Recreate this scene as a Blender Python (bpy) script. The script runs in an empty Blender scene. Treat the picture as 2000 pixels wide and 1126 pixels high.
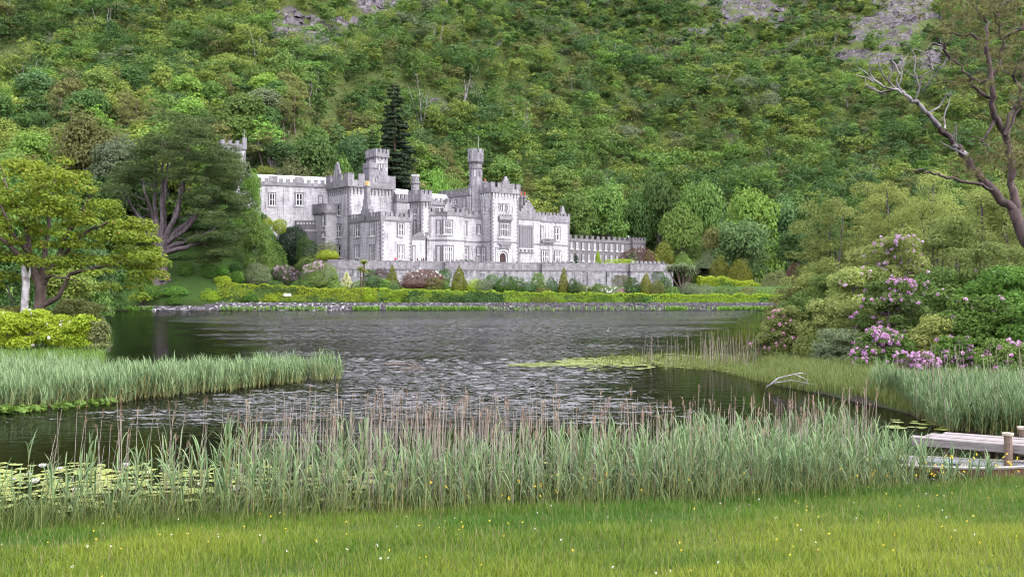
import bpy, math, numpy as np
from mathutils import Vector, Matrix
C = bpy.context
SC = C.scene
COL = SC.collection
R = math.radians

# ------------------------------------------------------------------ camera, light, exposure
F, EYE, HY, CX = 1944.0, 3.6, 570.0, 1000.0          # focal length in photo pixels, eye height (m), horizon row, centre column
cam = bpy.data.cameras.new('camera')
cam.sensor_width = 36.0
cam.lens = 36.0 * F / 2000.0
cam.shift_y = (HY - 563.0) / 2000.0
cam.clip_start, cam.clip_end = 0.1, 5000
co = bpy.data.objects.new('camera', cam)
COL.objects.link(co)
co.location = (0, 0, EYE)
co.rotation_euler = (R(90), 0, 0)
SC.camera = co

SUN_EL, SUN_AZ = 48.0, 118.0                          # azimuth clockwise from the viewing direction (+Y)
sd = Vector((math.sin(R(SUN_AZ)) * math.cos(R(SUN_EL)), math.cos(R(SUN_AZ)) * math.cos(R(SUN_EL)), math.sin(R(SUN_EL))))
sun = bpy.data.lights.new('sun', 'SUN')
sun.energy, sun.angle, sun.color = 4.0, R(12), (1.0, 0.965, 0.92)
so = bpy.data.objects.new('sun', sun)
COL.objects.link(so)
so.rotation_euler = sd.to_track_quat('Z', 'Y').to_euler()

W = bpy.data.worlds.new('World')
SC.world = W
W.use_nodes = True
nt = W.node_tree
bg = nt.nodes['Background']
sky = nt.nodes.new('ShaderNodeTexSky')
sky.sky_type = 'NISHITA'
sky.sun_disc = False
sky.sun_elevation, sky.sun_rotation = R(SUN_EL), R(SUN_AZ)
sky.air_density, sky.dust_density, sky.ozone_density = 1.0, 4.0, 1.0
grey = nt.nodes.new('ShaderNodeHueSaturation')
grey.inputs['Saturation'].default_value = 0.25           # high thin overcast
nt.links.new(sky.outputs['Color'], grey.inputs['Color'])
veil = nt.nodes.new('ShaderNodeMix')
veil.data_type = 'RGBA'
veil.inputs[0].default_value = 0.6
veil.inputs[7].default_value = (4.5, 4.4, 5.1, 1)        # even cloud layer
nt.links.new(grey.outputs['Color'], veil.inputs[6])
nt.links.new(veil.outputs[2], bg.inputs['Color'])
bg.inputs['Strength'].default_value = 0.15

vs = SC.view_settings
SC.display_settings.display_device = 'sRGB'
vs.view_transform, vs.look, vs.exposure, vs.gamma = 'Standard', 'None', 2.45, 1.0
cy = SC.cycles
cy.max_bounces, cy.diffuse_bounces, cy.glossy_bounces, cy.transmission_bounces, cy.transparent_max_bounces = 6, 3, 2, 3, 4
cy.use_denoising = True
cy.filter_width = 1.05
cy.caustics_reflective = cy.caustics_refractive = False

# ------------------------------------------------------------------ helpers
RNG = np.random.default_rng


class Geo:
    """collects vertices and faces of one mesh"""
    def __init__(s):
        s.v, s.f, s.m, s.a, s.n = [], [], [], [], 0

    def add(s, v, f, mat=0, var=None):
        v = np.asarray(v, float).reshape(-1, 3)
        f = np.asarray(f, int)
        if len(f) == 0:
            return
        s.v.append(v)
        s.f.append(f + s.n)
        s.n += len(v)
        k = len(f)
        s.m.append(np.full(k, mat, int) if np.isscalar(mat) else np.asarray(mat, int))
        s.a.append(np.full(k, 0.5) if var is None else (np.full(k, var) if np.isscalar(var) else np.asarray(var, float)))

    def mesh(s, name, mats, smooth=False):
        me = bpy.data.meshes.new(name)
        v = np.concatenate(s.v)
        me.vertices.add(len(v))
        me.vertices.foreach_set('co', v.astype(np.float32).ravel())
        tot = np.concatenate([np.full(len(f), f.shape[1]) for f in s.f])
        idx = np.concatenate([f.ravel() for f in s.f])
        me.loops.add(len(idx))
        me.loops.foreach_set('vertex_index', idx.astype(np.int32))
        me.polygons.add(len(tot))
        st = np.concatenate([[0], np.cumsum(tot)[:-1]])
        me.polygons.foreach_set('loop_start', st.astype(np.int32))
        me.polygons.foreach_set('material_index', np.concatenate(s.m).astype(np.int32))
        me.polygons.foreach_set('use_smooth', np.full(len(tot), smooth))
        at = me.attributes.new('var', 'FLOAT', 'FACE')
        at.data.foreach_set('value', np.concatenate(s.a).astype(np.float32))
        me.update(calc_edges=True)
        for m in mats if isinstance(mats, (list, tuple)) else [mats]:
            me.materials.append(m)
        return me

    def build(s, name, mats, parent=None, smooth=False, loc=None):
        return link(name, s.mesh(name, mats, smooth), parent, loc)


def link(name, data, parent=None, loc=None, rz=0.0, scale=None):
    o = bpy.data.objects.new(name, data)
    COL.objects.link(o)
    if parent is not None:
        o.parent = parent
    if loc is not None:
        o.location = loc
    if rz:
        o.rotation_euler = (0, 0, rz)
    if scale is not None:
        o.scale = scale if hasattr(scale, '__len__') else (scale,) * 3
    return o


def tag(o, label=None, cat=None, group=None, kind=None):
    for k, val in (('label', label), ('category', cat), ('group', group), ('kind', kind)):
        if val:
            o[k] = val
    return o


def nrm(a):
    return a / np.maximum(np.linalg.norm(a, axis=-1, keepdims=True), 1e-9)


def sstep(a, b, x):
    t = np.clip((x - a) / (b - a), 0, 1)
    return t * t * (3 - 2 * t)


def _hash(ix, iy, seed):
    h = np.sin(ix * 127.1 + iy * 311.7 + seed * 74.7) * 43758.5453
    return h - np.floor(h)


def vnoise(x, y, seed=0):
    ix, iy = np.floor(x), np.floor(y)
    fx, fy = x - ix, y - iy
    fx, fy = fx * fx * (3 - 2 * fx), fy * fy * (3 - 2 * fy)
    a, b = _hash(ix, iy, seed), _hash(ix + 1, iy, seed)
    c, d = _hash(ix, iy + 1, seed), _hash(ix + 1, iy + 1, seed)
    return (a * (1 - fx) + b * fx) * (1 - fy) + (c * (1 - fx) + d * fx) * fy


def fbm(x, y, seed=0, o=4):
    t, am, s = 0, 0.5, 0
    for k in range(o):
        t = t + am * vnoise(x * 2 ** k, y * 2 ** k, seed + k * 13)
        s += am
        am *= 0.5
    return t / s


def X_at(px, Y):
    return (px - CX) / F * Y


def Z_at(py, Y):
    return EYE + (HY - py) / F * Y


def tube(g, pts, rad, sides=6, mat=0, var=0.5):
    pts = np.asarray(pts, float)
    rad = np.broadcast_to(np.asarray(rad, float), (len(pts),))
    d = nrm(np.gradient(pts, axis=0))
    ref = np.array([0.13, 0.31, 0.94]) if abs(d[0][2]) < 0.9 else np.array([0.95, 0.2, 0.1])
    n1 = nrm(np.cross(d, ref))
    n2 = np.cross(d, n1)
    an = np.linspace(0, 2 * math.pi, sides, endpoint=False)
    v = (pts[:, None, :] + rad[:, None, None] * (np.cos(an)[None, :, None] * n1[:, None, :] + np.sin(an)[None, :, None] * n2[:, None, :])).reshape(-1, 3)
    k = len(pts)
    i, j = np.meshgrid(np.arange(k - 1), np.arange(sides), indexing='ij')
    j2 = (j + 1) % sides
    q = np.stack([i * sides + j, i * sides + j2, (i + 1) * sides + j2, (i + 1) * sides + j], -1).reshape(-1, 4)
    g.add(v, q, mat, var)
    g.add(v[-sides:], [list(range(sides))], mat, var)


def curve(p0, p1, bend, n=5):
    """points from p0 to p1 bowed by the vector bend"""
    t = np.linspace(0, 1, n)[:, None]
    return np.asarray(p0) * (1 - t) + np.asarray(p1) * t + np.asarray(bend) * (4 * t * (1 - t))


def leaves(g, P, N, size, aspect, rng, mat=0, var=None):
    """one diamond-shaped leaf per point"""
    n = len(P)
    N = nrm(N)
    t = nrm(np.cross(N, rng.normal(size=(n, 3))))
    b = np.cross(N, t)
    L = (size * 0.5)[:, None] if hasattr(size, '__len__') else size * 0.5
    fold = N * L * 0.25
    v = np.stack([P - t * L, P + b * L * aspect + fold, P + t * L, P - b * L * aspect + fold], 1).reshape(-1, 3)
    q = np.arange(4 * n).reshape(n, 4)
    g.add(v, q, mat, rng.random(n) if var is None else var)


def clump_points(clumps, dens, rng, low=-0.35, up=0.45, jit=0.4):
    """leaf positions and normals over the clumps (x, y, z, radius, flatness)"""
    Ps, Ns, Vs = [], [], []
    for c in clumps:
        x, y, z, r, fl = c
        n = max(12, int(dens * r * r * (0.45 + 0.55 * fl)))
        d = nrm(rng.normal(size=(n * 2, 3)))
        d = d[d[:, 2] > low][:n]
        k = len(d)
        rr = r * (0.62 + 0.42 * rng.random(k))
        Ps.append(np.array([x, y, z]) + d * rr[:, None] * np.array([1, 1, fl]))
        Ns.append(d * np.array([1, 1, 1 / fl]) + np.array([0, 0, up]) + jit * rng.normal(size=(k, 3)))
        Vs.append(np.clip(0.6 * rng.random() + 0.4 * rng.random(k), 0, 1))
    return np.concatenate(Ps), np.concatenate(Ns), np.concatenate(Vs)


def blades(g, base, az, L, th0, th1, w, K=4, mat=0, var=None, rng=None, tip=0.05):
    """curved tapering blades; th = angle from the vertical at the foot and at the tip"""
    n = len(base)
    L, th0, th1, w = (np.broadcast_to(np.asarray(q, float), (n,)) for q in (L, th0, th1, w))
    dirh = np.stack([np.cos(az), np.sin(az), np.zeros(n)], 1)
    side = np.stack([-np.sin(az), np.cos(az), np.zeros(n)], 1)
    prof = np.interp(np.linspace(0, 1, K + 1), [0, 0.35, 0.75, 1], [0.7, 1, 0.65, tip])
    p = np.array(base, float)
    rows = []
    for k in range(K + 1):
        rows.append(np.stack([p - side * (w * prof[k] * 0.5)[:, None], p + side * (w * prof[k] * 0.5)[:, None]], 1))
        th = th0 + (th1 - th0) * ((k + 0.5) / K) ** 1.4
        p = p + (dirh * np.sin(th)[:, None] + np.array([0, 0, 1.0]) * np.cos(th)[:, None]) * (L / K)[:, None]
    v = np.stack(rows, 1).reshape(n, -1, 3)
    m = 2 * (K + 1)
    q = np.array([[2 * k, 2 * k + 1, 2 * k + 3, 2 * k + 2] for k in range(K)])
    f = (np.arange(n)[:, None, None] * m + q[None]).reshape(-1, 4)
    va = rng.random(n) if var is None else np.broadcast_to(var, (n,))
    g.add(v.reshape(-1, 3), f, mat, np.repeat(va, K))


def stalks(g, base, top, r, mat=0, var=None, rng=None):
    """three-sided straight stems"""
    n = len(base)
    an = np.array([0, 2.094, 4.189])
    ring = np.stack([np.cos(an), np.sin(an), np.zeros(3)], 1)
    r = np.broadcast_to(np.asarray(r, float), (n,))
    v = np.concatenate([base[:, None] + ring[None] * r[:, None, None], top[:, None] + ring[None] * (r * 0.6)[:, None, None]], 1)
    q = np.array([[0, 1, 4, 3], [1, 2, 5, 4], [2, 0, 3, 5]])
    f = (np.arange(n)[:, None, None] * 6 + q[None]).reshape(-1, 4)
    va = rng.random(n) if var is None else np.broadcast_to(var, (n,))
    g.add(v.reshape(-1, 3), f, mat, np.repeat(va, 3))


def obox(g, o, t, n, s, d, z, mat=0):
    """box in a wall frame: origin o (x,y), along t, outward n, height z"""
    o, t, n = (np.asarray(q, float) for q in (o, t, n))
    v = []
    for zz in z:
        for ss, dd in ((s[0], d[0]), (s[1], d[0]), (s[1], d[1]), (s[0], d[1])):
            p = o + t * ss + n * dd
            v.append((p[0], p[1], zz))
    f = [[0, 1, 2, 3], [4, 7, 6, 5], [0, 4, 5, 1], [1, 5, 6, 2], [2, 6, 7, 3], [3, 7, 4, 0]]
    g.add(v, f, mat)


def box(g, x, y, z, mat=0):
    obox(g, (0, 0), (1, 0), (0, 1), x, y, z, mat)


def prism(g, cx, cy, r0, r1, z0, z1, n=8, mat=0, rot=None, cap=True):
    rot = math.pi / n if rot is None else rot
    an = np.arange(n) * 2 * math.pi / n + rot
    v = np.concatenate([np.stack([cx + r * np.cos(an), cy + r * np.sin(an), np.full(n, z)], 1) for r, z in ((r0, z0), (r1, z1))])
    g.add(v, [[i, (i + 1) % n, n + (i + 1) % n, n + i] for i in range(n)], mat)
    if cap:
        g.add(v[n:], [list(range(n))], mat)
        g.add(v[:n], [list(range(n))[::-1]], mat)


# ------------------------------------------------------------------ materials
def mat(name):
    m = bpy.data.materials.new(name)
    m.use_nodes = True
    t = m.node_tree
    p = t.nodes['Principled BSDF']
    p.inputs['Roughness'].default_value = 0.8
    p.inputs['Specular IOR Level'].default_value = 0.25
    return m, t, p


def N(t, kind, **kw):
    n = t.nodes.new(kind)
    for k, val in kw.items():
        if k in n.inputs.keys():
            n.inputs[k].default_value = val
        else:
            setattr(n, k, val)
    return n


def mix(t, fac, a, b, mode='MIX'):
    n = t.nodes.new('ShaderNodeMix')
    n.data_type, n.blend_type = 'RGBA', mode
    for sock, val in ((n.inputs[0], fac), (n.inputs[6], a), (n.inputs[7], b)):
        if hasattr(val, 'links'):
            t.links.new(val, sock)
        elif isinstance(val, (int, float)):
            sock.default_value = val
        else:
            sock.default_value = (*val, 1)
    return n.outputs[2]


def mrange(t, val, a, b, c=0.0, d=1.0):
    n = t.nodes.new('ShaderNodeMapRange')
    n.inputs[1].default_value, n.inputs[2].default_value, n.inputs[3].default_value, n.inputs[4].default_value = a, b, c, d
    t.links.new(val, n.inputs[0])
    return n.outputs[0]


def math_(t, op, a, b=None):
    n = t.nodes.new('ShaderNodeMath')
    n.operation = op
    for sock, val in ((n.inputs[0], a), (n.inputs[1], b)):
        if val is None:
            continue
        if hasattr(val, 'links'):
            t.links.new(val, sock)
        else:
            sock.default_value = val
    return n.outputs[0]


def coords(t, scale=(1, 1, 1), world=False):
    if world:
        s = N(t, 'ShaderNodeNewGeometry').outputs['Position']
    else:
        s = N(t, 'ShaderNodeTexCoord').outputs['Object']
    m = N(t, 'ShaderNodeMapping')
    m.inputs['Scale'].default_value = scale
    t.links.new(s, m.inputs['Vector'])
    return m.outputs[0]


def noise(t, vec, scale, detail=4, rough=0.55):
    n = N(t, 'ShaderNodeTexNoise', Scale=scale, Detail=detail, Roughness=rough)
    t.links.new(vec, n.inputs['Vector'])
    return n.outputs['Fac']


def foliage(name, a, b, transl=0.38, hue=0.012, val=0.28, rough=0.55):
    """leaf material: two leaf colours mixed leaf by leaf, each plant slightly different"""
    m, t, p = mat(name)
    at = N(t, 'ShaderNodeAttribute', attribute_name='var')
    oi = N(t, 'ShaderNodeObjectInfo')
    c = mix(t, at.outputs['Fac'], a, b)
    hs = N(t, 'ShaderNodeHueSaturation')
    t.links.new(mrange(t, oi.outputs['Random'], 0, 1, 0.5 - hue, 0.5 + hue), hs.inputs['Hue'])
    r2 = math_(t, 'FRACT', math_(t, 'MULTIPLY', oi.outputs['Random'], 17.37))
    t.links.new(mrange(t, r2, 0, 1, 1 - val, 1 + val), hs.inputs['Value'])
    t.links.new(c, hs.inputs['Color'])
    t.links.new(hs.outputs[0], p.inputs['Base Color'])
    p.inputs['Roughness'].default_value = rough
    tr = N(t, 'ShaderNodeBsdfTranslucent')
    t.links.new(hs.outputs[0], tr.inputs['Color'])
    ms = N(t, 'ShaderNodeMixShader')
    ms.inputs[0].default_value = transl
    t.links.new(p.outputs[0], ms.inputs[1])
    t.links.new(tr.outputs[0], ms.inputs[2])
    t.links.new(ms.outputs[0], t.nodes['Material Output'].inputs['Surface'])
    return m


def bark(name, a, b, scale=3.0, zs=0.3):
    m, t, p = mat(name)
    n = noise(t, coords(t, (1, 1, zs)), scale, 5)
    t.links.new(mix(t, mrange(t, n, 0.35, 0.65), a, b), p.inputs['Base Color'])
    bp = N(t, 'ShaderNodeBump', Strength=0.6, Distance=0.05)
    t.links.new(n, bp.inputs['Height'])
    t.links.new(bp.outputs[0], p.inputs['Normal'])
    return m


def stone(name, c1, c2, stain, stain_amt, bw=1.0, bh=0.36, mortar=(0.2, 0.19, 0.2), scale=1.0):
    m, t, p = mat(name)
    tc = N(t, 'ShaderNodeTexCoord')
    sx = N(t, 'ShaderNodeSeparateXYZ')
    t.links.new(tc.outputs['Object'], sx.inputs[0])
    cx = N(t, 'ShaderNodeCombineXYZ')
    t.links.new(math_(t, 'ADD', sx.outputs[0], sx.outputs[1]), cx.inputs[0])
    t.links.new(sx.outputs[2], cx.inputs[1])
    br = N(t, 'ShaderNodeTexBrick')
    br.inputs['Scale'].default_value = scale
    br.inputs['Brick Width'].default_value, br.inputs['Row Height'].default_value = bw, bh
    br.inputs['Mortar Size'].default_value = 0.02
    br.inputs['Mortar Smooth'].default_value = 0.6
    br.inputs['Bias'].default_value = 0.1
    br.inputs['Color1'].default_value, br.inputs['Color2'].default_value, br.inputs['Mortar'].default_value = (*c1, 1), (*c2, 1), (*mortar, 1)
    t.links.new(cx.outputs[0], br.inputs['Vector'])
    streak = noise(t, coords(t, (1.3, 1.3, 0.16)), 0.9, 5, 0.65)
    blot = noise(t, coords(t), 0.35, 5, 0.7)
    f = math_(t, 'MULTIPLY', mrange(t, streak, 0.42, 0.66), mrange(t, blot, 0.35, 0.62))
    f2 = math_(t, 'MULTIPLY', f, stain_amt)
    fine = noise(t, coords(t), 2.6, 4, 0.7)
    c = mix(t, f2, br.outputs['Color'], stain)
    c = mix(t, math_(t, 'MULTIPLY', mrange(t, fine, 0.5, 0.72), 0.6), c, stain)
    t.links.new(c, p.inputs['Base Color'])
    bp = N(t, 'ShaderNodeBump', Strength=0.5, Distance=0.04)
    t.links.new(fine, bp.inputs['Height'])
    t.links.new(bp.outputs[0], p.inputs['Normal'])
    p.inputs['Roughness'].default_value = 0.9
    return m


def plain(name, c, rough=0.7, c2=None, scale=4.0, world=False):
    m, t, p = mat(name)
    n = noise(t, coords(t, world=world), scale, 4)
    c2 = c2 or tuple(q * 0.7 for q in c)
    t.links.new(mix(t, mrange(t, n, 0.35, 0.65), c2, c), p.inputs['Base Color'])
    p.inputs['Roughness'].default_value = rough
    return m


M = {}
M['limestone'] = stone('limestone', (0.52, 0.505, 0.52), (0.42, 0.405, 0.42), (0.15, 0.14, 0.15), 1.15)
M['rear_stone'] = stone('rear_stone', (0.47, 0.45, 0.46), (0.36, 0.345, 0.35), (0.17, 0.16, 0.165), 0.95)
M['weathered'] = stone('weathered_stone', (0.19, 0.178, 0.19), (0.125, 0.115, 0.125), (0.36, 0.35, 0.36), 0.8)
M['trim'] = stone('trim_stone', (0.20, 0.19, 0.20), (0.15, 0.14, 0.15), (0.13, 0.12, 0.13), 0.7, 0.6, 0.5)
M['pale_trim'] = stone('pale_trim_stone', (0.60, 0.59, 0.60), (0.52, 0.51, 0.52), (0.3, 0.29, 0.3), 0.6, 0.6, 0.5)
M['wing_stone'] = stone('wing_stone', (0.19, 0.178, 0.175), (0.14, 0.132, 0.132), (0.08, 0.076, 0.076), 0.8)
M['terrace_stone'] = stone('terrace_stone', (0.35, 0.335, 0.34), (0.22, 0.21, 0.215), (0.07, 0.078, 0.085), 1.3, 0.8, 0.4)
M['dark_stone'] = stone('dark_stone', (0.12, 0.11, 0.12), (0.08, 0.075, 0.08), (0.2, 0.2, 0.2), 0.6)
M['slate'] = plain('slate', (0.42, 0.42, 0.45), 0.45, (0.34, 0.34, 0.37))
M['white_paint'] = plain('white_paint', (0.72, 0.71, 0.72), 0.5, (0.62, 0.61, 0.62))
M['red_clay'] = plain('red_clay', (0.38, 0.12, 0.07), 0.7)
M['yellow_clay'] = plain('yellow_clay', (0.62, 0.42, 0.16), 0.7)
M['door_void'] = plain('door_wood', (0.05, 0.025, 0.022), 0.6)
m, t, p = mat('window_glass')
p.inputs['Base Color'].default_value = (0.014, 0.012, 0.016, 1)
p.inputs['Roughness'].default_value = 0.15
p.inputs['Specular IOR Level'].default_value = 0.2
M['glass'] = m
m, t, p = mat('curtained_glass')
n = noise(t, coords(t, (2.5, 2.5, 0.1)), 1.6, 2)
t.links.new(mix(t, mrange(t, n, 0.4, 0.6), (0.035, 0.033, 0.036), (0.24, 0.235, 0.245)), p.inputs['Base Color'])
p.inputs['Roughness'].default_value = 0.3
M['curtain'] = m
m, t, p = mat('leaded_glass')
n = N(t, 'ShaderNodeTexChecker', Scale=4.0)
t.links.new(coords(t), n.inputs['Vector'])
t.links.new(mix(t, n.outputs['Fac'], (0.13, 0.13, 0.14), (0.2, 0.2, 0.21)), p.inputs['Base Color'])
p.inputs['Roughness'].default_value = 0.35
M['leaded'] = m

G_ = {}
G_['deep green'] = foliage('leaf_deep_green', (0.0456, 0.102, 0.0215), (0.0912, 0.174, 0.0376))
G_['mid green'] = foliage('leaf_mid_green', (0.0964, 0.18, 0.0323), (0.1701, 0.27, 0.0564))
G_['yellow-green'] = foliage('leaf_yellow_green', (0.1663, 0.24, 0.0349), (0.2772, 0.348, 0.0645))
G_['olive'] = foliage('leaf_olive', (0.1313, 0.15, 0.0376), (0.2189, 0.228, 0.0672))
G_['blue-green'] = foliage('leaf_blue_green', (0.066, 0.138, 0.0408), (0.12, 0.204, 0.066))
G_['fresh green'] = foliage('leaf_fresh_green', (0.12, 0.24, 0.0312), (0.216, 0.36, 0.06))
G_['brownish green'] = foliage('leaf_brown_green', (0.1184, 0.144, 0.047), (0.2008, 0.216, 0.0806))
G_['grey-green'] = foliage('leaf_grey_green', (0.126, 0.165, 0.0728), (0.207, 0.25, 0.1288))
G_['needle dark'] = foliage('needle_dark', (0.022, 0.045, 0.020), (0.045, 0.075, 0.030), 0.15)
TINTS = ['deep green', 'mid green', 'yellow-green', 'olive', 'blue-green', 'fresh green', 'brownish green', 'grey-green']
B_ = {}
B_['grey'] = bark('bark_grey', (0.10, 0.085, 0.08), (0.24, 0.21, 0.20))
B_['brown'] = bark('bark_brown', (0.07, 0.05, 0.04), (0.15, 0.11, 0.09))
B_['pine'] = bark('bark_pine', (0.035, 0.026, 0.026), (0.115, 0.078, 0.07), 4.0)
B_['dead'] = bark('bark_dead_wood', (0.08, 0.07, 0.07), (0.34, 0.31, 0.31), 2.5)
B_['purple'] = bark('bark_purple_grey', (0.05, 0.04, 0.042), (0.15, 0.12, 0.125))

# ------------------------------------------------------------------ ground, lake
WATER = np.array([(-60, 10.5), (-16, 13.2), (-7.4, 14.8), (0, 16), (5, 17), (8.2, 18.2), (12.5, 18.9), (14, 22), (11.6, 26), (11.8, 30),
                  (11.2, 34), (10.2, 38.9), (12.6, 52), (17, 62), (54, 197), (-40, 196), (-74, 197), (-78, 188), (-42, 104), (-24.3, 60), (-23.4, 55),
                  (-24, 51), (-25, 45), (-30, 36), (-60, 30)], float)


def shore(X, Y):
    """signed distance to the lake's edge, positive on land"""
    X, Y = np.asarray(X, float), np.asarray(Y, float)
    best = np.full(X.shape, 1e9)
    ins = np.zeros(X.shape, bool)
    n = len(WATER)
    for i in range(n):
        (x0, y0), (x1, y1) = WATER[i], WATER[(i + 1) % n]
        dx, dy = x1 - x0, y1 - y0
        tt = np.clip(((X - x0) * dx + (Y - y0) * dy) / (dx * dx + dy * dy), 0, 1)
        best = np.minimum(best, np.hypot(X - x0 - tt * dx, Y - y0 - tt * dy))
        cr = ((y0 > Y) != (y1 > Y)) & (X < (x1 - x0) * (Y - y0) / (y1 - y0 + 1e-12) + x0)
        ins ^= cr
    return np.where(ins, -best, best)


def hill_base(X):
    return 300 + 0.75 * np.clip(X, -80, 62)


def ground(X, Y):
    X, Y = np.asarray(X, float), np.asarray(Y, float)
    d = shore(X, Y)
    near = 1 - sstep(19, 30, Y)
    lo = np.where(d > 0, np.minimum(0.06 + d * 0.3, 0.3) + np.minimum(d, 40) * 0.03, np.maximum(d * 0.3, -1.5))
    nb = np.where(d > 0, 0.1 + 0.122 * np.minimum(d, 30), np.maximum(d * 0.25, -1.5))
    z = lo * (1 - near) + nb * near
    z = z + (fbm(X * 0.8, Y * 0.8, 3, 3) - 0.5) * 0.10 * (d > 0)
    fY = Y - 196
    far = sstep(-1.5, 0.8, fY) * (d > 0)
    zg = 1.45 + 3.4 * sstep(1, 26, fY)
    zl = 1.45 + np.maximum(fY, 0) * 0.475 + 0.8 * (fbm(X * 0.06, Y * 0.06, 7, 3) - 0.5)
    wl = sstep(-49, -66, X)
    zf = zg * (1 - wl) + zl * wl
    s = Y - hill_base(X)
    zh = 10 + 0.60 * np.minimum(s, 420) + 0.08 * np.maximum(s - 420, 0)
    zh = zh + (fbm(X / 70, Y / 70, 11, 4) - 0.5) * 26 * sstep(10, 80, s) + (fbm(X / 17, Y / 17, 5, 3) - 0.5) * 5 * sstep(5, 40, s)
    zf = np.maximum(zf, zh)
    return z * (1 - far) + zf * far


def gz(x, y):
    return float(ground(np.array([x]), np.array([y]))[0])


def ground_at(px, py, y0=196.5, y1=420):
    """where the sight line through a photo pixel meets the ground"""
    Y = np.arange(y0, y1, 0.25)
    X = X_at(px, Y)
    hit = ground(X, Y) >= Z_at(py, Y)
    i = int(np.argmax(hit)) if hit.any() else 0
    return float(X[i]), float(Y[i])


ROCKS = [(620, 8, 150, 26), (575, 52, 60, 38), (735, 18, 60, 26), (1700, 70, 120, 62), (1640, 30, 80, 40), (1470, 30, 95, 34), (1420, 8, 90, 22),
         (1360, 66, 42, 14), (1640, 120, 60, 24), (845, 210, 50, 24), (1760, 30, 80, 50), (1500, 230, 16, 8)]
_r = RNG(9)
ROCKS = ROCKS[1:3] + ROCKS[5:] + [(_r.uniform(1400, 1860), _r.uniform(-5, 140), _r.uniform(14, 60), _r.uniform(7, 28)) for _ in range(26)]
ROCKS = [q for q in ROCKS if q[1] < 60 + (q[0] - 1400) * 0.25 or q[0] < 1390] + [(_r.uniform(470, 800), _r.uniform(-5, 95), _r.uniform(10, 38), _r.uniform(5, 16)) for _ in range(20)]


def rockiness(X, Y, Z):
    px, py = CX + F * X / Y, HY - F * (Z - EYE) / Y
    r = np.zeros(np.shape(X))
    for cx, cy, rx, ry in ROCKS:
        r = np.maximum(r, 1 - np.hypot((px - cx) / rx, (py - cy) / ry))
    return np.clip(r * 2.2, 0, 1)


def axis(parts):
    return np.unique(np.concatenate([np.arange(a, b, s) for a, b, s in parts]).round(3))


ys = axis([(-60, 6, 3), (6, 26, 0.4), (26, 64, 0.8), (64, 190, 3), (190, 262, 0.8), (262, 620, 3), (620, 1300, 9)])
xh = axis([(0, 28, 0.5), (28, 90, 1.4), (90, 240, 3.5), (240, 900, 14)])
xs = np.unique(np.concatenate([-xh, xh]))
GX, GY = np.meshgrid(xs, ys)
GZ = ground(GX, GY)
rk = rockiness(GX, np.maximum(GY, 1), GZ) * (GY > 300)
crag = rk * ((fbm(GX / 9, GY / 9 + GZ / 12, 21, 4) - 0.35) * 9 + (vnoise(GX / 4, GZ / 3, 9) - 0.5) * 2.5)
GZ = GZ + crag
g = Geo()
ny, nx = GX.shape
i, j = np.meshgrid(np.arange(ny - 1), np.arange(nx - 1), indexing='ij')
g.add(np.stack([GX, GY, GZ], -1).reshape(-1, 3), np.stack([i * nx + j, i * nx + j + 1, (i + 1) * nx + j + 1, (i + 1) * nx + j], -1).reshape(-1, 4))
m, t, p = mat('ground')
ca = N(t, 'ShaderNodeAttribute', attribute_name='gcol')
ra = N(t, 'ShaderNodeAttribute', attribute_name='rock')
pw = coords(t, world=True)
n1, n2, n3 = noise(t, pw, 0.9, 6, 0.7), noise(t, pw, 0.12, 5, 0.6), noise(t, pw, 7.0, 4, 0.7)
c = mix(t, mrange(t, n1, 0.3, 0.7), ca.outputs['Color'], (0.5, 0.5, 0.5), 'OVERLAY')
c = mix(t, math_(t, 'MULTIPLY', mrange(t, n3, 0.35, 0.7), 0.5), c, (0.55, 0.6, 0.4), 'MULTIPLY')
rc = mix(t, mrange(t, noise(t, pw, 0.45, 8, 0.75), 0.4, 0.62), (0.055, 0.046, 0.05), (0.20, 0.175, 0.19))
rf = math_(t, 'MULTIPLY', ra.outputs['Fac'], mrange(t, n1, 0.3, 0.5))
rn = noise(t, pw, 0.055, 6, 0.7)
rf = mrange(t, math_(t, 'ADD', math_(t, 'MULTIPLY', ra.outputs['Fac'], 0.45), rn), 0.80, 0.90)
rc = mix(t, mrange(t, noise(t, pw, 0.12, 6, 0.75), 0.42, 0.6), rc, (0.03, 0.026, 0.028))
c = mix(t, math_(t, 'MULTIPLY', rf, mrange(t, noise(t, pw, 0.22, 5, 0.7), 0.42, 0.5)), c, rc)
t.links.new(c, p.inputs['Base Color'])
p.inputs['Roughness'].default_value = 0.95
bp = N(t, 'ShaderNodeBump', Strength=0.8, Distance=0.5)
bp.inputs['Distance'].default_value = 2.2
t.links.new(noise(t, pw, 0.5, 7, 0.7), bp.inputs['Height'])
t.links.new(bp.outputs[0], p.inputs['Normal'])
go = g.build('ground', m, smooth=True)
tag(go, kind='structure')
gc = np.zeros((ny, nx, 4))
gc[..., 3] = 1
d = shore(GX, GY)
meadow, lawn, heath, mud = (np.array(q) for q in ((0.05, 0.095, 0.012), (0.045, 0.095, 0.014), (0.07, 0.098, 0.024), (0.035, 0.028, 0.018)))
wood = np.array((0.08, 0.105, 0.025))
far = sstep(240, 300, GY)[..., None]
gc[..., :3] = meadow
gc[..., :3] = np.where((GY > 60)[..., None], lawn, gc[..., :3])
hv = fbm(GX / 40, GY / 40, 31, 4)[..., None]
gc[..., :3] = gc[..., :3] * (1 - far) + (wood * (1 - sstep(0.35, 0.6, hv)) + heath * sstep(0.35, 0.6, hv)) * far
gc[..., :3] = np.where((d < 0.25)[..., None], mud, gc[..., :3])
at = go.data.attributes.new('gcol', 'FLOAT_COLOR', 'POINT')
at.data.foreach_set('color', gc.astype(np.float32).ravel())
at = go.data.attributes.new('rock', 'FLOAT', 'POINT')
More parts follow.
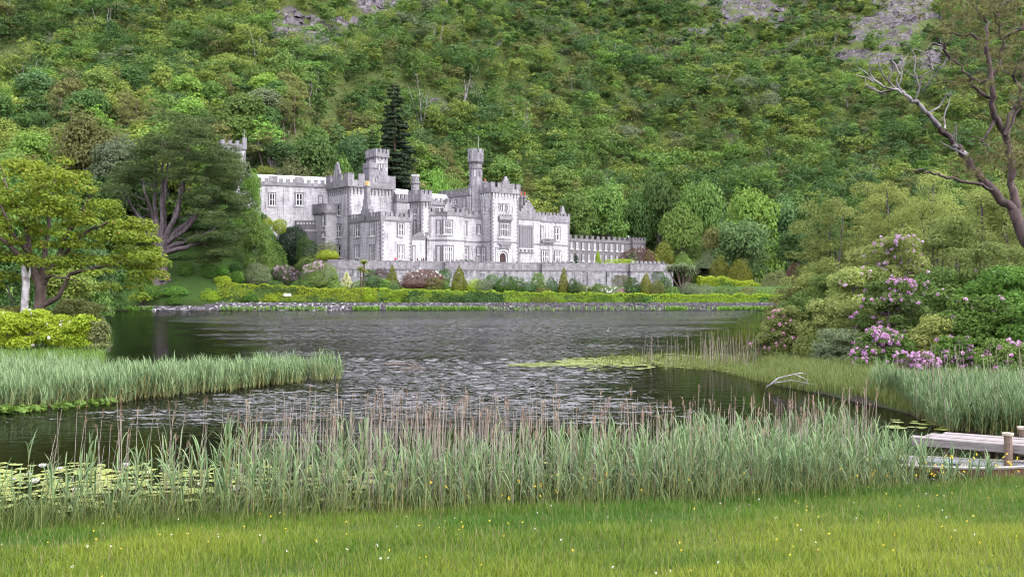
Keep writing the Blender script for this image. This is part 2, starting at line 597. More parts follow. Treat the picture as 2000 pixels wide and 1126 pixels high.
at.data.foreach_set('value', rk.astype(np.float32).ravel())

# lake surface
m, t, p = mat('lake_water')
p.inputs['Base Color'].default_value = (0.014, 0.012, 0.008, 1)
p.inputs['Roughness'].default_value = 0.05
p.inputs['IOR'].default_value = 1.33
p.inputs['Specular IOR Level'].default_value = 0.5
pw = coords(t, (1.0, 1.0, 1.0), world=True)
w1 = noise(t, coords(t, (0.85, 1.3, 1), world=True), 1.5, 3, 0.55)
w2 = noise(t, coords(t, (0.9, 1.2, 1), world=True), 4.2, 2, 0.5)
h = math_(t, 'ADD', w1, math_(t, 'MULTIPLY', w2, 0.35))
ruf = N(t, 'ShaderNodeAttribute', attribute_name='ripple')
gust = noise(t, coords(t, (0.05, 0.16, 1), world=True), 1.0, 4, 0.6)
amp = math_(t, 'MULTIPLY', ruf.outputs['Fac'], mrange(t, gust, 0.3, 0.62, 0.35, 1.0))
bp = N(t, 'ShaderNodeBump', Strength=1.0)
t.links.new(math_(t, 'MULTIPLY', amp, 1.0), bp.inputs['Distance'])
t.links.new(h, bp.inputs['Height'])
t.links.new(bp.outputs[0], p.inputs['Normal'])
M['water'] = m
wy, q = [8.0], 8.0
while q < 206:
    q += 0.075 if q < 30 else 0.075 * (q / 30) ** 1.1
    wy.append(q)
wx = np.unique(np.concatenate([np.arange(-110, -62, 3.0), np.arange(-62, 38, 0.22), np.arange(38, 80, 3.0)]).round(3))
WX, WY = np.meshgrid(wx, np.array(wy))
dW = -shore(WX, WY)
rip = sstep(2, 10 + 2 * (WX > 0), dW) * (0.3 + 0.7 * sstep(-0.40, -0.2, WX / WY + (fbm(WX / 8, WY / 14, 4) - 0.5) * 0.2)) * sstep(23, 31, WY + (fbm(WX / 5, WY / 5, 8) - 0.5) * 10)
rip = np.maximum(rip, 0.06) * (0.45 + 0.55 * sstep(0.32, 0.62, fbm(WX / 22, WY / 7, 14, 4)))
WZ = 0 * WX
wr = RNG(64)
for k in range(46):                                  # a sum of short wind waves
    lam = 0.25 * 2.3 ** wr.random() * (1.0 if k % 4 else 2.2)
    dr_ = wr.normal(-1.35, 0.75)
    kx_, ky_ = math.cos(dr_) * 2 * math.pi / lam, math.sin(dr_) * 2 * math.pi / lam
    loc = 0.35 + 1.3 * vnoise(WX * 0.45 + k * 7.1, WY * 0.3 + k * 3.3, k)
    WZ += np.sin(WX * kx_ + WY * ky_ + wr.uniform(0, 6.28)) * lam * loc * 0.0090
fadeg = 1 - 0.85 * sstep(70, 200, WY)
WZ = WZ * rip * fadeg
g = Geo()
ny2, nx2 = WX.shape
i, j = np.meshgrid(np.arange(ny2 - 1), np.arange(nx2 - 1), indexing='ij')
g.add(np.stack([WX, WY, WZ], -1).reshape(-1, 3), np.stack([i * nx2 + j, i * nx2 + j + 1, (i + 1) * nx2 + j + 1, (i + 1) * nx2 + j], -1).reshape(-1, 4))
wo = tag(g.build('water', m, smooth=True), kind='structure')
rip = rip * (0.25 + 0.75 * (1 - fadeg))
at = wo.data.attributes.new('ripple', 'FLOAT', 'POINT')
at.data.foreach_set('value', rip.astype(np.float32).ravel())

# ------------------------------------------------------------------ the abbey
TH = R(40)
U2, V2 = np.array([math.cos(TH), math.sin(TH)]), np.array([-math.sin(TH), math.cos(TH)])
T0 = np.array([X_at(960, 255.0), 255.0])


class Face:
    """a wall plane: origin o (local a,b), tangent t, outward normal n; px/py of the photo turn into metres on it"""
    def __init__(s, o, t, n, base=T0, ang=TH):
        s.o, s.t, s.n = np.array(o, float), np.array(t, float), np.array(n, float)
        c, sn = math.cos(ang), math.sin(ang)
        rot = np.array([[c, -sn], [sn, c]])
        s.P, s.D = base + rot @ s.o, rot @ s.t

    def s(s, px):
        r = (px - CX) / F
        return (r * s.P[1] - s.P[0]) / (s.D[0] - r * s.D[1])

    def Y(s, px):
        return s.P[1] + s.s(px) * s.D[1]

    def z(s, py, px):
        return Z_at(py, s.Y(px))


def front(b, a=0.0, **k):
    return Face((a, b), (1, 0), (0, -1), **k)


def left(a, b=0.0, **k):
    return Face((a, b), (0, 1), (-1, 0), **k)


STONES = ['limestone', 'weathered', 'trim', 'pale_trim', 'slate', 'rear_stone', 'dark_stone', 'wing_stone']
SM = [M[k] for k in STONES]
LIME, WEA, TRI, PAL, SLA, REAR, DRK, WING = range(8)


def wall_block(name, parent, a, b, z, wallmat=LIME, courses=(), quoins=True, roof=True):
    g = Geo()
    box(g, a, b, z, wallmat)
    e = 0.10
    for zc in courses:
        box(g, (a[0] - e, a[1] + e), (b[0] - e, b[1] + e), (zc - 0.16, zc + 0.16), TRI)
    if quoins:
        k, zz = 0, max(z[0], 10.0)
        while zz < z[1] - 0.5:
            w = 0.75 if k % 2 else 0.42
            for ca in (a[0], a[1]):
                sgn = 1 if ca == a[0] else -1
                x0, x1 = sorted((ca - sgn * 0.035, ca + sgn * w))
                y1 = 1.15 - w
                box(g, (x0, x1), (b[0] - 0.035, b[0] + y1), (zz + 0.02, zz + 0.44), TRI)
            zz += 0.46
            k += 1
    if roof:
        box(g, (a[0] + 0.5, a[1] - 0.5), (b[0] + 0.5, b[1] - 0.5), (z[1] - 0.1, z[1] + 0.12), SLA)
    return g.build(name, SM, parent)


def parapet_run(g, o, t, n, s0, s1, z0, wall=0.8, mer=0.85, w=0.85, gap=0.7, th=0.42, out=0.12, mt=WEA, cap=True):
    """a parapet wall with merlons along one wall face"""
    obox(g, o, t, n, (s0, s1), (-th + out, out), (z0, z0 + wall), mt)
    L = s1 - s0
    k = max(2, int(round((L + gap) / (w + gap))))
    gp = (L - k * w) / (k - 1) if k > 1 else 0
    for i in range(k):
        a = s0 + i * (w + gp)
        obox(g, o, t, n, (a, a + w), (-th + out + 0.004, out - 0.004), (z0 + wall, z0 + wall + mer), mt)
        if cap:
            obox(g, o, t, n, (a - 0.06, a + w + 0.06), (-th + out - 0.06, out + 0.06), (z0 + wall + mer, z0 + wall + mer + 0.13), mt)


def battlement(name, parent, a, b, z0, wall=0.8, mer=0.85, w=0.85, gap=0.7, out=0.12, corbel=0, mt=WEA, sides='FLRB', cmat=TRI):
    g = Geo()
    th = 0.42
    if 'F' in sides:
        parapet_run(g, (a[0], b[0]), (1, 0), (0, -1), -out, a[1] - a[0] + out, z0, wall, mer, w, gap, th, out, mt)
    if 'B' in sides:
        parapet_run(g, (a[0], b[1]), (1, 0), (0, 1), -out, a[1] - a[0] + out, z0, wall, mer, w, gap, th, out, mt)
    ins = th - out + 0.01
    if 'L' in sides:
        parapet_run(g, (a[0], b[0]), (0, 1), (-1, 0), ins, b[1] - b[0] - ins, z0, wall, mer, w, gap, th, out, mt)
    if 'R' in sides:
        parapet_run(g, (a[1], b[0]), (0, 1), (1, 0), ins, b[1] - b[0] - ins, z0, wall, mer, w, gap, th, out, mt)
    e = out + 0.1
    box(g, (a[0] - e, a[1] + e), (b[0] - e, b[1] + e), (z0 - 0.26, z0 - 0.003), TRI)
    if corbel:
        # corbel table: small brackets under round arches
        for (o, t, n, L) in (((a[0], b[0]), (1, 0), (0, -1), a[1] - a[0]), ((a[0], b[0]), (0, 1), (-1, 0), b[1] - b[0])):
            k = int(L / 0.95)
            st = L / k
            for i in range(k):
                c = (i + 0.5) * st
                obox(g, o, t, n, (c - 0.17, c + 0.17), (0, out - 0.02), (z0 - 0.26 - corbel * 0.55, z0 - 0.26), cmat)
                obox(g, o, t, n, (c - 0.12, c + 0.12), (0, out * 0.5), (z0 - 0.26 - corbel, z0 - 0.26 - corbel * 0.55), cmat)
    return g.build(name, SM, parent)


WMATS = [M['trim'], M['white_paint'], M['glass'], M['curtain'], M['leaded'], M['pale_trim']]


def window(parent, fc, px0, px1, py0, py1, lights=2, glass='glass', transom=0.5, fr=0.26, arched=False, name='window', sill=True, bars=1):
    """mullioned window on a wall plane, built in the wall's own frame"""
    pc = 0.5 * (px0 + px1)
    s0, s1 = sorted((fc.s(px0), fc.s(px1)))
    z0, z1 = fc.z(py1, pc), fc.z(py0, pc)
    g = Geo()
    B = lambda s, d, z, m_: obox(g, fc.o, fc.t, fc.n, s, d, z, m_)
    gm = {'glass': 2, 'curtain': 3, 'leaded': 4}[glass]
    B((s0 + fr * 0.5, s1 - fr * 0.5), (-0.1, 0.03), (z0 + 0.1, z1 - 0.1), gm)
    B((s0 - fr * 0.5, s0 + fr * 0.5), (-0.1, 0.17), (z0, z1), 0)
    B((s1 - fr * 0.5, s1 + fr * 0.5), (-0.1, 0.17), (z0, z1), 0)
    B((s0 - fr * 0.7, s1 + fr * 0.7), (-0.1, 0.19), (z1, z1 + fr * 1.1), 0)
    if sill:
        B((s0 - fr * 0.8, s1 + fr * 0.8), (-0.1, 0.26), (z0 - 0.28, z0), 5)
    wd = min(0.15, (s1 - s0) / lights * 0.22)
    a0, a1 = s0 + fr * 0.5, s1 - fr * 0.5
    for i in range(lights + 1):
        c = a0 + (a1 - a0) * i / lights
        c = min(max(c, a0 + wd / 2), a1 - wd / 2)
        B((c - wd / 2, c + wd / 2), (-0.1, 0.12), (z0, z1), 1 if glass != 'leaded' else 0)
    ww = 0.13
    if transom:
        zt = z0 + (z1 - z0) * transom
        B((a0, a1), (-0.1, 0.105), (zt - ww / 2, zt + ww / 2), 1 if glass != 'leaded' else 0)
    if bars:
        B((a0, a1), (-0.1, 0.07), (z1 - 0.14, z1), 1 if glass != 'leaded' else 0)
        B((a0, a1), (-0.1, 0.07), (z0, z0 + 0.14), 1 if glass != 'leaded' else 0)
    if arched:
        for i in range(lights):
            c0, c1 = a0 + (a1 - a0) * i / lights, a0 + (a1 - a0) * (i + 1) / lights
            hw = (c1 - c0) / 2
            for k in range(3):
                xk = hw * (1 - (k + 1) / 3.6)
                B((c0, c0 + hw - xk), (-0.1, 0.09), (z1 - hw * 0.33 * (3 - k), z1 - hw * 0.33 * (2 - k)), 0) if xk < hw else None
                B((c1 - hw + xk, c1), (-0.1, 0.09), (z1 - hw * 0.33 * (3 - k), z1 - hw * 0.33 * (2 - k)), 0)
    return g.build(name, WMATS, parent)


def chimney(name, parent, a, b, z0, z1, shafts=1, r=0.5, pot=None, potm='red_clay', base=None, step=1.15, along=(1, 0)):
    g = Geo()
    zb = z0 + (z1 - z0) * 0.22
    L = (shafts - 1) * step
    box(g, (a - r * 1.3 - along[0] * L / 2, a + r * 1.3 + along[0] * L / 2), (b - r * 1.3 - along[1] * L / 2, b + r * 1.3 + along[1] * L / 2), (z0, zb), WEA)
    for i in range(shafts):
        ca, cb = a + along[0] * (i * step - L / 2), b + along[1] * (i * step - L / 2)
        prism(g, ca, cb, r, r * 0.92, zb, z1 - 0.5, 8, WEA)
        prism(g, ca, cb, r * 1.15, r * 1.25, z1 - 0.5, z1, 8, WEA)
    o = g.build(name, SM, parent)
    if pot:
        g = Geo()
        for i in range(shafts):
            ca, cb = a + along[0] * (i * step - L / 2), b + along[1] * (i * step - L / 2)
            prism(g, ca, cb, r * 0.55, r * 0.45, z1, z1 + pot, 10, 0)
            prism(g, ca, cb, r * 0.6, r * 0.6, z1 + pot - 0.14, z1 + pot, 10, 0)
        g.build('chimney_pot', M[potm], o)
    return o


def stepped_gable(g, o, t, n, c, z0, steps, d=(-0.4, 0.18), m_=WEA):
    for hw, za, zb in steps:
        obox(g, o, t, n, (c - hw, c + hw), d, (z0 + za, z0 + zb), m_)


ab = link('abbey', None, None, (T0[0], T0[1], 0), TH)
tag(ab, 'long pale stone battlemented abbey with towers standing above the terrace wall', 'abbey')
GZ0 = 9.6
ZC = 22.8          # main parapet course
ZS = 16.55         # string course above the ground floor

# entrance tower
ff = front(0.0)
aR = ff.s(1013)
tw = wall_block('entrance_tower', ab, (0, aR), (0, 9.0), (GZ0, 29.0), courses=(ZS,))
battlement('battlement', tw, (0, aR), (0, 9.0), 29.3, 1.1, 1.25, 1.3, 0.9, 0.34, 1.5, cmat=PAL)
g = Geo()
for hw, z0_, z1_ in ((1.5, 1.1, 2.2), (1.15, 2.2, 3.0), (0.8, 3.0, 3.7), (0.3, 3.7, 4.2)):
    obox(g, (0, 0), (1, 0), (0, -1), (aR / 2 - hw, aR / 2 + hw), (-0.1, 0.40), (29.3 + z0_, 29.3 + z1_), WEA)
g.build('crest_gable', SM, tw)
for px in (977, 984, 991):
    window(tw, ff, px - 2.4, px + 2.4, 399, 411.5, 1, 'glass', 0, 0.2, sill=False)
window(tw, ff, 976, 995.5, 436, 462, 4, 'glass', 0.55, 0.5)
window(tw, left(0.0), 942.5, 949.5, 484, 511, 2, 'curtain')
window(tw, left(0.0), 944, 948, 404, 415, 1, 'glass', 0, 0.2)
# oriel head with its own small battlement
g = Geo()
zo = ff.z(429, 985)
s0, s1 = ff.s(972.5), ff.s(998)
obox(g, ff.o, ff.t, ff.n, (s0, s1), (0.0, 0.75), (zo, zo + 0.9), WEA)
k = 5
for i in range(k):
    c = s0 + (s1 - s0) * (i + 0.5) / k
    obox(g, ff.o, ff.t, ff.n, (c - 0.22, c + 0.22), (0.35, 0.76), (zo + 0.9, zo + 1.35), WEA)
for i in range(4):
    obox(g, ff.o, ff.t, ff.n, (s0 + 0.12 * i, s1 - 0.12 * i), (0.0, 0.62 - 0.14 * i), (zo - 0.2 * (i + 1), zo - 0.2 * i), TRI)
g.build('oriel', SM, tw)
g = Geo()
zb_ = ff.z(462, 985)
obox(g, ff.o, ff.t, ff.n, (s0, s1), (0.0, 0.45), (zb_ - 0.55, zb_ - 0.3), PAL)
g.build('window_sill', SM, tw)
g = Geo()
for i in range(5):
    obox(g, ff.o, ff.t, ff.n, (s0 + 0.3 * i, s1 - 0.3 * i), (0.0, 0.4 - 0.06 * i), (zb_ - 2.0 - 0.25 * i, zb_ - 1.75 - 0.25 * i), TRI)
g.build('door_hood', SM, tw)
# porch door: pointed arch with moulded surround
g = Geo()
c = ff.s(981)
zt = ff.z(497, 981)


def arch(g, fc, c, hw, z0, zs, rise, d, th, m_, n=10):
    """moulded ring round an arched opening"""
    def pts(h, r):
        an = np.linspace(math.pi, 0, n)
        p = [(c - h, z0)] + [(c + h * math.cos(q), zs + r * math.sin(q)) for q in an] + [(c + h, z0)]
        return p
    A, B = pts(hw, rise), pts(hw + th, rise + th)
    for i in range(len(A) - 1):
        q = [A[i], A[i + 1], B[i + 1], B[i]]
        v = []
        for dd in d:
            for ss, zz in q:
                pt = fc.o + fc.t * ss + fc.n * dd
                v.append((pt[0], pt[1], zz))
        g.add(v, [[0, 1, 2, 3], [4, 7, 6, 5], [0, 4, 5, 1], [3, 2, 6, 7], [1, 5, 6, 2], [0, 3, 7, 4]], m_)


for i, (hw, d) in enumerate(((1.05, 0.22), (1.35, 0.34), (1.65, 0.46))):
    arch(g, ff, c, hw, 10.0, zt - 0.6, hw, (0.0, d), 0.32, [5, 0, 5][i])
obox(g, ff.o, ff.t, ff.n, (c - 2.3, c + 2.3), (0.0, 0.38), (zt + 1.55, zt + 1.85), 0)
obox(g, ff.o, ff.t, ff.n, (c - 2.3, c - 2.02), (0.0, 0.36), (10.0, zt + 1.55), 5)
obox(g, ff.o, ff.t, ff.n, (c + 2.02, c + 2.3), (0.0, 0.36), (10.0, zt + 1.55), 5)
obox(g, ff.o, ff.t, ff.n, (c - 0.6, c + 0.6), (0.0, 0.42), (zt + 1.85, zt + 2.5), 0)
ds = g.build('door_surround', WMATS, tw)
g = Geo()
v = [(c - 1.05, 10.0)] + [(c + 1.05 * math.cos(q), zt - 0.6 + 1.05 * math.sin(q)) for q in np.linspace(math.pi, 0, 12)] + [(c + 1.05, 10.0)]
g.add([(ff.o + ff.t * s_ + ff.n * 0.04).tolist() + [z_] for s_, z_ in v], [list(range(len(v)))], 0)
for i in range(5):
    obox(g, ff.o, ff.t, ff.n, (c - 0.92 + i * 0.4, c - 0.62 + i * 0.4), (0.04, 0.08), (10.1, zt - 0.4 + 0.25 * (2 - abs(i - 2))), 0)
g.build('door', M['door_void'], tw)

# chapel range to the right of the tower
fg = front(3.5)
g0, gm_, g1 = fg.s(1012), fg.s(1055), fg.s(1115)
ch = wall_block('chapel_range', ab, (aR + 0.01, gm_), (3.5, 13), (GZ0, ZC + 0.2), courses=(ZS,), quoins=False)
battlement('battlement', ch, (aR + 0.05, gm_), (3.5, 13), ZC + 0.45, 0.9, 0.9, 0.8, 0.6)
g = Geo()
stepped_gable(g, fg.o, fg.t, fg.n, fg.s(1031), ZC + 0.45, ((3.6, 0.4, 1.9), (2.6, 1.9, 2.7), (1.9, 2.7, 3.5), (1.2, 3.5, 4.3), (0.5, 4.3, 5.0)))
g.build('stepped_gable', SM, ch)
window(ch, fg, 1015.5, 1039.5, 444, 484.5, 5, 'leaded', 0.72, 0.55, arched=True)
g = Geo()
obox(g, fg.o, fg.t, fg.n, (fg.s(1012.5), fg.s(1042)), (0, 0.3), (fg.z(494, 1027), fg.z(491.5, 1027)), 0)
for px in (1017, 1025, 1033, 1039):
    obox(g, fg.o, fg.t, fg.n, (fg.s(px) - 0.12, fg.s(px) + 0.12), (0, 0.25), (fg.z(491.5, 1027), fg.z(487.5, 1027)), 0)
g.build('sill_corbels', WMATS, ch)
fg2 = front(4.1)
er = wall_block('library_range', ab, (gm_ + 0.01, g1), (4.1, 14), (GZ0, ZC - 0.05), courses=(ZS,))
battlement('battlement', er, (gm_ + 0.02, g1), (4.1, 14), ZC + 0.2, 1.7, 0.55, 0.8, 0.5)
g = Geo()
for hw, z0_, z1_ in ((0.9, 2.2, 3.0), (0.6, 3.0, 3.7), (0.35, 3.7, 4.5)):
    obox(g, fg2.o, fg2.t, fg2.n, (fg2.s(1099) - hw, fg2.s(1099) + hw), (-0.5, 0.2), (ZC + 0.2 + z0_, ZC + 0.2 + z1_), WEA)
g.build('pinnacle', SM, er)
window(er, fg2, 1056.5, 1060, 443, 466, 1, 'glass')
window(er, fg2, 1082.5, 1093.5, 444, 469, 3, 'glass')
window(er, fg2, 1057.5, 1073, 488.5, 513, 3, 'curtain')
window(er, fg2, 1083, 1095, 490, 514, 3, 'curtain')
g = Geo()
zb_ = fg2.z(473, 1068)
s0, s1 = fg2.s(1055.5), fg2.s(1082)
obox(g, fg2.o, fg2.t, fg2.n, (s0, s1), (0, 1.0), (zb_, zb_ + 0.25), WEA)
obox(g, fg2.o, fg2.t, fg2.n, (s0, s1), (0.8, 1.0), (zb_ + 0.75, zb_ + 0.95), WEA)
for i in range(12):
    c = s0 + (s1 - s0) * (i + 0.5) / 12
    obox(g, fg2.o, fg2.t, fg2.n, (c - 0.13, c + 0.13), (0.82, 0.98), (zb_ + 0.25, zb_ + 0.75), WEA)
g.build('balcony', SM, er)
for pa, sh, ptop, z_ in ((fg.s(1034) + 0.5, 3, 1.0, 29.8),):
    chimney('chimney', ch, pa, 7.5, ZC, z_, sh, 0.55, 1.1, 'red_clay', step=1.25)
chimney('chimney', ch, fg.s(1013.5) + 1.6, 8.2, ZC, 28.6, 2, 0.5, 0, step=1.2)

# drawing room range (left of the tower) with the canted bay
fd = front(4.5)
d0, d1 = fd.s(834), -0.01
dr = wall_block('drawing_room_range', ab, (d0, d1), (4.5, 16), (GZ0, ZC - 0.15), courses=(ZS,), quoins=False)
battlement('battlement', dr, (d0, d1), (4.5, 16), ZC + 0.1, 0.75, 0.85, 0.8, 0.65)
window(dr, fd, 897.5, 911, 434.5, 461, 3, 'glass', 0.5, 0.5)
window(dr, fd, 896.5, 914, 483.5, 510.5, 3, 'curtain', 0.5, 0.5)
window(dr, fd, 931.5, 937.5, 440, 456.5, 2, 'glass', 0, 0.3)
window(dr, fd, 931, 936.5, 483.5, 497, 2, 'curtain', 0, 0.3)
# bay: a canted prism
sL, s1b = fd.s(863.5), fd.s(895.5)
bd = 2.1
g = Geo()
pts = [(sL - bd, 4.52), (sL, 4.5 - bd), (s1b, 4.5 - bd), (s1b + bd, 4.52)]


def poly_prism(g, pts, z0, z1, m_):
    n = len(pts)
    v = [(x, y, z0) for x, y in pts] + [(x, y, z1) for x, y in pts]
    g.add(v, [[i, (i + 1) % n, n + (i + 1) % n, n + i] for i in range(n)], m_)
    g.add(v, [[n + i for i in range(n)]], m_)
    g.add(v, [list(range(n))[::-1]], m_)


def grow(pts, e):
    return [(pts[0][0] - e * 1.2, pts[0][1]), (pts[1][0] - e * 0.5, pts[1][1] - e), (pts[2][0] + e * 0.5, pts[2][1] - e), (pts[3][0] + e * 1.2, pts[3][1])]


poly_prism(g, pts, GZ0, ZC + 0.1, LIME)
for zc in (ZS, ZC):
    poly_prism(g, grow(pts, 0.11), zc - 0.18, zc + 0.17, TRI)
bay = g.build('bay_window', SM, dr)
fb = front(4.5 - bd)
q2 = math.sqrt(0.5)
fck = Face((sL - bd, 4.5), (q2, -q2), (-q2, -q2))
g = Geo()
Lf, Lc = s1b - sL, bd * math.sqrt(2)
parapet_run(g, (sL, 4.5 - bd), (1, 0), (0, -1), 0.0, Lf, ZC + 0.17, 0.7, 0.8, 0.75, 0.6)
parapet_run(g, (sL - bd, 4.5), (q2, -q2), (-q2, -q2), 0, Lc - 0.2, ZC + 0.17, 0.7, 0.8, 0.75, 0.6)
parapet_run(g, (s1b, 4.5 - bd), (q2, q2), (q2, -q2), 0.2, Lc, ZC + 0.17, 0.7, 0.8, 0.75, 0.6)
stepped_gable(g, fb.o, fb.t, fb.n, fb.s(875), ZC + 0.17, ((1.6, 0.6, 1.6), (1.05, 1.6, 2.4), (0.6, 2.4, 3.1), (0.25, 3.1, 3.9)), (-0.45, 0.2))
g.build('battlement', SM, dr)
window(dr, fb, 865.5, 883.5, 431, 457.5, 4, 'glass', 0.5, 0.35)
window(dr, fb, 865.5, 884.5, 481, 511, 4, 'curtain', 0.62, 0.35)
window(dr, fck, 853.2, 860, 431, 457.5, 2, 'glass', 0.5, 0.3)
window(dr, fck, 852.5, 860.5, 481, 511, 2, 'curtain', 0.62, 0.3)
# inner roofs and rear battlements seen over the drawing room
g = Geo()
fz = front(8.0)
box(g, (fz.s(841), fz.s(884)), (8.0, 12.0), (ZC - 1, 25.6), LIME)
ib = g.build('inner_block', SM, ab)
battlement('battlement', ib, (fz.s(841), fz.s(884)), (8, 12), 25.9, 0.7, 0.8, 0.8, 0.7)
g = Geo()
a0_, a1_ = front(13).s(838), front(13).s(890)
v = [(a0_, 12.5, 26), (a1_, 12.5, 26), (a1_, 20, 26), (a0_, 20, 26), (a0_ + 0.6, 16.2, 29.6), (a1_ - 0.6, 16.2, 29.6)]
g.add(v, [[0, 1, 5, 4], [2, 3, 4, 5]], SLA)
g.add(v, [[1, 2, 5], [3, 0, 4]], SLA)
g.build('roof', SM, ib)

# tall rear block behind the turret
fm = left(-2.3)
mb = fm.s(858)
rb = wall_block('rear_block', ab, (-2.3, 8.4), (6.0, mb), (ZC - 3, 28.6), wallmat=REAR, quoins=False)
battlement('battlement', rb, (-2.3, 8.4), (6.0, mb), 28.9, 0.9, 0.8, 0.9, 0.75)
window(rb, fm, 904, 910.5, 388, 406, 2, 'glass', 0.5, 0.3)
window(rb, fm, 889.5, 892.5, 391, 398.5, 1, 'glass', 0, 0.25)
chimney('chimney', rb, 2.2, 10.0, 28.8, 35.0, 2, 0.8, 0.7, 'red_clay', step=1.5)
chimney('chimney', rb, 5.5, 10.5, 28.8, 33.2, 2, 0.6, 0.7, 'red_clay', step=1.3)

# slender octagonal turret
fo = front(6.2)
ta = fo.s(929)
zc_, zt_ = Z_at(316, 258.5), Z_at(296, 258.5)
TB = 6.2
g = Geo()
prism(g, ta, TB, 1.5, 1.95, 21.8, 23.2, 8, WEA)
prism(g, ta, TB, 1.95, 1.85, 23.2, 25.5, 8, WEA)
prism(g, ta, TB, 1.80, 1.72, 25.5, zc_ - 0.6, 8, WEA)
prism(g, ta, TB, 1.95, 1.95, Z_at(329, 258.5), Z_at(327, 258.5), 8, TRI)
prism(g, ta, TB, 1.72, 2.2, zc_ - 0.6, zc_ + 0.1, 8, TRI)
prism(g, ta, TB, 2.15, 2.15, zc_ + 0.1, zt_ - 0.2, 8, WEA)
for i in range(8):
    an = i * math.pi / 4
    ca, sa = math.cos(an), math.sin(an)
    obox(g, (ta, TB), (-sa, ca), (ca, sa), (-0.52, 0.52), (1.62, 2.02), (zt_ - 0.2, zt_ + 0.75), WEA)
    obox(g, (ta, TB), (-sa, ca), (ca, sa), (-0.14, 0.14), (1.9, 2.03), (zc_ + 0.7, zc_ + 2.0), DRK)
    obox(g, (ta, TB), (-sa, ca), (ca, sa), (-0.16, 0.16), (1.55, 1.72), (Z_at(345, 258.5), Z_at(333, 258.5)), PAL if i % 2 else DRK)
tr_ = g.build('octagonal_turret', SM, ab)
g = Geo()
tube(g, [(ta + 1.2, TB + .4, zt_ + 0.5), (ta + 1.2, TB + .4, zt_ + 4.2)], [0.06, 0.03], 5)
g.build('flagpole', M['slate'], tr_)

# stair tower with the corbelled head
fc_ = front(3.0)
c0, c1 = fc_.s(822), fc_.s(841)
cb = left(c0).s(800)
ct = wall_block('stair_tower', ab, (c0, c1), (3.0, cb), (ZS + 0.5, 26.0), quoins=True)
battlement('battlement', ct, (c0, c1), (3.0, cb), 26.1, 1.6, 0.9, 0.9, 0.6, 0.28, 1.5)
window(ct, left(c0), 808.5, 813, 410, 418, 1, 'glass', 0, 0.25)
window(ct, left(c0), 808.5, 813.5, 431, 458, 1, 'curtain', 0.5, 0.3)
g = Geo()
cw = Z_at(367, 246.5)
prism(g, c0 + 0.6, cb - 1.6, 1.15, 1.05, 26, Z_at(357, 246.5), 8, WEA)
prism(g, c0 + 0.6, cb - 1.6, 1.3, 1.3, Z_at(358.5, 246.5), Z_at(356, 246.5), 8, TRI)
prism(g, c0 + 0.6, cb - 1.6, 1.02, 1.02, Z_at(356, 246.5), Z_at(343.5, 246.5), 8, WEA)
for i in range(8):
    an = i * math.pi / 4
    ca, sa = math.cos(an), math.sin(an)
    obox(g, (c0 + 0.6, cb - 1.6), (-sa, ca), (ca, sa), (-0.3, 0.3), (0.75, 1.05), (Z_at(343.5, 246.5), Z_at(340.5, 246.5)), PAL)
    obox(g, (c0 + 0.6, cb - 1.6), (-sa, ca), (ca, sa), (-0.13, 0.13), (0.9, 0.985), (Z_at(354, 246.5), Z_at(345.5, 246.5)), DRK)
g.build('chimney', SM, ct)
cb0 = front(1.6)
g = Geo()
l0, l1 = cb0.s(803), cb0.s(834)
box(g, (l0, l1), (2.3, 9), (GZ0, ZS - 0.2), LIME)
box(g, (l0 - 0.12, l1 + 0.12), (2.18, 9), (ZS - 0.2, ZS + 0.1), TRI)
v = [(l0, 2.3, ZS + 0.1), (l1, 2.3, ZS + 0.1), (l1, 5, ZS + 0.1), (l0, 6, ZS + 0.1), (c0 - 0.1, 3.02, ZS + 1.9), (c1, 3.02, ZS + 1.9)]
g.add(v, [[0, 1, 5, 4], [3, 0, 4, 4]][:1], DRK)
g.add(v, [[3, 0, 4]], DRK)
g.add([(c0 - 0.08, 2.9, ZS + 0.15), (c0 + 0.9, 2.35, ZS + 0.15), (c0 + 0.9, 2.9, ZS + 2.0)], [[0, 1, 2]], PAL)
st_ = g.build('stair_tower_base', SM, ab)
window(st_, front(2.3), 805, 810, 481, 511, 1, 'glass', 0.5, 0.3)

# projecting two storey wing
fB = front(0.0)
b0, b1 = fB.s(744), fB.s(804.5)
lB = left(b0)
bD = lB.s(683)
zB = Z_at(428, 234)
bw = wall_block('projecting_wing', ab, (b0, b1), (0.0, bD - 0.05), (GZ0, zB - 0.25))
battlement('battlement', bw, (b0, b1), (0, bD - 0.05), zB, 0.8, 0.85, 0.7, 0.6)
window(bw, lB, 693.5, 703, 437, 462, 2, 'curtain')
window(bw, lB, 722.5, 732, 435, 460.5, 2, 'curtain')
window(bw, lB, 693.5, 702, 479.5, 503, 2, 'curtain')
window(bw, lB, 722.5, 731.5, 479.5, 510, 2, 'curtain')
window(bw, fB, 776.5, 788.5, 436, 460, 3, 'glass')
window(bw, fB, 777, 788.5, 479.5, 506, 3, 'curtain', 0.4)
sg = lB.s(714.5)
g = Geo()
for hw, z0_, z1_ in ((2.6, 0.1, 1.9), (1.9, 1.9, 2.7), (1.35, 2.7, 3.5)):
    obox(g, lB.o, lB.t, lB.n, (sg - hw, sg + hw), (-1.0, 0.2), (zB + z0_, zB + z1_), WEA)
obox(g, lB.o, lB.t, lB.n, (sg - 0.5, sg + 0.5), (0.1, 0.24), (zB - 0.1, zB + 1.2), DRK)
obox(g, lB.o, lB.t, lB.n, (sg - 0.95, sg + 0.95), (-0.95, 0.15), (zB + 3.5, zB + 5.2), WEA)
obox(g, lB.o, lB.t, lB.n, (sg - 0.75, sg + 0.75), (-0.85, 0.05), (zB + 5.2, Z_at(366, 240)), WEA)
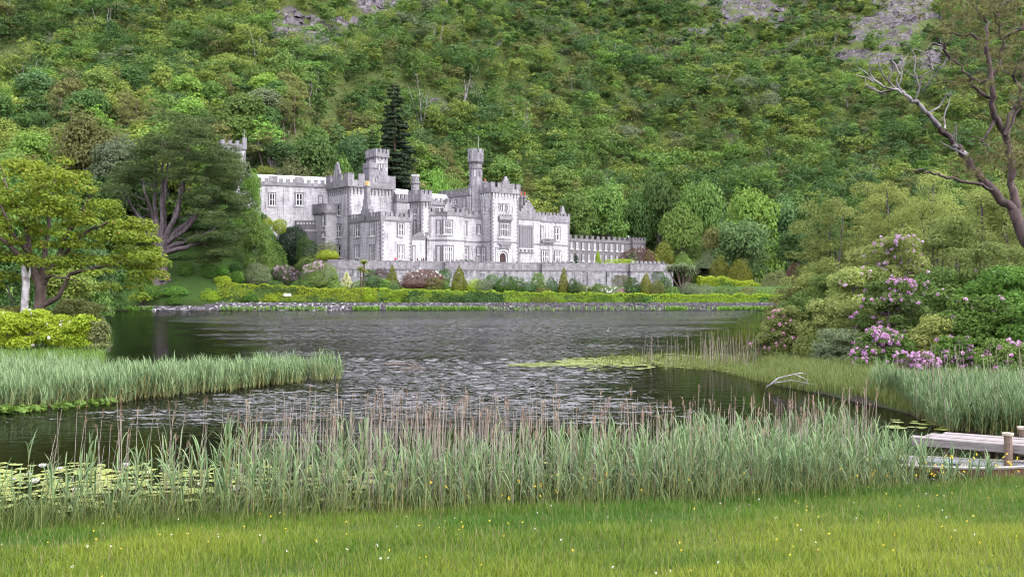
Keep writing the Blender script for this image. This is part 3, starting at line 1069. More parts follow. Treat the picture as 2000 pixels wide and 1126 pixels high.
obox(g, lB.o, lB.t, lB.n, (sg - 0.9, sg + 0.9), (-0.95, 0.15), (Z_at(366, 240), Z_at(363.5, 240)), WEA)
cg = g.build('gable_chimney', SM, bw)
g = Geo()
for q in (-0.42, 0.42):
    pt = lB.o + lB.t * (sg + q) + lB.n * (-0.4)
    prism(g, pt[0], pt[1], 0.34, 0.26, Z_at(363.5, 240), Z_at(354.5, 240), 10, 0)
g.build('chimney_pot', M['yellow_clay'], cg)

# three storey west block
fA0 = left(b0 - 0.4)
aA = front(bD).s(681)
fA = front(bD, 0)
aA1 = fA.s(769)
lA = left(aA, bD)
bA = bD + lA.s(640)
zA = Z_at(362, 244)
wb = wall_block('west_block', ab, (aA, aA1), (bD, bA), (8.0, zA - 0.25))
battlement('battlement', wb, (aA, aA1), (bD, bA), zA, 1.5, 1.5, 1.7, 1.1, 0.34, 1.7)
window(wb, lA, 653.5, 665, 400, 421, 2, 'curtain')
window(wb, lA, 650.5, 666.5, 439, 463, 3, 'curtain')
window(wb, lA, 650, 666.5, 479, 502, 3, 'glass')
g = Geo()
sc = lA.s(660)
for hw, z0_, z1_ in ((1.9, 1.4, 3.2), (1.3, 3.2, 4.4), (0.8, 4.4, 5.6), (0.4, 5.6, 6.2)):
    obox(g, lA.o, lA.t, lA.n, (sc - hw, sc + hw), (-0.12, 0.40), (zA + z0_, zA + z1_), WEA)
g.build('crest_gable', SM, wb)
g = Geo()
sc = fA.s(748)
for hw, z0_, z1_ in ((2.4, 1.4, 2.4), (1.8, 2.4, 3.2), (1.2, 3.2, 4.2), (0.5, 4.2, 5.0)):
    obox(g, fA.o, fA.t, fA.n, (sc - hw, sc + hw), (-0.12, 0.40), (zA + z0_, zA + z1_), WEA)
g.build('crest_gable', SM, wb)
# annex with the stone balcony at the back corner
ax = Geo()
a2 = aA - 3.3
lX = left(a2, bA - 4.6)
box(ax, (a2, aA - 0.01), (bA - 4.6, bA + 3), (6.0, Z_at(402, 250)), REAR)
an_ = ax.build('annex', SM, wb)
g = Geo()
zb_ = Z_at(417, 250)
box(g, (a2 - 0.3, aA - 0.02), (bA - 4.9, bA + 2), (zb_ - 0.3, zb_), TRI)
parapet_run(g, (a2 - 0.3, bA - 4.6), (0, 1), (-1, 0), -0.3, 6.5, zb_, 1.9, 0.25, 0.8, 0.2, 0.3, 0.1)
parapet_run(g, (a2 - 0.3, bA - 4.9), (1, 0), (0, -1), 0.25, 3.5, zb_, 1.9, 0.25, 0.8, 0.2, 0.3, 0.1)
g.build('balcony', SM, wb)
window(wb, lX, 629, 636.5, 421, 441, 2, 'curtain')
window(wb, lX, 629, 636, 454, 463, 2, 'curtain')

# block between the west block and the stair tower
fL = front(bD - 1.5)
q0, q1 = fL.s(775), fL.s(803)
mk = wall_block('middle_block', ab, (q0, q1), (bD - 1.5, bD + 9), (ZS, 26.4), quoins=False)
battlement('battlement', mk, (q0, q1), (bD - 1.5, bD + 9), 26.6, 0.8, 0.85, 0.8, 0.65)
g = Geo()
q2_, q3_ = front(bD + 3).s(772), front(bD + 3).s(803)
v = [(q2_, bD, 26.6), (q3_, bD, 26.6), (q3_, bD + 9, 26.6), (q2_, bD + 9, 26.6), (q2_, bD + 4.5, 30.4), (q3_, bD + 4.5, 30.4)]
g.add(v, [[0, 1, 5, 4], [2, 3, 4, 5]], SLA)
g.add(v, [[1, 2, 5], [3, 0, 4]], SLA)
g.build('roof', SM, mk)

# high belvedere tower behind the west block
fK = front(bD + 10)
k0, k1 = fK.s(735), fK.s(757.5)
kb = bD + 10 + left(k0, bD + 10).s(716)
zK = Z_at(307, 262)
kt = wall_block('belvedere_tower', ab, (k0, k1), (bD + 10, kb), (25, zK), quoins=False)
battlement('battlement', kt, (k0, k1), (bD + 10, kb), zK + 0.25, 0.8, 1.0, 0.75, 0.6, 0.3, 0.7)
for px in (740.3, 745, 749.7):
    window(kt, fK, px - 1.5, px + 1.5, 321, 333, 1, 'glass', 0, 0.2, sill=False)
g = Geo()
box(g, (k0 - 2.6, k0 - 0.01), (bD + 9.2, bD + 12.5), (26, Z_at(318, 260)), WEA)
box(g, (k0 - 2.75, k0 + 0.1), (bD + 9.05, bD + 12.6), (Z_at(329, 260), Z_at(327, 260)), TRI)
g.build('stair_turret', SM, kt)
chimney('chimney', wb, aA1 - 1.2, bD + 6, zA, zA + 3.2, 2, 0.6, 0, step=1.4)

# long range to the left, turned towards the water
LA = R(23)
e1 = T0 + U2 * aA + V2 * bA
rng_len = 22.5
o_l = e1 + np.array([-math.cos(LA), -math.sin(LA)]) * rng_len
lr = link('garden_range', None, ab)
lr.matrix_local = ab.matrix_basis.inverted() @ (Matrix.Translation((o_l[0], o_l[1], 0)) @ Matrix.Rotation(LA, 4, 'Z'))
fR = Face((0, 0), (1, 0), (0, -1), o_l, LA)
zR = Z_at(364, 251)
wl_ = rng_len + 0.8
g = Geo()
box(g, (0, wl_), (0, 8.5), (12, zR - 0.2), LIME)
box(g, (0.5, wl_ - 0.3), (0.5, 8), (zR - 0.2, zR), SLA)
v = [(0.2, 0.6, zR), (wl_, 0.6, zR), (wl_, 8, zR), (0.2, 8, zR), (0.2, 4.2, zR + 2.9), (wl_, 4.2, zR + 2.9)]
g.add(v, [[0, 1, 5, 4], [2, 3, 4, 5]], SLA)
g.add(v, [[1, 2, 5], [3, 0, 4]], SLA)
for px in (501, 555):
    s_ = fR.s(px)
    obox(g, fR.o, fR.t, fR.n, (s_ - 0.07, s_ + 0.07), (0, 0.14), (fR.z(428, px), fR.z(366, px)), PAL)
gr = g.build('range_walls', SM, lr)
battlement('battlement', lr, (0, wl_), (0, 8.5), zR, 0.7, 0.75, 0.95, 0.8, sides='FL')
for px in (534, 584):
    g = Geo()
    s_ = fR.s(px)
    obox(g, fR.o, fR.t, fR.n, (s_ - 1.0, s_ + 1.0), (-0.4, 0.2), (zR + 0.68, zR + 2.1), WEA)
    g.build('merlon_block', SM, lr)
for p0, p1 in ((525, 538), (577, 591.5)):
    window(lr, fR, p0, p1, 377.5, 401.5, 2, 'glass')
window(lr, fR, 622.5, 629, 383, 400, 2, 'glass')
# dark retaining wall below the range
g = Geo()
obox(g, fR.o, fR.t, fR.n, (fR.s(576), rng_len - 0.4), (0.02, 0.9), (6, fR.z(431, 600)), DRK)
obox(g, fR.o, fR.t, fR.n, (fR.s(576), rng_len - 0.4), (0.02, 1.2), (6, fR.z(450, 600)), DRK)
for px in np.arange(579, 618, 6):
    obox(g, fR.o, fR.t, fR.n, (fR.s(px), fR.s(px) + 0.35), (0.9, 1.1), (fR.z(439, 600), fR.z(435, 600)), REAR)
obox(g, fR.o, fR.t, fR.n, (fR.s(588), rng_len - 0.4), (1.2, 1.35), (fR.z(451, 600), fR.z(449.5, 600)), PAL)
g.build('retaining_wall', SM, lr)

# lone tower in the trees
tj = link('wooded_tower', None, None, (X_at(453, 262), 262, 0), R(25))
tag(tj, 'square battlemented stone tower half hidden in trees beyond the pale garden range', 'tower')
zj = Z_at(289, 259)
g = Geo()
box(g, (-3.0, 3.0), (-3, 3), (22, zj), LIME)
box(g, (-3.1, 3.1), (-3.1, 3.1), (Z_at(293, 259), Z_at(290, 259)), WEA)
box(g, (2.55, 3.06), (-3.06, -2.5), (22, zj - 1.0), TRI)
g.build('tower_shaft', SM, tj)
battlement('battlement', tj, (-3, 3), (-3, 3), zj, 1.1, 0.8, 0.9, 0.7, 0.15)
g = Geo()
box(g, (2.2, 3.25), (-3.25, -2.2), (zj, zj + 2.9), WEA)
tube(g, [(2.7, -2.7, zj + 2.9), (2.7, -2.7, zj + 5.2)], [0.06, 0.04], 5, SLA)
g.build('corner_turret', SM, tj)

# low grey wing beyond
fH = front(16.0)
h0, h1 = fH.s(1100), fH.s(1232)
h2 = front(15.3).s(1260)
zH = 18.9
wg = link('school_wing', None, None, (T0[0], T0[1], 0), TH)
tag(wg, 'low grey two storey battlemented wing with rows of narrow windows', 'wing')
wbk = wall_block('long_walls', wg, (h0, h1), (16, 25), (8, zH), wallmat=WING, quoins=False)
battlement('battlement', wbk, (h0, h1), (16, 25), zH + 0.1, 0.55, 0.85, 1.1, 1.25, mt=WING, sides='FR')
ebk = wall_block('end_tower', wg, (h1 + 0.01, h2), (15.2, 25), (8, zH + 0.1), wallmat=WING, quoins=False)
battlement('battlement', ebk, (h1 + 0.01, h2), (15.2, 25), zH + 0.3, 0.6, 0.8, 0.7, 0.7, mt=WING)
for i, x in enumerate((58, 100, 142, 184, 226, 266, 307, 347, 387, 426)):
    px = 1100 + x / 3.704
    sl = 5.3 * (x - 58) / 368
    window(wbk, fH, px - 2.3, px + 2.3, 472.5 + sl, 485.5 + sl, 2, 'curtain', 0, 0.2)
    window(wbk, fH, px - 2.3, px + 2.3, 495 + sl, 508 + sl, 2, 'curtain', 0, 0.2)
fH2 = front(15.2)
for px in (1240.5, 1247, 1254):
    window(ebk, fH2, px - 2.4, px + 2.4, 481, 491, 2, 'curtain', 0, 0.2)
g = Geo()
sp = fH2.s(1245)
prism(g, sp, 19, 0.45, 0.4, zH + 0.2, zH + 1.2, 8, 0)
prism(g, sp, 19, 0.32, 0.22, zH + 1.2, zH + 2.1, 8, 0)
prism(g, sp, 19, 0.2, 0.2, zH + 2.1, zH + 2.5, 8, 0)
g.build('roof_finial', M['white_paint'], ebk)

# ------------------------------------------------------------------ terrace and garden walls
W0, W1 = np.array([-41.4, 222.0]), np.array([41.3, 255.0])
WD = W1 - W0
WLEN = np.linalg.norm(WD)
WA = math.atan2(WD[1], WD[0])
ZT = 10.15
fW = Face((0, 0), (1, 0), (0, -1), W0, WA)
tw_ = link('terrace_wall', None, None, (W0[0], W0[1], 0), WA)
tag(tw_, 'long weathered stone terrace wall with parapet running below the abbey', 'wall')
TM = [M['terrace_stone'], M['weathered'], M['trim']]
g = Geo()
box(g, (0, WLEN), (0, 0.9), (2.5, 9.0), 0)
box(g, (-0.05, WLEN + 0.05), (-0.14, 1.0), (8.72, 9.0), 2)
BAST = ((867, 927), (1056, 1121), (1228, 1296))
for p0, p1 in BAST:
    box(g, (fW.s(p0), fW.s(p1)), (-1.0, 0.01), (2.5, 8.72), 0)
    box(g, (fW.s(p0) - 0.12, fW.s(p1) + 0.12), (-1.14, -0.15), (8.723, 9.02), 2)
for px in (1150, 1188, 840, 990):
    s_ = fW.s(px)
    box(g, (s_ - 0.5, s_ + 0.5), (-0.35, 0.0), (2.5, 8.6), 0)
g.build('retaining_face', TM, tw_)
g = Geo()
box(g, (0, WLEN), (0.08, 0.58), (9.0, 10.55), 1)
rg = RNG(5)
s_ = 0.3
while s_ < WLEN - 3:
    w_ = rg.uniform(2.2, 4.6)
    box(g, (s_, s_ + w_), (0.02, 0.64), (10.55, 10.78 + rg.uniform(-0.04, 0.08)), 0)
    s_ += w_ + rg.uniform(0.25, 0.7)
for p0, p1 in BAST:
    a, b = fW.s(p0), fW.s(p1)
    box(g, (a, b), (-0.95, -0.45), (9.02, 10.7), 1)
    k = max(4, int((b - a) / 1.25))
    for i in range(k):
        c = a + (b - a) * (i + 0.5) / k
        prism(g, c, -0.7, 0.48, 0.4, 10.7, 11.15 + (0.25 if p0 > 1200 else 0), 8, 0)
g.build('parapet', TM, tw_)
# the terrace floor behind it
g = Geo()
pp = [W0 + V2 * 0 + np.array([0.2, 0.7]), W1 + np.array([0, 0.7]), np.array([78, 318]), np.array([58, 345]), np.array([-10, 295]), np.array([-43, 262]), np.array([-41.6, 232])]
g.add([(p_[0], p_[1], ZT) for p_ in pp], [list(range(len(pp)))])
tag(g.build('terrace', plain('terrace_gravel', (0.42, 0.40, 0.39), 0.9, (0.34, 0.33, 0.32), 6.0)), kind='structure')
# low wall by the wing
g = Geo()
fw2 = Face((0, 0), (1, 0), (0, -1), T0 + U2 * fH.s(1118) + V2 * 6, TH)
o_ = T0 + U2 * fH.s(1112) + V2 * 5
for px in np.arange(1121, 1186, 3.2):
    pass
lw = link('forecourt_wall', None, None, (o_[0], o_[1], 0), TH)
tag(lw, 'low dark crenellated wall in front of the grey wing', 'wall')
Lw = 26
box(g, (0, Lw), (0, 0.4), (9.5, 11.5), 0)
for i in range(13):
    box(g, (i * 2 + 0.2, i * 2 + 1.3), (0.004, 0.396), (11.5, 11.95), 0)
g.build('wall_face', M['dark_stone'], lw)

# rubble embankment along the far shore
rg = RNG(12)
g = Geo()
n = 8200
px = rg.uniform(272, 1535, n)
vis = np.where(px < 420, 0.55, 1.0)
xx = X_at(px, 196.0)
row = rg.random(n)
yy = 195.3 + row * 1.5 + rg.normal(size=n) * 0.12
zz = -0.05 + row * 1.5 * vis
base = np.array([[-1, -1, -1], [1, -1, -1], [1, 1, -1], [-1, 1, -1], [-.8, -.8, 1], [.8, -.8, 1], [.8, .8, 1], [-.8, .8, 1]], float)
sx, sy, sz = rg.uniform(0.12, 0.42, n), rg.uniform(0.12, 0.3, n), rg.uniform(0.06, 0.17, n)
v = base[None] * np.stack([sx, sy, sz], 1)[:, None] * (1 + 0.22 * rg.normal(size=(n, 8, 3)))
an = rg.uniform(-0.5, 0.5, n)
ca, sa = np.cos(an)[:, None], np.sin(an)[:, None]
v = np.stack([v[..., 0] * ca - v[..., 1] * sa, v[..., 0] * sa + v[..., 1] * ca, v[..., 2]], -1) + np.stack([xx, yy, zz], 1)[:, None]
q = np.array([[3, 2, 1, 0], [4, 5, 6, 7], [0, 1, 5, 4], [1, 2, 6, 5], [2, 3, 7, 6], [3, 0, 4, 7]])
vr = rg.random(n) * np.interp(px, [650, 950, 1535], [1.0, 0.82, 0.72])
g.add(v.reshape(-1, 3), (np.arange(n)[:, None, None] * 8 + q[None]).reshape(-1, 4), 0, np.repeat(vr, 6))
box(g, (X_at(400, 196.6), X_at(1535, 196.6)), (196.3, 197.2), (-1.0, 1.25), 0)
m, t, p = mat('rubble')
at = N(t, 'ShaderNodeAttribute', attribute_name='var')
cr = N(t, 'ShaderNodeValToRGB')
cr.color_ramp.elements[0].color, cr.color_ramp.elements[1].color = (0.05, 0.045, 0.05, 1), (0.5, 0.48, 0.5, 1)
e = cr.color_ramp.elements.new(0.72)
e.color = (0.13, 0.118, 0.128, 1)
t.links.new(at.outputs['Fac'], cr.inputs[0])
t.links.new(cr.outputs[0], p.inputs['Base Color'])
M['rubble'] = m
tag(g.build('shore_embankment', m), 'grey and white rubble stone embankment along the far water edge', 'embankment')

# ------------------------------------------------------------------ trees
def broadleaf_clumps(rng, H, Rr, n=30, base=0.3, flat=0.8, lean=(0, 0)):
    zc, hz = H * (base + (1 - base) * 0.52), H * (1 - base) * 0.5
    cl = []
    for i in range(n):
        d = nrm(rng.normal(size=3))
        if d[2] < -0.45:
            d[2] = -d[2]
        q = rng.uniform(0.55, 0.82)
        r = Rr * rng.uniform(0.26, 0.42)
        cl.append((d[0] * Rr * q + lean[0] * d[2], d[1] * Rr * q + lean[1] * d[2], zc + d[2] * hz * q, r, flat))
    if base < 0.1:
        for i in range(n // 4):
            a, q = rng.uniform(0, 6.28), rng.uniform(0.35, 0.75)
            cl.append((math.cos(a) * Rr * q, math.sin(a) * Rr * q, H * rng.uniform(0.08, 0.3), Rr * 0.36, flat))
    for i in range(n // 4):
        cl.append((rng.normal() * Rr * 0.25, rng.normal() * Rr * 0.25, zc + hz * rng.uniform(-0.1, 0.45), Rr * 0.4, flat))
    return cl


def lobed_clumps(rng, H, Rr, n, base, flat):
    """uneven crown of two to four unequal domes"""
    cl = []
    k = int(rng.integers(2, 5))
    for i in range(k):
        a, q = rng.uniform(0, 6.28), Rr * rng.uniform(0.25, 0.6)
        h_, r_ = H * rng.uniform(0.68, 1.02), Rr * rng.uniform(0.5, 0.8)
        sub = broadleaf_clumps(rng, h_, r_, max(7, n // k), base, flat * rng.uniform(0.75, 1.1))
        cl += [(c[0] + math.cos(a) * q, c[1] + math.sin(a) * q, *c[2:]) for c in sub]
    return cl


def trunk_mesh(rng, H, Rr, clumps, r0, fork=0.35, limbs=9, name='trunk', bk='grey', bend=0.06, sides=7):
    g = Geo()
    p0, p1 = np.array([0, 0, -0.6]), np.array([rng.normal() * H * bend, rng.normal() * H * bend, H * fork])
    pts = curve(p0, p1, rng.normal(size=3) * H * 0.02, 5)
    tube(g, pts, [r0 * 1.35, r0 * 1.05, r0 * 0.92, r0 * 0.82, r0 * 0.7], sides)
    top = p1 + np.array([0, 0, H * 0.3])
    tube(g, curve(p1, top, rng.normal(size=3) * H * 0.03, 4), [r0 * 0.7, r0 * 0.5, r0 * 0.35, r0 * 0.18], 6)
    for k in rng.permutation(len(clumps))[:limbs]:
        c = np.array(clumps[k][:3])
        f = rng.uniform(0.0, 0.55)
        st = p1 * (1 - f) + top * f if rng.random() < 0.6 else pts[3] * (1 - f) + p1 * f
        bd = np.array([0, 0, -1.0]) * np.linalg.norm(c - st) * 0.10 + rng.normal(size=3) * 0.2
        rr = r0 * rng.uniform(0.28, 0.45)
        tube(g, curve(st, c, bd, 5), [rr, rr * 0.8, rr * 0.6, rr * 0.4, rr * 0.15], 5)
    return g.mesh(name, B_[bk], True)


def crown_mesh(rng, clumps, dens, leaf, aspect=0.6, name='crown', m_='mid green', low=-0.35, up=0.45):
    P, Nn, V = clump_points(clumps, dens, rng, low, up)
    g = Geo()
    leaves(g, P, Nn, leaf * rng.uniform(0.7, 1.3, len(P)), aspect, rng, 0, V)
    return g.mesh(name, G_[m_] if isinstance(m_, str) else m_)


PROTO = []
for k in range(7):
    rg = RNG(100 + k)
    H, Rr = rg.uniform(9.5, 12.5), rg.uniform(4.3, 5.8)
    cl = (lobed_clumps if k % 3 else broadleaf_clumps)(rg, H, Rr, 42, 0.02, rg.uniform(0.6, 0.8))
    PROTO.append((trunk_mesh(rg, H, Rr, cl, 0.24, 0.36), crown_mesh(rg, cl, 30, 0.56), H, Rr))
DOME = []
for k in range(7):
    rg = RNG(170 + k)
    H, Rr = rg.uniform(9.5, 12.5), rg.uniform(4.3, 5.8)
    cl = broadleaf_clumps(rg, H, Rr, 46, 0.02, rg.uniform(0.6, 0.8))
    DOME.append((trunk_mesh(rg, H, Rr, cl, 0.24, 0.36), crown_mesh(rg, cl, 34, 0.5), H, Rr))
PINE = []
for k in range(2):
    rg = RNG(140 + k)
    cl = []
    for i in range(22):
        a, q = rg.uniform(0, 6.28), rg.uniform(0.2, 1)
        h = rg.uniform(0.45, 1.0)
        rad = 3.6 * (1.25 - h) * q + 0.3
        cl.append((math.cos(a) * rad, math.sin(a) * rad, 11 * h, rg.uniform(1.0, 1.7), 0.42))
    PINE.append((trunk_mesh(rg, 11, 4, cl, 0.22, 0.6, 14, bk='brown'), crown_mesh(rg, cl, 55, 0.42, 0.4), 11, 3.6))


def dead_mesh(seed, H=8, name='dead_tree', bk='dead', n=9, r0=0.13, spread=0.34):
    rg = RNG(seed)
    g = Geo()
    top = np.array([rg.normal() * 0.5, rg.normal() * 0.5, H])
    tr = curve((0, 0, -0.5), top, rg.normal(size=3) * 0.4, 8)
    tube(g, tr, np.linspace(r0, r0 * 0.25, 8), 6)
    for i in range(n):
        k = rg.integers(2, 7)
        a = rg.uniform(0, 6.28)
        L = H * spread * rg.uniform(0.5, 1.1) * (1.15 - k / 9)
        e = tr[k] + np.array([math.cos(a) * L, math.sin(a) * L, L * rg.uniform(0.3, 1.0)])
        br = curve(tr[k], e, (0, 0, -L * 0.08), 4)
        tube(g, br, np.linspace(r0 * 0.5, r0 * 0.12, 4), 4)
        for j in range(3):
            a2 = a + rg.normal() * 0.8
            L2 = L * rg.uniform(0.3, 0.55)
            st = br[rg.integers(1, 4)]
            tube(g, curve(st, st + np.array([math.cos(a2) * L2, math.sin(a2) * L2, L2 * rg.uniform(0.2, 1.0)]), (0, 0, 0), 3), np.linspace(r0 * 0.22, r0 * 0.08, 3), 4)
    return g.mesh(name, B_[bk], True)


def set_mat(o, m_):
    o.material_slots[0].link = 'OBJECT'
    o.material_slots[0].material = m_


def plant_tree(proto, x, y, z, sc, rz, tint, name, label, group=None, zs=1.0):
    r = link(name, None, None, (x, y, z), rz, (sc, sc, sc * zs))
    tag(r, label, 'tree', group)
    link('trunk', proto[0], r)
    c_ = link('crown', proto[1], r)
    set_mat(c_, G_[tint])
    return r


# the wood on the hillside
LANDM = [(-999, 'above the spreading cypress'), (430, 'above the lone wooded tower'), (560, 'above the pale garden range'), (690, 'above the west block'),
         (800, 'above the stair tower'), (905, 'above the octagonal turret'), (1000, 'above the chapel range'), (1115, 'above the grey wing'),
         (1260, 'above the end of the terrace wall'), (1400, 'above the golden yews'), (1560, 'above the rhododendron bank'), (1700, 'behind the leaning pine')]
rg = RNG(77)
pts = []
sp = 7.1
for yy in np.arange(200, 690, sp):
    for xx in np.arange(-420, 470, sp):
        pts.append((xx + rg.uniform(-0.48, 0.48) * sp, yy + rg.uniform(-0.48, 0.48) * sp))
pts = np.array(pts)
X, Y = pts.T
Zt = ground(X, Y)
s_ = Y - hill_base(X)
px, py = CX + F * X / Y, HY - F * (Zt - EYE) / Y
ok = (s_ > 9) | ((X < -82) & (Y > 203)) | ((X < -70) & (Y > 232) & (s_ > -14))
ok &= (px > -420) & (px < 2500) & (py > -60)
ok &= np.hypot(X - X_at(453, 262), Y - 262) > 6.5
ok &= ~((X > -77) & (X < -40) & (Y < 262))
ok &= shore(X, Y) > 4
rkk = rockiness(X, Y, Zt)
ok &= rg.random(len(X)) > rkk * 1.25
ok &= (Zt - EYE) / Y < 0.335
big = fbm(X / 45, Y / 45, 51, 3)
patch = fbm(X / 22, Y / 22, 61, 3)
idx = np.where(ok)[0]
idx = idx[np.argsort(np.hypot(X[idx], Y[idx]))]
hgt = sstep(20, 160, Zt)
GROUP = 'broadleaved trees of the hillside wood'
ORD = ['lowest', 'second lowest', 'third up', 'fourth up', 'fifth up', 'sixth up', 'seventh up', 'eighth up', 'ninth up', 'tenth up', 'eleventh up', 'twelfth up']
fg_ = Geo()
LOW = []
for k in range(12):
    r2 = RNG(300 + k)
    cl = lobed_clumps(r2, r2.uniform(8.5, 11.5), r2.uniform(4.8, 6.4), 26, 0.05, 0.68)
    LOW.append(clump_points(cl, 13, r2, -0.25, 0.6))
cols = np.array([0.17, 0.31, 0.18, 0.08, 0.07, 0.11, 0.02, 0.06])
todo = []
NEAR = 285
far_set = []
for rank, k in enumerate(idx):
    w = cols.copy()
    w[0] *= 1 + 3 * max(0, 0.5 - big[k]) * 4
    w[2] *= 1 + 5 * max(0, big[k] - 0.5)
    w[3] *= 1 + 8 * max(0, patch[k] - 0.5)
    w[6] *= 0.4 + 1.6 * hgt[k]
    w[7] *= 0.4 + 1.2 * hgt[k]
    w[5] *= 1.4 - hgt[k]
    ti = int(rg.choice(8, p=w / w.sum()))
    sc = (rg.uniform(0.7, 1.65) if len(todo) >= NEAR else rg.uniform(0.8, 1.35)) * (1.15 - 0.36 * hgt[k]) * (0.85 + 0.3 * patch[k])
    if len(todo) < NEAR and -90 < px[k] < 2090:
        todo.append((k, ti, sc, rg.random() < 0.13))
    else:
        far_set.append((k, ti, sc))
# labels: tint + landmark + order up the slope
bins = {}
for q in todo:
    k, ti, sc, pine = q
    lm = [l for a, l in LANDM if px[k] >= a][-1]
    bins.setdefault((('pine' if pine else TINTS[ti]), lm), []).append(q)
for (kind, lm), qs in bins.items():
    qs.sort(key=lambda q: -py[q[0]])
    for n_, (k, ti, sc, pine) in enumerate(qs):
        of = '' if len(qs) == 1 else ', ' + (ORD[n_] if n_ < len(ORD) else 'number %d up' % (n_ + 1))
        if pine:
            lab = 'flat-topped olive pine in the wood ' + lm + of
        else:
            lab = kind + ' tree in the wood ' + lm + of
        pr = PINE[k % 2] if pine else PROTO[k % 7]
        plant_tree(pr, X[k], Y[k], Zt[k] - 0.3, sc * (1.05 if pine else 1), rg.uniform(0, 6.28), 'olive' if pine else TINTS[ti],
                   'pine_tree' if pine else 'woodland_tree', lab, 'pines of the hillside wood' if pine else GROUP, rg.uniform(0.85, 1.1))
for k, ti, sc in far_set:
    P, Nn, V = LOW[int(rg.integers(12))]
    if Y[k] > 400:
        sel = rg.random(len(P)) < 0.75
        P, Nn, V = P[sel], Nn[sel], V[sel]
    a = rg.uniform(0, 6.28)
    ca, sa = math.cos(a), math.sin(a)
    rot = np.array([[ca, -sa, 0], [sa, ca, 0], [0, 0, 1]])
    big_leaf = 0.72 * (1 + max(0, Y[k] - 330) / 700)
    leaves(fg_, (P @ rot.T) * sc + np.array([X[k], Y[k], Zt[k] - 1.2]), Nn @ rot.T, big_leaf * rg.uniform(0.7, 1.25, len(P)) * sc ** 0.5, 0.6, rg, ti,
           np.clip(V * 0.75 + rg.uniform(-0.05, 0.3), 0, 1))
    if rg.random() < 1.1:                           # understorey and side boughs that knit the crowns together
        P, Nn, V = LOW[int(rg.integers(12))]
        sel = rg.random(len(P)) < 0.4
        P, Nn, V = P[sel], Nn[sel], V[sel]
        s2 = sc * rg.uniform(0.3, 0.55)
        leaves(fg_, P * s2 + np.array([X[k] + rg.normal() * 4, Y[k] + rg.normal() * 4, Zt[k] + sc * rg.uniform(0.5, 4.5)]), Nn, big_leaf * 0.8 * rg.uniform(0.7, 1.25, len(P)), 0.6, rg,
               int(rg.choice(8, p=cols)), np.clip(V * 0.75 + rg.uniform(-0.05, 0.3), 0, 1))
    if rg.random() < 0.05:                          # bare boughs showing through the canopy
        c0 = np.array([X[k] + rg.normal() * 2, Y[k] - 2.5 * sc, Zt[k]])
        hh = sc * rg.uniform(6, 11)
        for q in range(int(rg.integers(2, 6))):
            e = c0 + np.array([rg.normal() * 2.2 * sc, rg.normal() * 1.2, hh * rg.uniform(0.75, 1.05)])
            tube(fg_, curve(c0, e, rg.normal(size=3) * 0.5, 4), np.array([0.15, 0.12, 0.08, 0.03]) * sc, 4, 8)
tag(fg_.build('hillside_wood', [G_[t_] for t_ in TINTS] + [B_['dead']]), 'dense mixed wood covering the upper mountainside', 'wood', kind='stuff')
# low heath and scrub between the trees
sg_ = Geo()
n = 33000
xx, yy = rg.uniform(-420, 480, n), rg.uniform(300, 690, n)
zz = ground(xx, yy)
ppx, ppy = CX + F * xx / yy, HY - F * (zz - EYE) / yy
k = (ppx > -400) & (ppx < 2450) & (ppy > -80) & (ppy < 330) & ((yy - hill_base(xx)) > 30)
xx, yy, zz = xx[k], yy[k], zz[k]
keep = rg.random(len(xx)) > rockiness(xx, yy, zz) * 0.35
xx, yy, zz = xx[keep], yy[keep], zz[keep]
m_ = 16
nn_ = len(xx)
P = np.repeat(np.stack([xx, yy, zz], 1), m_, 0) + rg.normal(size=(nn_ * m_, 3)) * np.array([0.9, 0.9, 0.45]) + np.array([0, 0, 0.5])
ti = np.repeat(rg.choice(4, nn_, p=[0.3, 0.3, 0.25, 0.15]), m_)
leaves(sg_, P, rg.normal(size=(len(P), 3)) + np.array([0, -0.4, 1.0]), 0.75 * rg.uniform(0.6, 1.3, len(P)), 0.6, rg, ti)
tag(sg_.build('heath_scrub', [G_['yellow-green'], G_['olive'], G_['mid green'], G_['brownish green']]), 'low bushy scrub and bracken over the mountainside', 'scrub', kind='stuff')

# broken rock standing out of the upper slope
rg = RNG(23)
n = 9000
xx, yy = rg.uniform(-200, 330, n), rg.uniform(400, 660, n)
zz = ground(xx, yy)
rr_ = rockiness(xx, yy, zz)
k = rg.random(n) < rr_ * 0.75 * (0.3 + 1.2 * vnoise(xx / 14, yy / 9, 44))
xx, yy, zz = xx[k], yy[k], zz[k]
n = len(xx)
g = Geo()
base = np.array([[-1, -1, -1], [1, -1, -1], [1, 1, -1], [-1, 1, -1], [-.7, -.5, 1], [.7, -.5, 1], [.6, .8, .8], [-.6, .8, .8]], float)
sz_ = 0.7 * 3.6 ** rg.random(n)
v = base[None] * (np.stack([sz_ * 1.5, sz_ * 1.1, sz_ * 0.75], 1))[:, None] * (1 + 0.28 * rg.normal(size=(n, 8, 3)))
an = rg.uniform(-0.9, 0.9, n)
ca, sa = np.cos(an)[:, None], np.sin(an)[:, None]
v = np.stack([v[..., 0] * ca - v[..., 1] * sa, v[..., 0] * sa + v[..., 1] * ca, v[..., 2]], -1) + np.stack([xx, yy, zz + 0.4], 1)[:, None]
q = np.array([[3, 2, 1, 0], [4, 5, 6, 7], [0, 1, 5, 4], [1, 2, 6, 5], [2, 3, 7, 6], [3, 0, 4, 7]])
g.add(v.reshape(-1, 3), (np.arange(n)[:, None, None] * 8 + q[None]).reshape(-1, 4))
tag(g.build('rock_outcrop', plain('purple_rock', (0.165, 0.145, 0.155), 0.95, (0.05, 0.043, 0.047), 0.5)), 'broken purple-grey rock outcrops on the upper mountainside', 'rocks', kind='stuff')

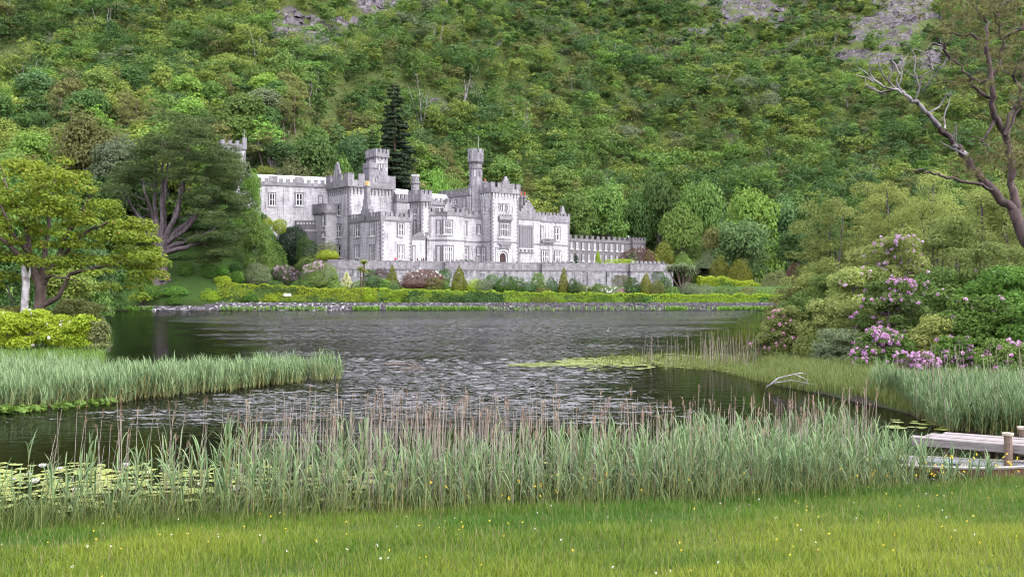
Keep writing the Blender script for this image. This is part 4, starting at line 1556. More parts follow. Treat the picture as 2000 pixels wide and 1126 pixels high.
# pale dead trees standing out of the wood
DEAD = [dead_mesh(11), dead_mesh(12, 9, n=14, spread=0.5), dead_mesh(13, 7, n=16, spread=0.6)]
for px_, py_, hpx, v_, lab in ((487, 132, 26, 0, 'thin bare white dead trunk below the crag with the white stones'), (609, 122, 18, 0, 'short pale dead trunk among green trees under the crag'),
                               (565, 160, 30, 1, 'bushy grey leafless dead tree above the garden range'), (815, 205, 38, 0, 'tall thin pale dead trunk beside the dark conifer'),
                               (1118, 190, 26, 0, 'slim grey dead trunk above the chapel range'), (1425, 300, 30, 2, 'whitish leafless dead tree above the golden yews'),
                               (1498, 330, 26, 2, 'grey branching dead tree on the slope above the dark dome trees'), (1065, 45, 18, 1, 'small grey dead tree near the top of the slope'),
                               (1335, 245, 22, 2, 'low spreading dead tree in the middle of the wooded slope'), (100, 110, 24, 1, 'bare grey dead tree high above the spreading sycamore'),
                               (365, 88, 20, 0, 'short white dead trunk high on the slope above the cypress'), (286, 92, 20, 0, 'slender pale dead trunk high above the sycamore')):
    x_, y_ = ground_at(px_, py_, 250, 640)
    hm = hpx * y_ / F
    o = link('dead_tree', DEAD[v_], None, (x_, y_, gz(x_, y_) + hm * 0.45), rg.uniform(0, 6), hm / 8 * 1.25)
    tag(o, lab, 'dead tree', 'dead trees on the hillside')

# tall dark conifer behind the belvedere tower
def spire(seed, H, Rr, dens=120, leaf=0.9, layers=36, top=0.1, flat=0.35):
    rg = RNG(seed)
    cl = []
    for i in range(layers):
        h = 0.12 + 0.86 * i / layers
        rad = Rr * (1 - h) ** 0.65 + 0.4
        for j in range(6 if rad > 1.2 else 3):
            a = rg.uniform(0, 6.28)
            q = rg.uniform(0.45, 1.0)
            cl.append((math.cos(a) * rad * q, math.sin(a) * rad * q, H * h - rad * q * 0.25, max(0.5, rad * 0.42 * rg.uniform(0.7, 1.2)), flat))
    g = Geo()
    tube(g, [(0, 0, -1), (0, 0, H * 0.5), (0, 0, H)], [H * 0.016, H * 0.010, 0.05], 7)
    return g.mesh('trunk', B_['brown'], True), crown_mesh(rg, cl, dens, leaf, 0.45, m_='needle dark', up=0.2), H, Rr


x_, y_ = X_at(771, 287), 287
z_ = gz(x_, y_)
plant_tree(spire(5, Z_at(152, 287) - z_, 6.6), x_, y_, z_, 1, 0, 'needle dark', 'conifer_tree', 'tall dark spire conifer rising behind the belvedere tower')
x_, y_ = X_at(727, 275), 276
z_ = gz(x_, y_)
plant_tree(spire(6, Z_at(248, 276) - z_, 4.6), x_, y_, z_, 1, 0, 'deep green', 'conifer_tree', 'broad green conical conifer just left of the tall dark spire conifer')


# chosen trees close to the buildings: (px, top row, foot row or None, distance, width px, tint, prototype, label)
def at_px(px, ytop, Y, wpx, tint, pr, label, name='woodland_tree', group=None, ybot=None):
    x_ = float(X_at(px, Y))
    z_ = gz(x_, Y) if ybot is None else float(Z_at(ybot, Y))
    H = Z_at(ytop, Y) - z_
    p_ = DOME[pr]
    sx = wpx * Y / F / 2 / (p_[3] * 1.12)
    return plant_tree(p_, x_, Y, z_, sx, (pr * 1.7) % 6.28, tint, name, label, group, max(0.5, H / (p_[2] * 1.0)) / sx)


for a in ((1470, 372, 300, 140, 'fresh green', 1, 'broad bright dome tree left of the dark trees behind the lime hedge'),
          (1530, 380, 306, 110, 'blue-green', 3, 'dark blue-green dome tree next to the bright dome tree'),
          (1600, 388, 300, 110, 'deep green', 5, 'deep green tree between the dome trees and the rhododendron bank'),
          (1450, 425, 285, 130, 'blue-green', 2, 'lower rounded blue-green tree in front of the bright dome tree'),
          (1560, 440, 275, 100, 'deep green', 4, 'dark shaded tree low behind the lime hedge'),
          (1620, 450, 262, 120, 'deep green', 0, 'dark shaded tree low beside the rhododendron bank'),
          (1400, 440, 290, 80, 'olive', 6, 'soft olive tree behind the pale flowering tree'),
          (1370, 345, 322, 110, 'mid green', 2, 'taller mid green tree with a loose crown behind the end of the grey wing'),
          (1290, 345, 330, 110, 'deep green', 1, 'deep green tree behind the end tower of the grey wing'),
          (1180, 350, 322, 110, 'mid green', 5, 'mid green tree behind the middle of the grey wing'),
          (1240, 375, 328, 90, 'deep green', 3, 'deep green tree behind the finial of the grey wing'),
          (1125, 365, 316, 90, 'mid green', 4, 'mid green tree behind the joint of abbey and grey wing'),
          (1330, 400, 312, 100, 'mid green', 0, 'mid green tree rising behind the brown and golden shrubs'),
          (855, 332, 276, 76, 'fresh green', 3, 'fresh green round tree behind the inner roofs'),
          (890, 345, 285, 70, 'mid green', 1, 'mid green tree behind the octagonal turret'),
          (660, 300, 278, 80, 'mid green', 2, 'mid green tree behind the west block'),
          (610, 255, 275, 130, 'deep green', 5, 'big deep green tree behind the middle of the garden range'),
          (540, 268, 268, 100, 'blue-green', 6, 'blue-green tree behind the corner of the garden range'),
          (500, 262, 272, 70, 'grey-green', 0, 'grey-green tree just right of the lone wooded tower'),
          (690, 255, 290, 90, 'blue-green', 4, 'blue-green tree behind the crest of the west block'),
          (520, 325, 258, 60, 'yellow-green', 1, 'small yellow-green tree showing over the garden range roof'),
          (572, 310, 261, 110, 'brownish green', 3, 'brown tinged bush tree directly behind the garden range roof'),
          (645, 325, 266, 60, 'brownish green', 6, 'small brown tinged tree beside the west block'),
          (455, 292, 247, 66, 'grey-green', 2, 'pale grey-green tree in front of the lone wooded tower'),
          (490, 330, 238, 50, 'fresh green', 5, 'fresh green sapling against the corner of the garden range'),
          (350, 238, 236, 190, 'fresh green', 1, 'wide fresh green tree spreading behind the cypress top'),
          (230, 262, 232, 130, 'grey-green', 4, 'grey-green tree with pale limbs between sycamore and cypress'),
          (170, 228, 240, 150, 'olive', 0, 'olive tree with a wide crown behind the sycamore top'),
          (420, 300, 226, 90, 'mid green', 6, 'mid green tree directly behind the dark side of the cypress'),
          (260, 330, 222, 130, 'deep green', 3, 'deep green tree in shade behind the cypress trunk'),
          (200, 395, 212, 120, 'deep green', 5, 'deep green low tree between the sycamore crown and the cypress trunk'),
          (395, 420, 224, 110, 'deep green', 2, 'deep green bushy tree right of the cypress trunk'),
          (440, 430, 222, 80, 'deep green', 4, 'deep green bushy tree at the top of the lawn'),
          (500, 425, 219, 76, 'mid green', 0, 'mid green bushy tree on the bank left of the black yew')):
    px_, yt, Y_, w_, ti_, pr_, lab = a
    at_px(px_, yt, Y_, w_, ti_, pr_, lab, group='trees around the abbey')
for a in ((30, 340, 130, 190, 'deep green', 1, 'large deep green tree at the water beyond the sycamore'),
          (-60, 300, 120, 220, 'mid green', 3, 'mid green tree cut by the picture edge beyond the sycamore'),
          (110, 420, 160, 150, 'deep green', 5, 'deep green tree on the lake bank under the sycamore crown'),
          (180, 480, 175, 110, 'blue-green', 2, 'blue-green tree overhanging the water beyond the sycamore'),
          (215, 520, 190, 100, 'deep green', 6, 'low deep green tree leaning over the lake corner'),
          (20, 470, 100, 160, 'deep green', 0, 'dark tree behind the white dead snag'),
          (120, 540, 104, 150, 'yellow-green', 4, 'low yellow-green bush tree behind the sycamore trunk'),
          (170, 545, 118, 110, 'mid green', 1, 'low mid green bush tree at the water behind the azalea')):
    px_, yt, Y_, w_, ti_, pr_, lab = a
    at_px(px_, yt, Y_, w_, ti_, pr_, lab, name='lakeside_tree', group='trees on the near lake bank')

# the spreading cypress on the lawn: many upright limbs, flat dark pads
cx_, cyy = X_at(314, 205.0), 205.0
cz_ = gz(cx_, cyy)


def P3(px, py, Y):
    return np.array([X_at(px, Y) - cx_, Y - cyy, Z_at(py, Y) - cz_])


rg = RNG(41)
g = Geo()
tube(g, [P3(312, 562, 205), P3(315, 525, 205), P3(316, 490, 205), P3(318, 470, 205)], [2.0, 1.25, 1.15, 1.2], 10)
for i in range(5):
    a = i * 1.3
    tube(g, [np.array([math.cos(a) * 1.9, math.sin(a) * 1.9, 0.0]), np.array([math.cos(a) * 0.9, math.sin(a) * 0.9, 1.6])], [0.5, 0.5], 6)
LIMB = [((316, 478), (300, 430), (283, 375), (278, 345)), ((318, 470), (322, 420), (324, 350), (330, 280)), ((312, 470), (303, 400), (306, 340), (300, 300)),
        ((322, 470), (345, 420), (360, 350), (368, 280)), ((324, 475), (370, 440), (395, 400), (410, 330)), ((322, 485), (360, 470), (390, 460), (420, 445)),
        ((318, 478), (335, 440), (352, 390), (372, 330)), ((324, 492), (365, 482), (392, 474), (410, 478)), ((312, 485), (285, 450), (262, 410), (240, 370)),
        ((318, 470), (316, 400), (318, 330), (322, 270)), ((326, 470), (380, 420), (430, 390), (455, 380)), ((310, 480), (276, 425), (268, 430), (264, 450))]
for k, L in enumerate(LIMB):
    dy = rg.uniform(-5, 5, len(L)) * np.array([0, 0.4, 0.8, 1.0])
    p_ = [P3(px_, py_, 205 + d_) for (px_, py_), d_ in zip(L, dy)]
    tt = np.linspace(0, 3, 10)
    p_ = np.stack([np.interp(tt, range(4), [q[i] for q in p_]) for i in range(3)], 1)
    p_[1:-1] += rg.normal(size=(8, 3)) * 0.15
    tube(g, p_, np.linspace(0.62, 0.14, 10), 6)
    for j in range(4):
        st = p_[rg.integers(4, 9)]
        e = st + np.array([rg.normal() * 2.5, rg.normal() * 2.5, rg.uniform(0.3, 2.6)])
        tube(g, curve(st, e, (0, 0, -0.3), 4), np.linspace(0.16, 0.04, 4), 4)
cyp = link('cypress_tree', None, None, (cx_, cyy, cz_))
tag(cyp, 'huge spreading cypress with many bare upright limbs on the sloping lawn', 'tree')
g.build('trunk', B_['purple'], cyp, True)
cl = []
PADS = [(330, 268, 36), (300, 300, 30), (355, 262, 34), (385, 275, 34), (405, 300, 34), (420, 330, 30), (375, 305, 30), (345, 300, 26), (435, 355, 28), (400, 350, 30), (445, 390, 30), (415, 385, 32),
        (455, 420, 28), (425, 425, 30), (440, 455, 26), (395, 420, 26), (400, 460, 22), (365, 345, 22), (380, 390, 22), (250, 345, 26), (268, 330, 26), (235, 362, 22), (280, 300, 26), (430, 490, 22), (455, 465, 18),
        (460, 350, 20), (405, 262, 24), (318, 285, 24), (345, 330, 18), (300, 345, 16), (470, 400, 18), (385, 250, 24), (350, 244, 24), (415, 500, 18), (445, 310, 20)]
for px_, py_, w_ in PADS:
    for j in range(7):
        c_ = P3(px_ + rg.normal() * w_ * 0.5, py_ + rg.normal() * 9, 205 + rg.normal() * 5)
        cl.append((*c_, rg.uniform(1.6, 2.9), 0.36))
link('crown', crown_mesh(rg, cl, 72, 0.5, 0.35, m_=foliage('leaf_cypress', (0.042, 0.078, 0.02), (0.10, 0.135, 0.036), 0.25), low=-0.5), cyp)

# the sycamore on the near bank
sx_, sy_ = X_at(76, 75.0), 75.0
sz_ = gz(sx_, sy_)


def S3(px, py, Y=75.0):
    return np.array([X_at(px, Y) - sx_, Y - sy_, Z_at(py, Y) - sz_])


rg = RNG(52)
syc = link('sycamore_tree', None, None, (sx_, sy_, sz_))
tag(syc, 'broad yellow-green sycamore with rusty seed bunches leaning over the left shore', 'tree')
g = Geo()
tube(g, [S3(74, 640), S3(77, 600), S3(80, 560), S3(74, 540)], [0.52, 0.42, 0.40, 0.38], 9)
for L, r0 in ((((74, 545), (58, 500), (52, 440), (60, 390)), 0.3), (((78, 560), (105, 520), (122, 480), (138, 430)), 0.28), (((84, 595), (118, 575), (140, 530), (185, 525)), 0.24),
              (((140, 535), (185, 522), (230, 515), (262, 500)), 0.14), (((76, 548), (40, 500), (0, 460), (-40, 440)), 0.25), (((60, 500), (22, 455), (10, 420), (-10, 380)), 0.2),
              (((100, 525), (150, 470), (190, 440), (225, 430)), 0.16), (((80, 552), (90, 470), (100, 400), (110, 340)), 0.24), (((55, 445), (30, 400), (10, 360), (0, 320)), 0.14),
              (((118, 480), (160, 420), (170, 390), (190, 370)), 0.12), (((84, 545), (100, 540), (120, 541), (150, 548)), 0.12)):
    dy = rg.uniform(-3, 3)
    p_ = [S3(px_, py_, 75 + dy * f_) for (px_, py_), f_ in zip(L, (0, 0.4, 0.8, 1.0))]
    tt = np.linspace(0, 3, 9)
    p_ = np.stack([np.interp(tt, range(4), [q[i] for q in p_]) for i in range(3)], 1)
    p_[1:-1] += rg.normal(size=(7, 3)) * 0.06
    tube(g, p_, np.linspace(r0, r0 * 0.3, 9), 6)
g.build('trunk', B_['brown'], syc, True)
cl = []
top = lambda px_: np.interp(px_, [-140, -60, 0, 80, 130, 170, 200, 240, 280, 305, 318], [420, 330, 300, 292, 300, 325, 360, 395, 425, 470, 510])
bot = lambda px_: np.interp(px_, [-140, 0, 60, 120, 200, 260, 318], [560, 560, 535, 520, 535, 560, 545])
for i in range(260):
    px_ = rg.uniform(-140, 312)
    t_, b_ = top(px_), bot(px_)
    f_ = rg.random() ** 1.5
    dd = rg.normal() * 3.2 * (1 - 0.3 * f_)
    py_ = t_ + 14 + (b_ - t_ - 14) * f_ + abs(dd) * 7
    cl.append((*S3(px_, py_, 75 + dd), rg.uniform(0.65, 1.15), 0.5))
link('crown', crown_mesh(rg, cl, 200, 0.24, 0.75, m_=foliage('leaf_sycamore', (0.125, 0.20, 0.012), (0.27, 0.345, 0.03), 0.45), low=-0.4, up=0.6), syc)
P, Nn, V = clump_points([c_ for c_ in cl if rg.random() < 0.4], 12, rg, -0.1, 0.4)
g = Geo()
leaves(g, P, Nn, 0.16, 0.7, rg)
g.build('seed_bunch', plain('rusty_seeds', (0.30, 0.10, 0.03), 0.7, (0.20, 0.09, 0.03)), syc)['kind'] = 'stuff'

# white dead snag beside it
g = Geo()
q_ = [S3(47, 640, 72), S3(48, 590, 72), S3(51, 550, 72), S3(47, 530, 72), S3(44, 516, 72)]
tube(g, q_, [0.3, 0.26, 0.27, 0.2, 0.08], 8)
tube(g, [S3(51, 552, 72), S3(58, 535, 72), S3(59, 522, 72)], [0.14, 0.1, 0.03], 6)
sn = g.build('dead_snag', bark('bark_white_snag', (0.12, 0.10, 0.10), (0.47, 0.45, 0.45), 2.2, 0.6), None, True, (sx_, sy_, sz_))
tag(sn, 'white broken dead tree trunk standing next to the sycamore', 'dead tree')


# ------------------------------------------------------------------ shrubs and hedges
def petals(name, c1, c2):
    return foliage(name, c1, c2, 0.3, 0.01, 0.1)


FL = {'mauve': petals('petal_mauve', (0.46, 0.26, 0.42), (0.66, 0.46, 0.60)), 'pink': petals('petal_pink', (0.55, 0.22, 0.34), (0.72, 0.45, 0.52)),
      'white': petals('petal_white', (0.66, 0.64, 0.58), (0.78, 0.76, 0.72)), 'purple': petals('petal_purple', (0.46, 0.20, 0.42), (0.68, 0.42, 0.62)),
      'rose': petals('petal_rose', (0.40, 0.10, 0.10), (0.55, 0.25, 0.18)), 'cream': petals('petal_cream', (0.62, 0.58, 0.36), (0.72, 0.70, 0.5))}
G_['lime'] = foliage('leaf_lime', (0.20, 0.31, 0.016), (0.35, 0.46, 0.03), 0.35, 0.015, 0.15)
G_['golden'] = foliage('leaf_golden', (0.11, 0.135, 0.012), (0.21, 0.21, 0.02), 0.3, 0.01, 0.12)
G_['yew black'] = foliage('leaf_yew', (0.010, 0.026, 0.010), (0.022, 0.048, 0.016), 0.1)
G_['clipped green'] = foliage('leaf_clipped', (0.06, 0.15, 0.016), (0.12, 0.25, 0.03), 0.3)
G_['maroon'] = foliage('leaf_maroon', (0.075, 0.035, 0.028), (0.15, 0.08, 0.05), 0.3)
G_['rhodo green'] = foliage('leaf_rhododendron', (0.08, 0.145, 0.026), (0.16, 0.24, 0.05), 0.3)
G_['rhodo pale'] = foliage('leaf_pale_rhododendron', (0.12, 0.17, 0.03), (0.34, 0.38, 0.11), 0.35)
G_['rhodo deep'] = foliage('leaf_deep_rhododendron', (0.06, 0.14, 0.018), (0.14, 0.27, 0.04), 0.3)
G_['willow'] = foliage('leaf_willow', (0.14, 0.195, 0.04), (0.295, 0.35, 0.09), 0.4)
SHAPES = {}


def shrub_parts(rng, shape, w, h, dpt, leaf, aspect, fill=1.25):
    """leaf positions over a shrub w wide, h tall, dpt deep standing on z = 0"""
    area = 2.2 * h * (w + dpt) * 0.8 + w * dpt
    n = int(fill * area / (leaf * leaf * aspect * 0.5) * 0.62)
    n = min(n, 26000)
    d = nrm(rng.normal(size=(n, 3)))
    if shape == 'cone':
        z = 1 - np.sqrt(rng.random(n))
        a = rng.uniform(0, 6.283, n)
        r = (1 - z) ** 0.8 * (0.8 + 0.25 * rng.random(n)) * (1 + 0.12 * np.sin(a * 3 + z * 9))
        P = np.stack([np.cos(a) * r * w / 2, np.sin(a) * r * dpt / 2, z * h], 1)
        Nn = np.stack([np.cos(a), np.sin(a), np.full(n, 0.5)], 1)
    elif shape == 'box':
        p_ = d / (np.abs(d) ** 4).sum(1, keepdims=True) ** 0.25
        p_ = p_ * (0.9 + 0.12 * rng.random((n, 1)))
        P = np.stack([p_[:, 0] * w / 2, p_[:, 1] * dpt / 2, (p_[:, 2] * 0.5 + 0.5) * h], 1)
        Nn = d.copy()
    else:
        k = max(7, int(16 * min(2.5, w / max(h, 0.1))))
        cs = nrm(rng.normal(size=(k, 3)))
        near = (d @ cs.T).max(1)
        bump = 0.74 + 0.32 * sstep(0.70, 1.0, near)
        r = bump * (0.84 + 0.2 * rng.random(n)) * np.where(rng.random(n) < 0.2, 0.85, 1)
        lo = 0.30 if shape == 'dome' else 0.5
        zz = d[:, 2] * r
        P = np.stack([d[:, 0] * r * w / 2, d[:, 1] * r * dpt / 2, np.where(zz > 0, zz * (1 - lo), zz * lo) * h + lo * h], 1)
        Nn = d.copy()
    return P, Nn


def shrub(px, ytop, ybot, wpx, tint, label, shape='dome', Y=None, leaf=0.26, name='shrub', cat='shrub', flower=None, fl_n=0.25, fl_zone=None, depth=None, group=None, seed=None, aspect=0.6, fl_size=0.3, z=None):
    if Y is None:
        x_, Y = ground_at(px, ybot)
        x_ = float(X_at(px, Y))
    else:
        x_ = float(X_at(px, Y))
    z_ = Z_at(ybot, Y) if z is None else z
    zg = gz(x_, Y)
    if name in ('shrub', 'conical_cypress', 'topiary', 'yew_tree') and z is None:
        z_ = min(z_, zg + 0.15) if zg > z_ - 3 else z_
    w, h = wpx * Y / F, Z_at(ytop, Y) - z_
    rng = RNG(int(px * 7 + ytop * 3) if seed is None else seed)
    P, Nn = shrub_parts(rng, shape, w, h, depth or w * 0.9, leaf, aspect)
    g = Geo()
    n = len(P)
    leaves(g, P, Nn + rng.normal(size=(n, 3)) * 0.55 + np.array([0, 0, 0.35]), leaf * rng.uniform(0.7, 1.3, n), aspect, rng)
    o = g.build(name, G_[tint], None, False, (x_, Y, z_))
    tag(o, label, cat, group)
    if flower:
        sel = rng.random(n) < fl_n
        if fl_zone:
            sel &= fl_zone(P / np.array([w / 2, w / 2, h]))
        sel &= Nn[:, 2] > -0.5
        idx_ = np.where(sel)[0]
        if len(idx_):
            idx_ = idx_[:max(4, len(idx_) // 3)]
            g = Geo()
            C_ = np.repeat(P[idx_] * np.array([1.04, 1.04, 1.03]), 9, 0) + rng.normal(size=(len(idx_) * 9, 3)) * fl_size * 0.42
            leaves(g, C_, rng.normal(size=C_.shape) + np.array([0, -0.6, 0.6]), fl_size * rng.uniform(0.6, 1.1, len(C_)), 0.8, rng)
            b_ = g.build('blossoms', FL[flower], o)
            b_['kind'] = 'stuff'
    return o


gs = 'clipped bushes on the lawn'
for a in ((292, 552, 585, 46, 'clipped green', 'round dark green bush at the water side of the cypress trunk', 'dome'),
          (342, 558, 577, 48, 'clipped green', 'low wide bush between the cypress trunk and the shore', 'dome'),
          (342, 576, 596, 28, 'clipped green', 'small bush on the stones at the end of the embankment', 'dome'),
          (363, 514, 538, 25, 'clipped green', 'square clipped bush at the upper side of the lawn near the cypress', 'box'),
          (408, 516, 542, 28, 'clipped green', 'tallest square clipped bush in the middle of the lawn', 'box'),
          (435, 519, 539, 26, 'clipped green', 'rounded clipped bush behind the shorter lime green bush', 'ball'),
          (435, 538, 555, 32, 'lime', 'low lime bush at the head of the long hedge', 'ball'),
          (461, 511, 533, 28, 'deep green', 'dark clipped bush in shade above the olive dome', 'ball'),
          (464, 529, 553, 26, 'clipped green', 'clipped bush tucked beside the olive dome shrub', 'ball'),
          (534, 506, 532, 20, 'deep green', 'small dark bush between the olive dome and the black yew', 'ball')):
    px_, yt, yb, w_, ti_, lab, shp = a
    shrub(px_, yt, yb, w_, ti_, lab, shp, name='topiary', cat='bush', group=gs)
shrub(500, 514, 556, 62, 'grey-green', 'large olive grey dome shrub behind the lime hedge', 'dome')
shrub(557, 518, 556, 46, 'grey-green', 'round shrub covered with dusty mauve blossom', 'ball', flower='mauve', fl_n=0.10)
shrub(624, 512, 565, 76, 'rhodo green', 'big rhododendron with mauve flowers on its shoulder below the abbey corner', 'dome', flower='mauve', fl_n=0.14, fl_zone=lambda q: (q[:, 2] > 0.62) & (q[:, 0] < 0.35))
shrub(567, 432, 522, 62, 'yew black', 'tall black-green clipped yew below the dark retaining wall', 'ball', name='yew_tree', cat='tree', leaf=0.3)
shrub(618, 480, 528, 50, 'yellow-green', 'yellow-green bush rising in front of the west block windows', 'dome')
shrub(640, 488, 506, 44, 'lime', 'bright lime spray of leaves against the west block foot', 'dome', Y=219)
shrub(677, 531, 562, 25, 'lime', 'pale yellow variegated upright bush beside the palm', 'cone', flower='cream', fl_n=0.4)
shrub(651, 535, 562, 18, 'yew black', 'black-leaved bush added as the shaded gap next to the variegated bush', 'ball')  # near-black foliage added where the border has only a shaded gap
shrub(735, 538, 564, 44, 'blue-green', 'blue-green bush at the foot of the palm', 'dome')
shrub(744, 522, 562, 30, 'maroon', 'maroon leaved shrub between the palm and the first cone', 'dome')
shrub(690, 508, 545, 40, 'maroon', 'maroon tinged shrub left of the palm head', 'dome')
for i, (px_, yt, yb, w_, lab) in enumerate(((766, 516, 565, 32, 'conical golden green cypress nearest the palm'), (897, 517, 566, 38, 'conical golden green cypress in front of the ivy clad bastion'),
                                            (1101, 521, 574, 27, 'slim conical cypress before the middle bastion'), (1262, 531, 575, 34, 'conical cypress in front of the last bastion'))):
    shrub(px_, yt, yb, w_, 'golden', lab, 'cone', name='conical_cypress', cat='tree', group='conical cypresses in the border', leaf=0.28)
shrub(768, 549, 566, 28, 'blue-green', 'small teal bush at the foot of the cone by the palm', 'dome', Y=204)
shrub(786, 562, 586, 24, 'lime', 'bright lime ball bush breaking the hedge line', 'ball', Y=199.2)
shrub(826, 527, 565, 86, 'maroon', 'long reddish rose shrub with pale flowers against the terrace wall', 'dome', flower='white', fl_n=0.05, fl_zone=lambda q: q[:, 2] > 0.6)
shrub(863, 546, 566, 30, 'mid green', 'green bush between the rose shrub and the ivy cone', 'dome')
shrub(929, 545, 568, 34, 'lime', 'lime green bush right of the ivy clad bastion', 'dome')
shrub(960, 534, 566, 34, 'blue-green', 'blue-green shrub on the border below the entrance tower', 'dome')
shrub(990, 538, 570, 42, 'clipped green', 'rounded leaf green shrub below the entrance door', 'dome')
shrub(1028, 531, 556, 50, 'brownish green', 'brownish climbing rose shrub on the wall below the chapel window', 'dome', flower='white', fl_n=0.06)
shrub(1033, 550, 572, 36, 'blue-green', 'bluish low shrub in front of the climbing rose', 'dome')
shrub(1066, 560, 574, 40, 'olive', 'low olive shrub left of the slim cone', 'dome')
shrub(1135, 556, 574, 40, 'brownish green', 'low brownish shrub right of the slim cone', 'dome')
shrub(1204, 538, 562, 60, 'olive', 'olive climber hanging on the wall beyond the middle bastion', 'box', Y=249.0, depth=1.2, z=Z_at(560, 249.0))
shrub(1190, 558, 576, 44, 'grey-green', 'low grey-green border plant with white flowers', 'dome', flower='white', fl_n=0.08)
shrub(1217, 563, 576, 22, 'grey-green', 'small shrub with pale pink flowers under the wall climber', 'dome', flower='pink', fl_n=0.25)
shrub(1152, 560, 576, 30, 'mid green', 'low green border plant with white flowers by the wall', 'dome', flower='white', fl_n=0.07)
shrub(1297, 540, 570, 34, 'deep green', 'dark ivy bush at the end of the terrace wall', 'dome')
shrub(1345, 552, 576, 40, 'grey-green', 'grey-green bush in front of the big palm', 'dome')
# ivy on the bastions
for px_, yt, yb, w_, Y_, lab in ((907, 507, 548, 44, 239.2, 'thick dark green ivy mound over the first bastion'), (790, 511, 527, 42, 231.0, 'green ivy spilling over the parapet below the people'),
                                 (1092, 513, 560, 20, 247.2, 'ivy strip climbing the corner of the middle bastion'), (1285, 530, 570, 26, 252.0, 'ivy patch on the end of the last bastion'),
                                 (850, 520, 530, 22, 234.6, 'small ivy tuft on the parapet left of the first bastion')):
    shrub(px_, yt, yb, w_, 'blue-green', lab, 'box', Y=Y_, depth=2.4, name='ivy', cat='ivy', z=Z_at(yb, Y_), group='ivy on the terrace wall')
# on the terrace and beyond
shrub(1168, 488, 514, 17, 'lime', 'golden yellow cone bush on the terrace before the grey wing', 'cone', Y=262, name='conical_bush', cat='bush', z=ZT)
shrub(1125, 494, 514, 9, 'yew black', 'slim dark topiary on the terrace beside the abbey corner', 'ball', Y=262, name='topiary', cat='bush', z=ZT)
shrub(1210, 506, 524, 60, 'lime', 'lime hedge on the terrace before the grey wing', 'box', Y=262, name='hedge', cat='hedge', depth=3, z=ZT)
for a in ((1245, 482, 524, 70, 'maroon', 'dark brown-leaved shrub in front of the end tower', 272), (1235, 492, 522, 26, 'grey-green', 'pale grey-green sapling shrub before the dark brown shrub', 268),
          (1295, 474, 540, 46, 'golden', 'tall golden yew beside the end tower', 285), (1270, 490, 535, 40, 'golden', 'lower golden yew leaning on the brown shrub', 280),
          (1385, 484, 545, 60, 'grey-green', 'bush with pale blossom above the big palm', 285), (1404, 498, 545, 36, 'golden', 'golden yew left of the rounder golden yew', 276),
          (1446, 506, 550, 46, 'golden', 'round dark golden yew above the lime hedge bank', 272), (1548, 515, 545, 40, 'maroon', 'reddish brown shrub beside the shaded trees', 262),
          (1515, 528, 575, 56, 'brownish green', 'soft brownish bush at the end of the shore hedge', 225), (1340, 490, 545, 50, 'mid green', 'mid green bush behind the big palm', 280)):
    px_, yt, yb, w_, ti_, lab, Y_ = a
    shrub(px_, yt, yb, w_, ti_, lab, 'dome', Y=Y_, leaf=0.34)
# on the upper lawn
for a in ((546, 427, 456, 31, 'lime', 'brightest lime ball bush under the garden range'), (523, 424, 444, 22, 'lime', 'smaller lime ball bush left of the brightest one'), (515, 417, 428, 13, 'clipped green', 'tiny green ball bush at the foot of the garden range'),
          (466, 420, 440, 18, 'clipped green', 'dark green ball bush at the left foot of the garden range')):
    px_, yt, yb, w_, ti_, lab = a
    shrub(px_, yt, yb, w_, ti_, lab, 'ball', name='topiary', cat='bush', group='ball bushes under the garden range', Y=232 if px_ < 540 else 230)


def hedge(pts, tint, label, h0=0.0, leaf=0.36, rag=0.35, wdt=2.2, top_tint=None, seed=1):
    """clipped hedge along photo points (px, top row, foot row, distance)"""
    rng = RNG(seed)
    g = Geo()
    for (p0, t0, f0, Y0), (p1, t1, f1, Y1) in zip(pts[:-1], pts[1:]):
        A, B = np.array([X_at(p0, Y0), Y0]), np.array([X_at(p1, Y1), Y1])
        L = np.linalg.norm(B - A)
        n = int(L * (3.2 * 2 + wdt) / (leaf * leaf * 0.3) * 0.95)
        u = rng.random(n)
        za, zb = Z_at(f0, Y0) * (1 - u) + Z_at(f1, Y1) * u, Z_at(t0, Y0) * (1 - u) + Z_at(t1, Y1) * u
        xy = A[None] * (1 - u)[:, None] + B[None] * u[:, None]
        lump = fbm(xy[:, 0] * 0.55, xy[:, 1] * 0.55 + seed, 17, 3) - 0.5
        a = rng.uniform(-0.15, math.pi + 0.15, n)
        ca, sa = np.cos(a), np.sin(a)
        ex = np.sign(ca) * np.abs(ca) ** 0.5 * wdt / 2 * (1 + lump * 0.6)
        ez = np.clip(np.sign(sa) * np.abs(sa) ** 0.5, 0, 1)
        fr = np.where(rng.random(n) < 0.55, rng.random(n), ez)
        fr = np.where(np.abs(ca) > 0.55, rng.random(n), 1.0)
        z_ = za + (zb - za) * np.clip(fr, 0, 1) + lump * rag * 3.2 * fr + rng.normal(size=n) * 0.06
        P = np.stack([xy[:, 0] + rng.normal(size=n) * 0.08, xy[:, 1] - ex * (0.9 + 0.15 * rng.random(n)), z_], 1)
        Nn = np.stack([0 * ca, -ca, np.maximum(sa, 0.15)], 1) + rng.normal(size=(n, 3)) * 0.5
        tt = np.where(rng.random(n) < sstep(0.5, 0.66, fbm(xy[:, 0] * 0.3, z_ * 0.5, seed + 3, 3)) * (1 - 0.75 * (fr > 0.9)), 1, 0)
        leaves(g, P, Nn, leaf * rng.uniform(0.7, 1.3, n), 0.6, rng, tt)
    o = g.build('hedge', [G_[tint], G_[top_tint or 'mid green']])
    return tag(o, label, 'hedge', 'hedges of the abbey garden')


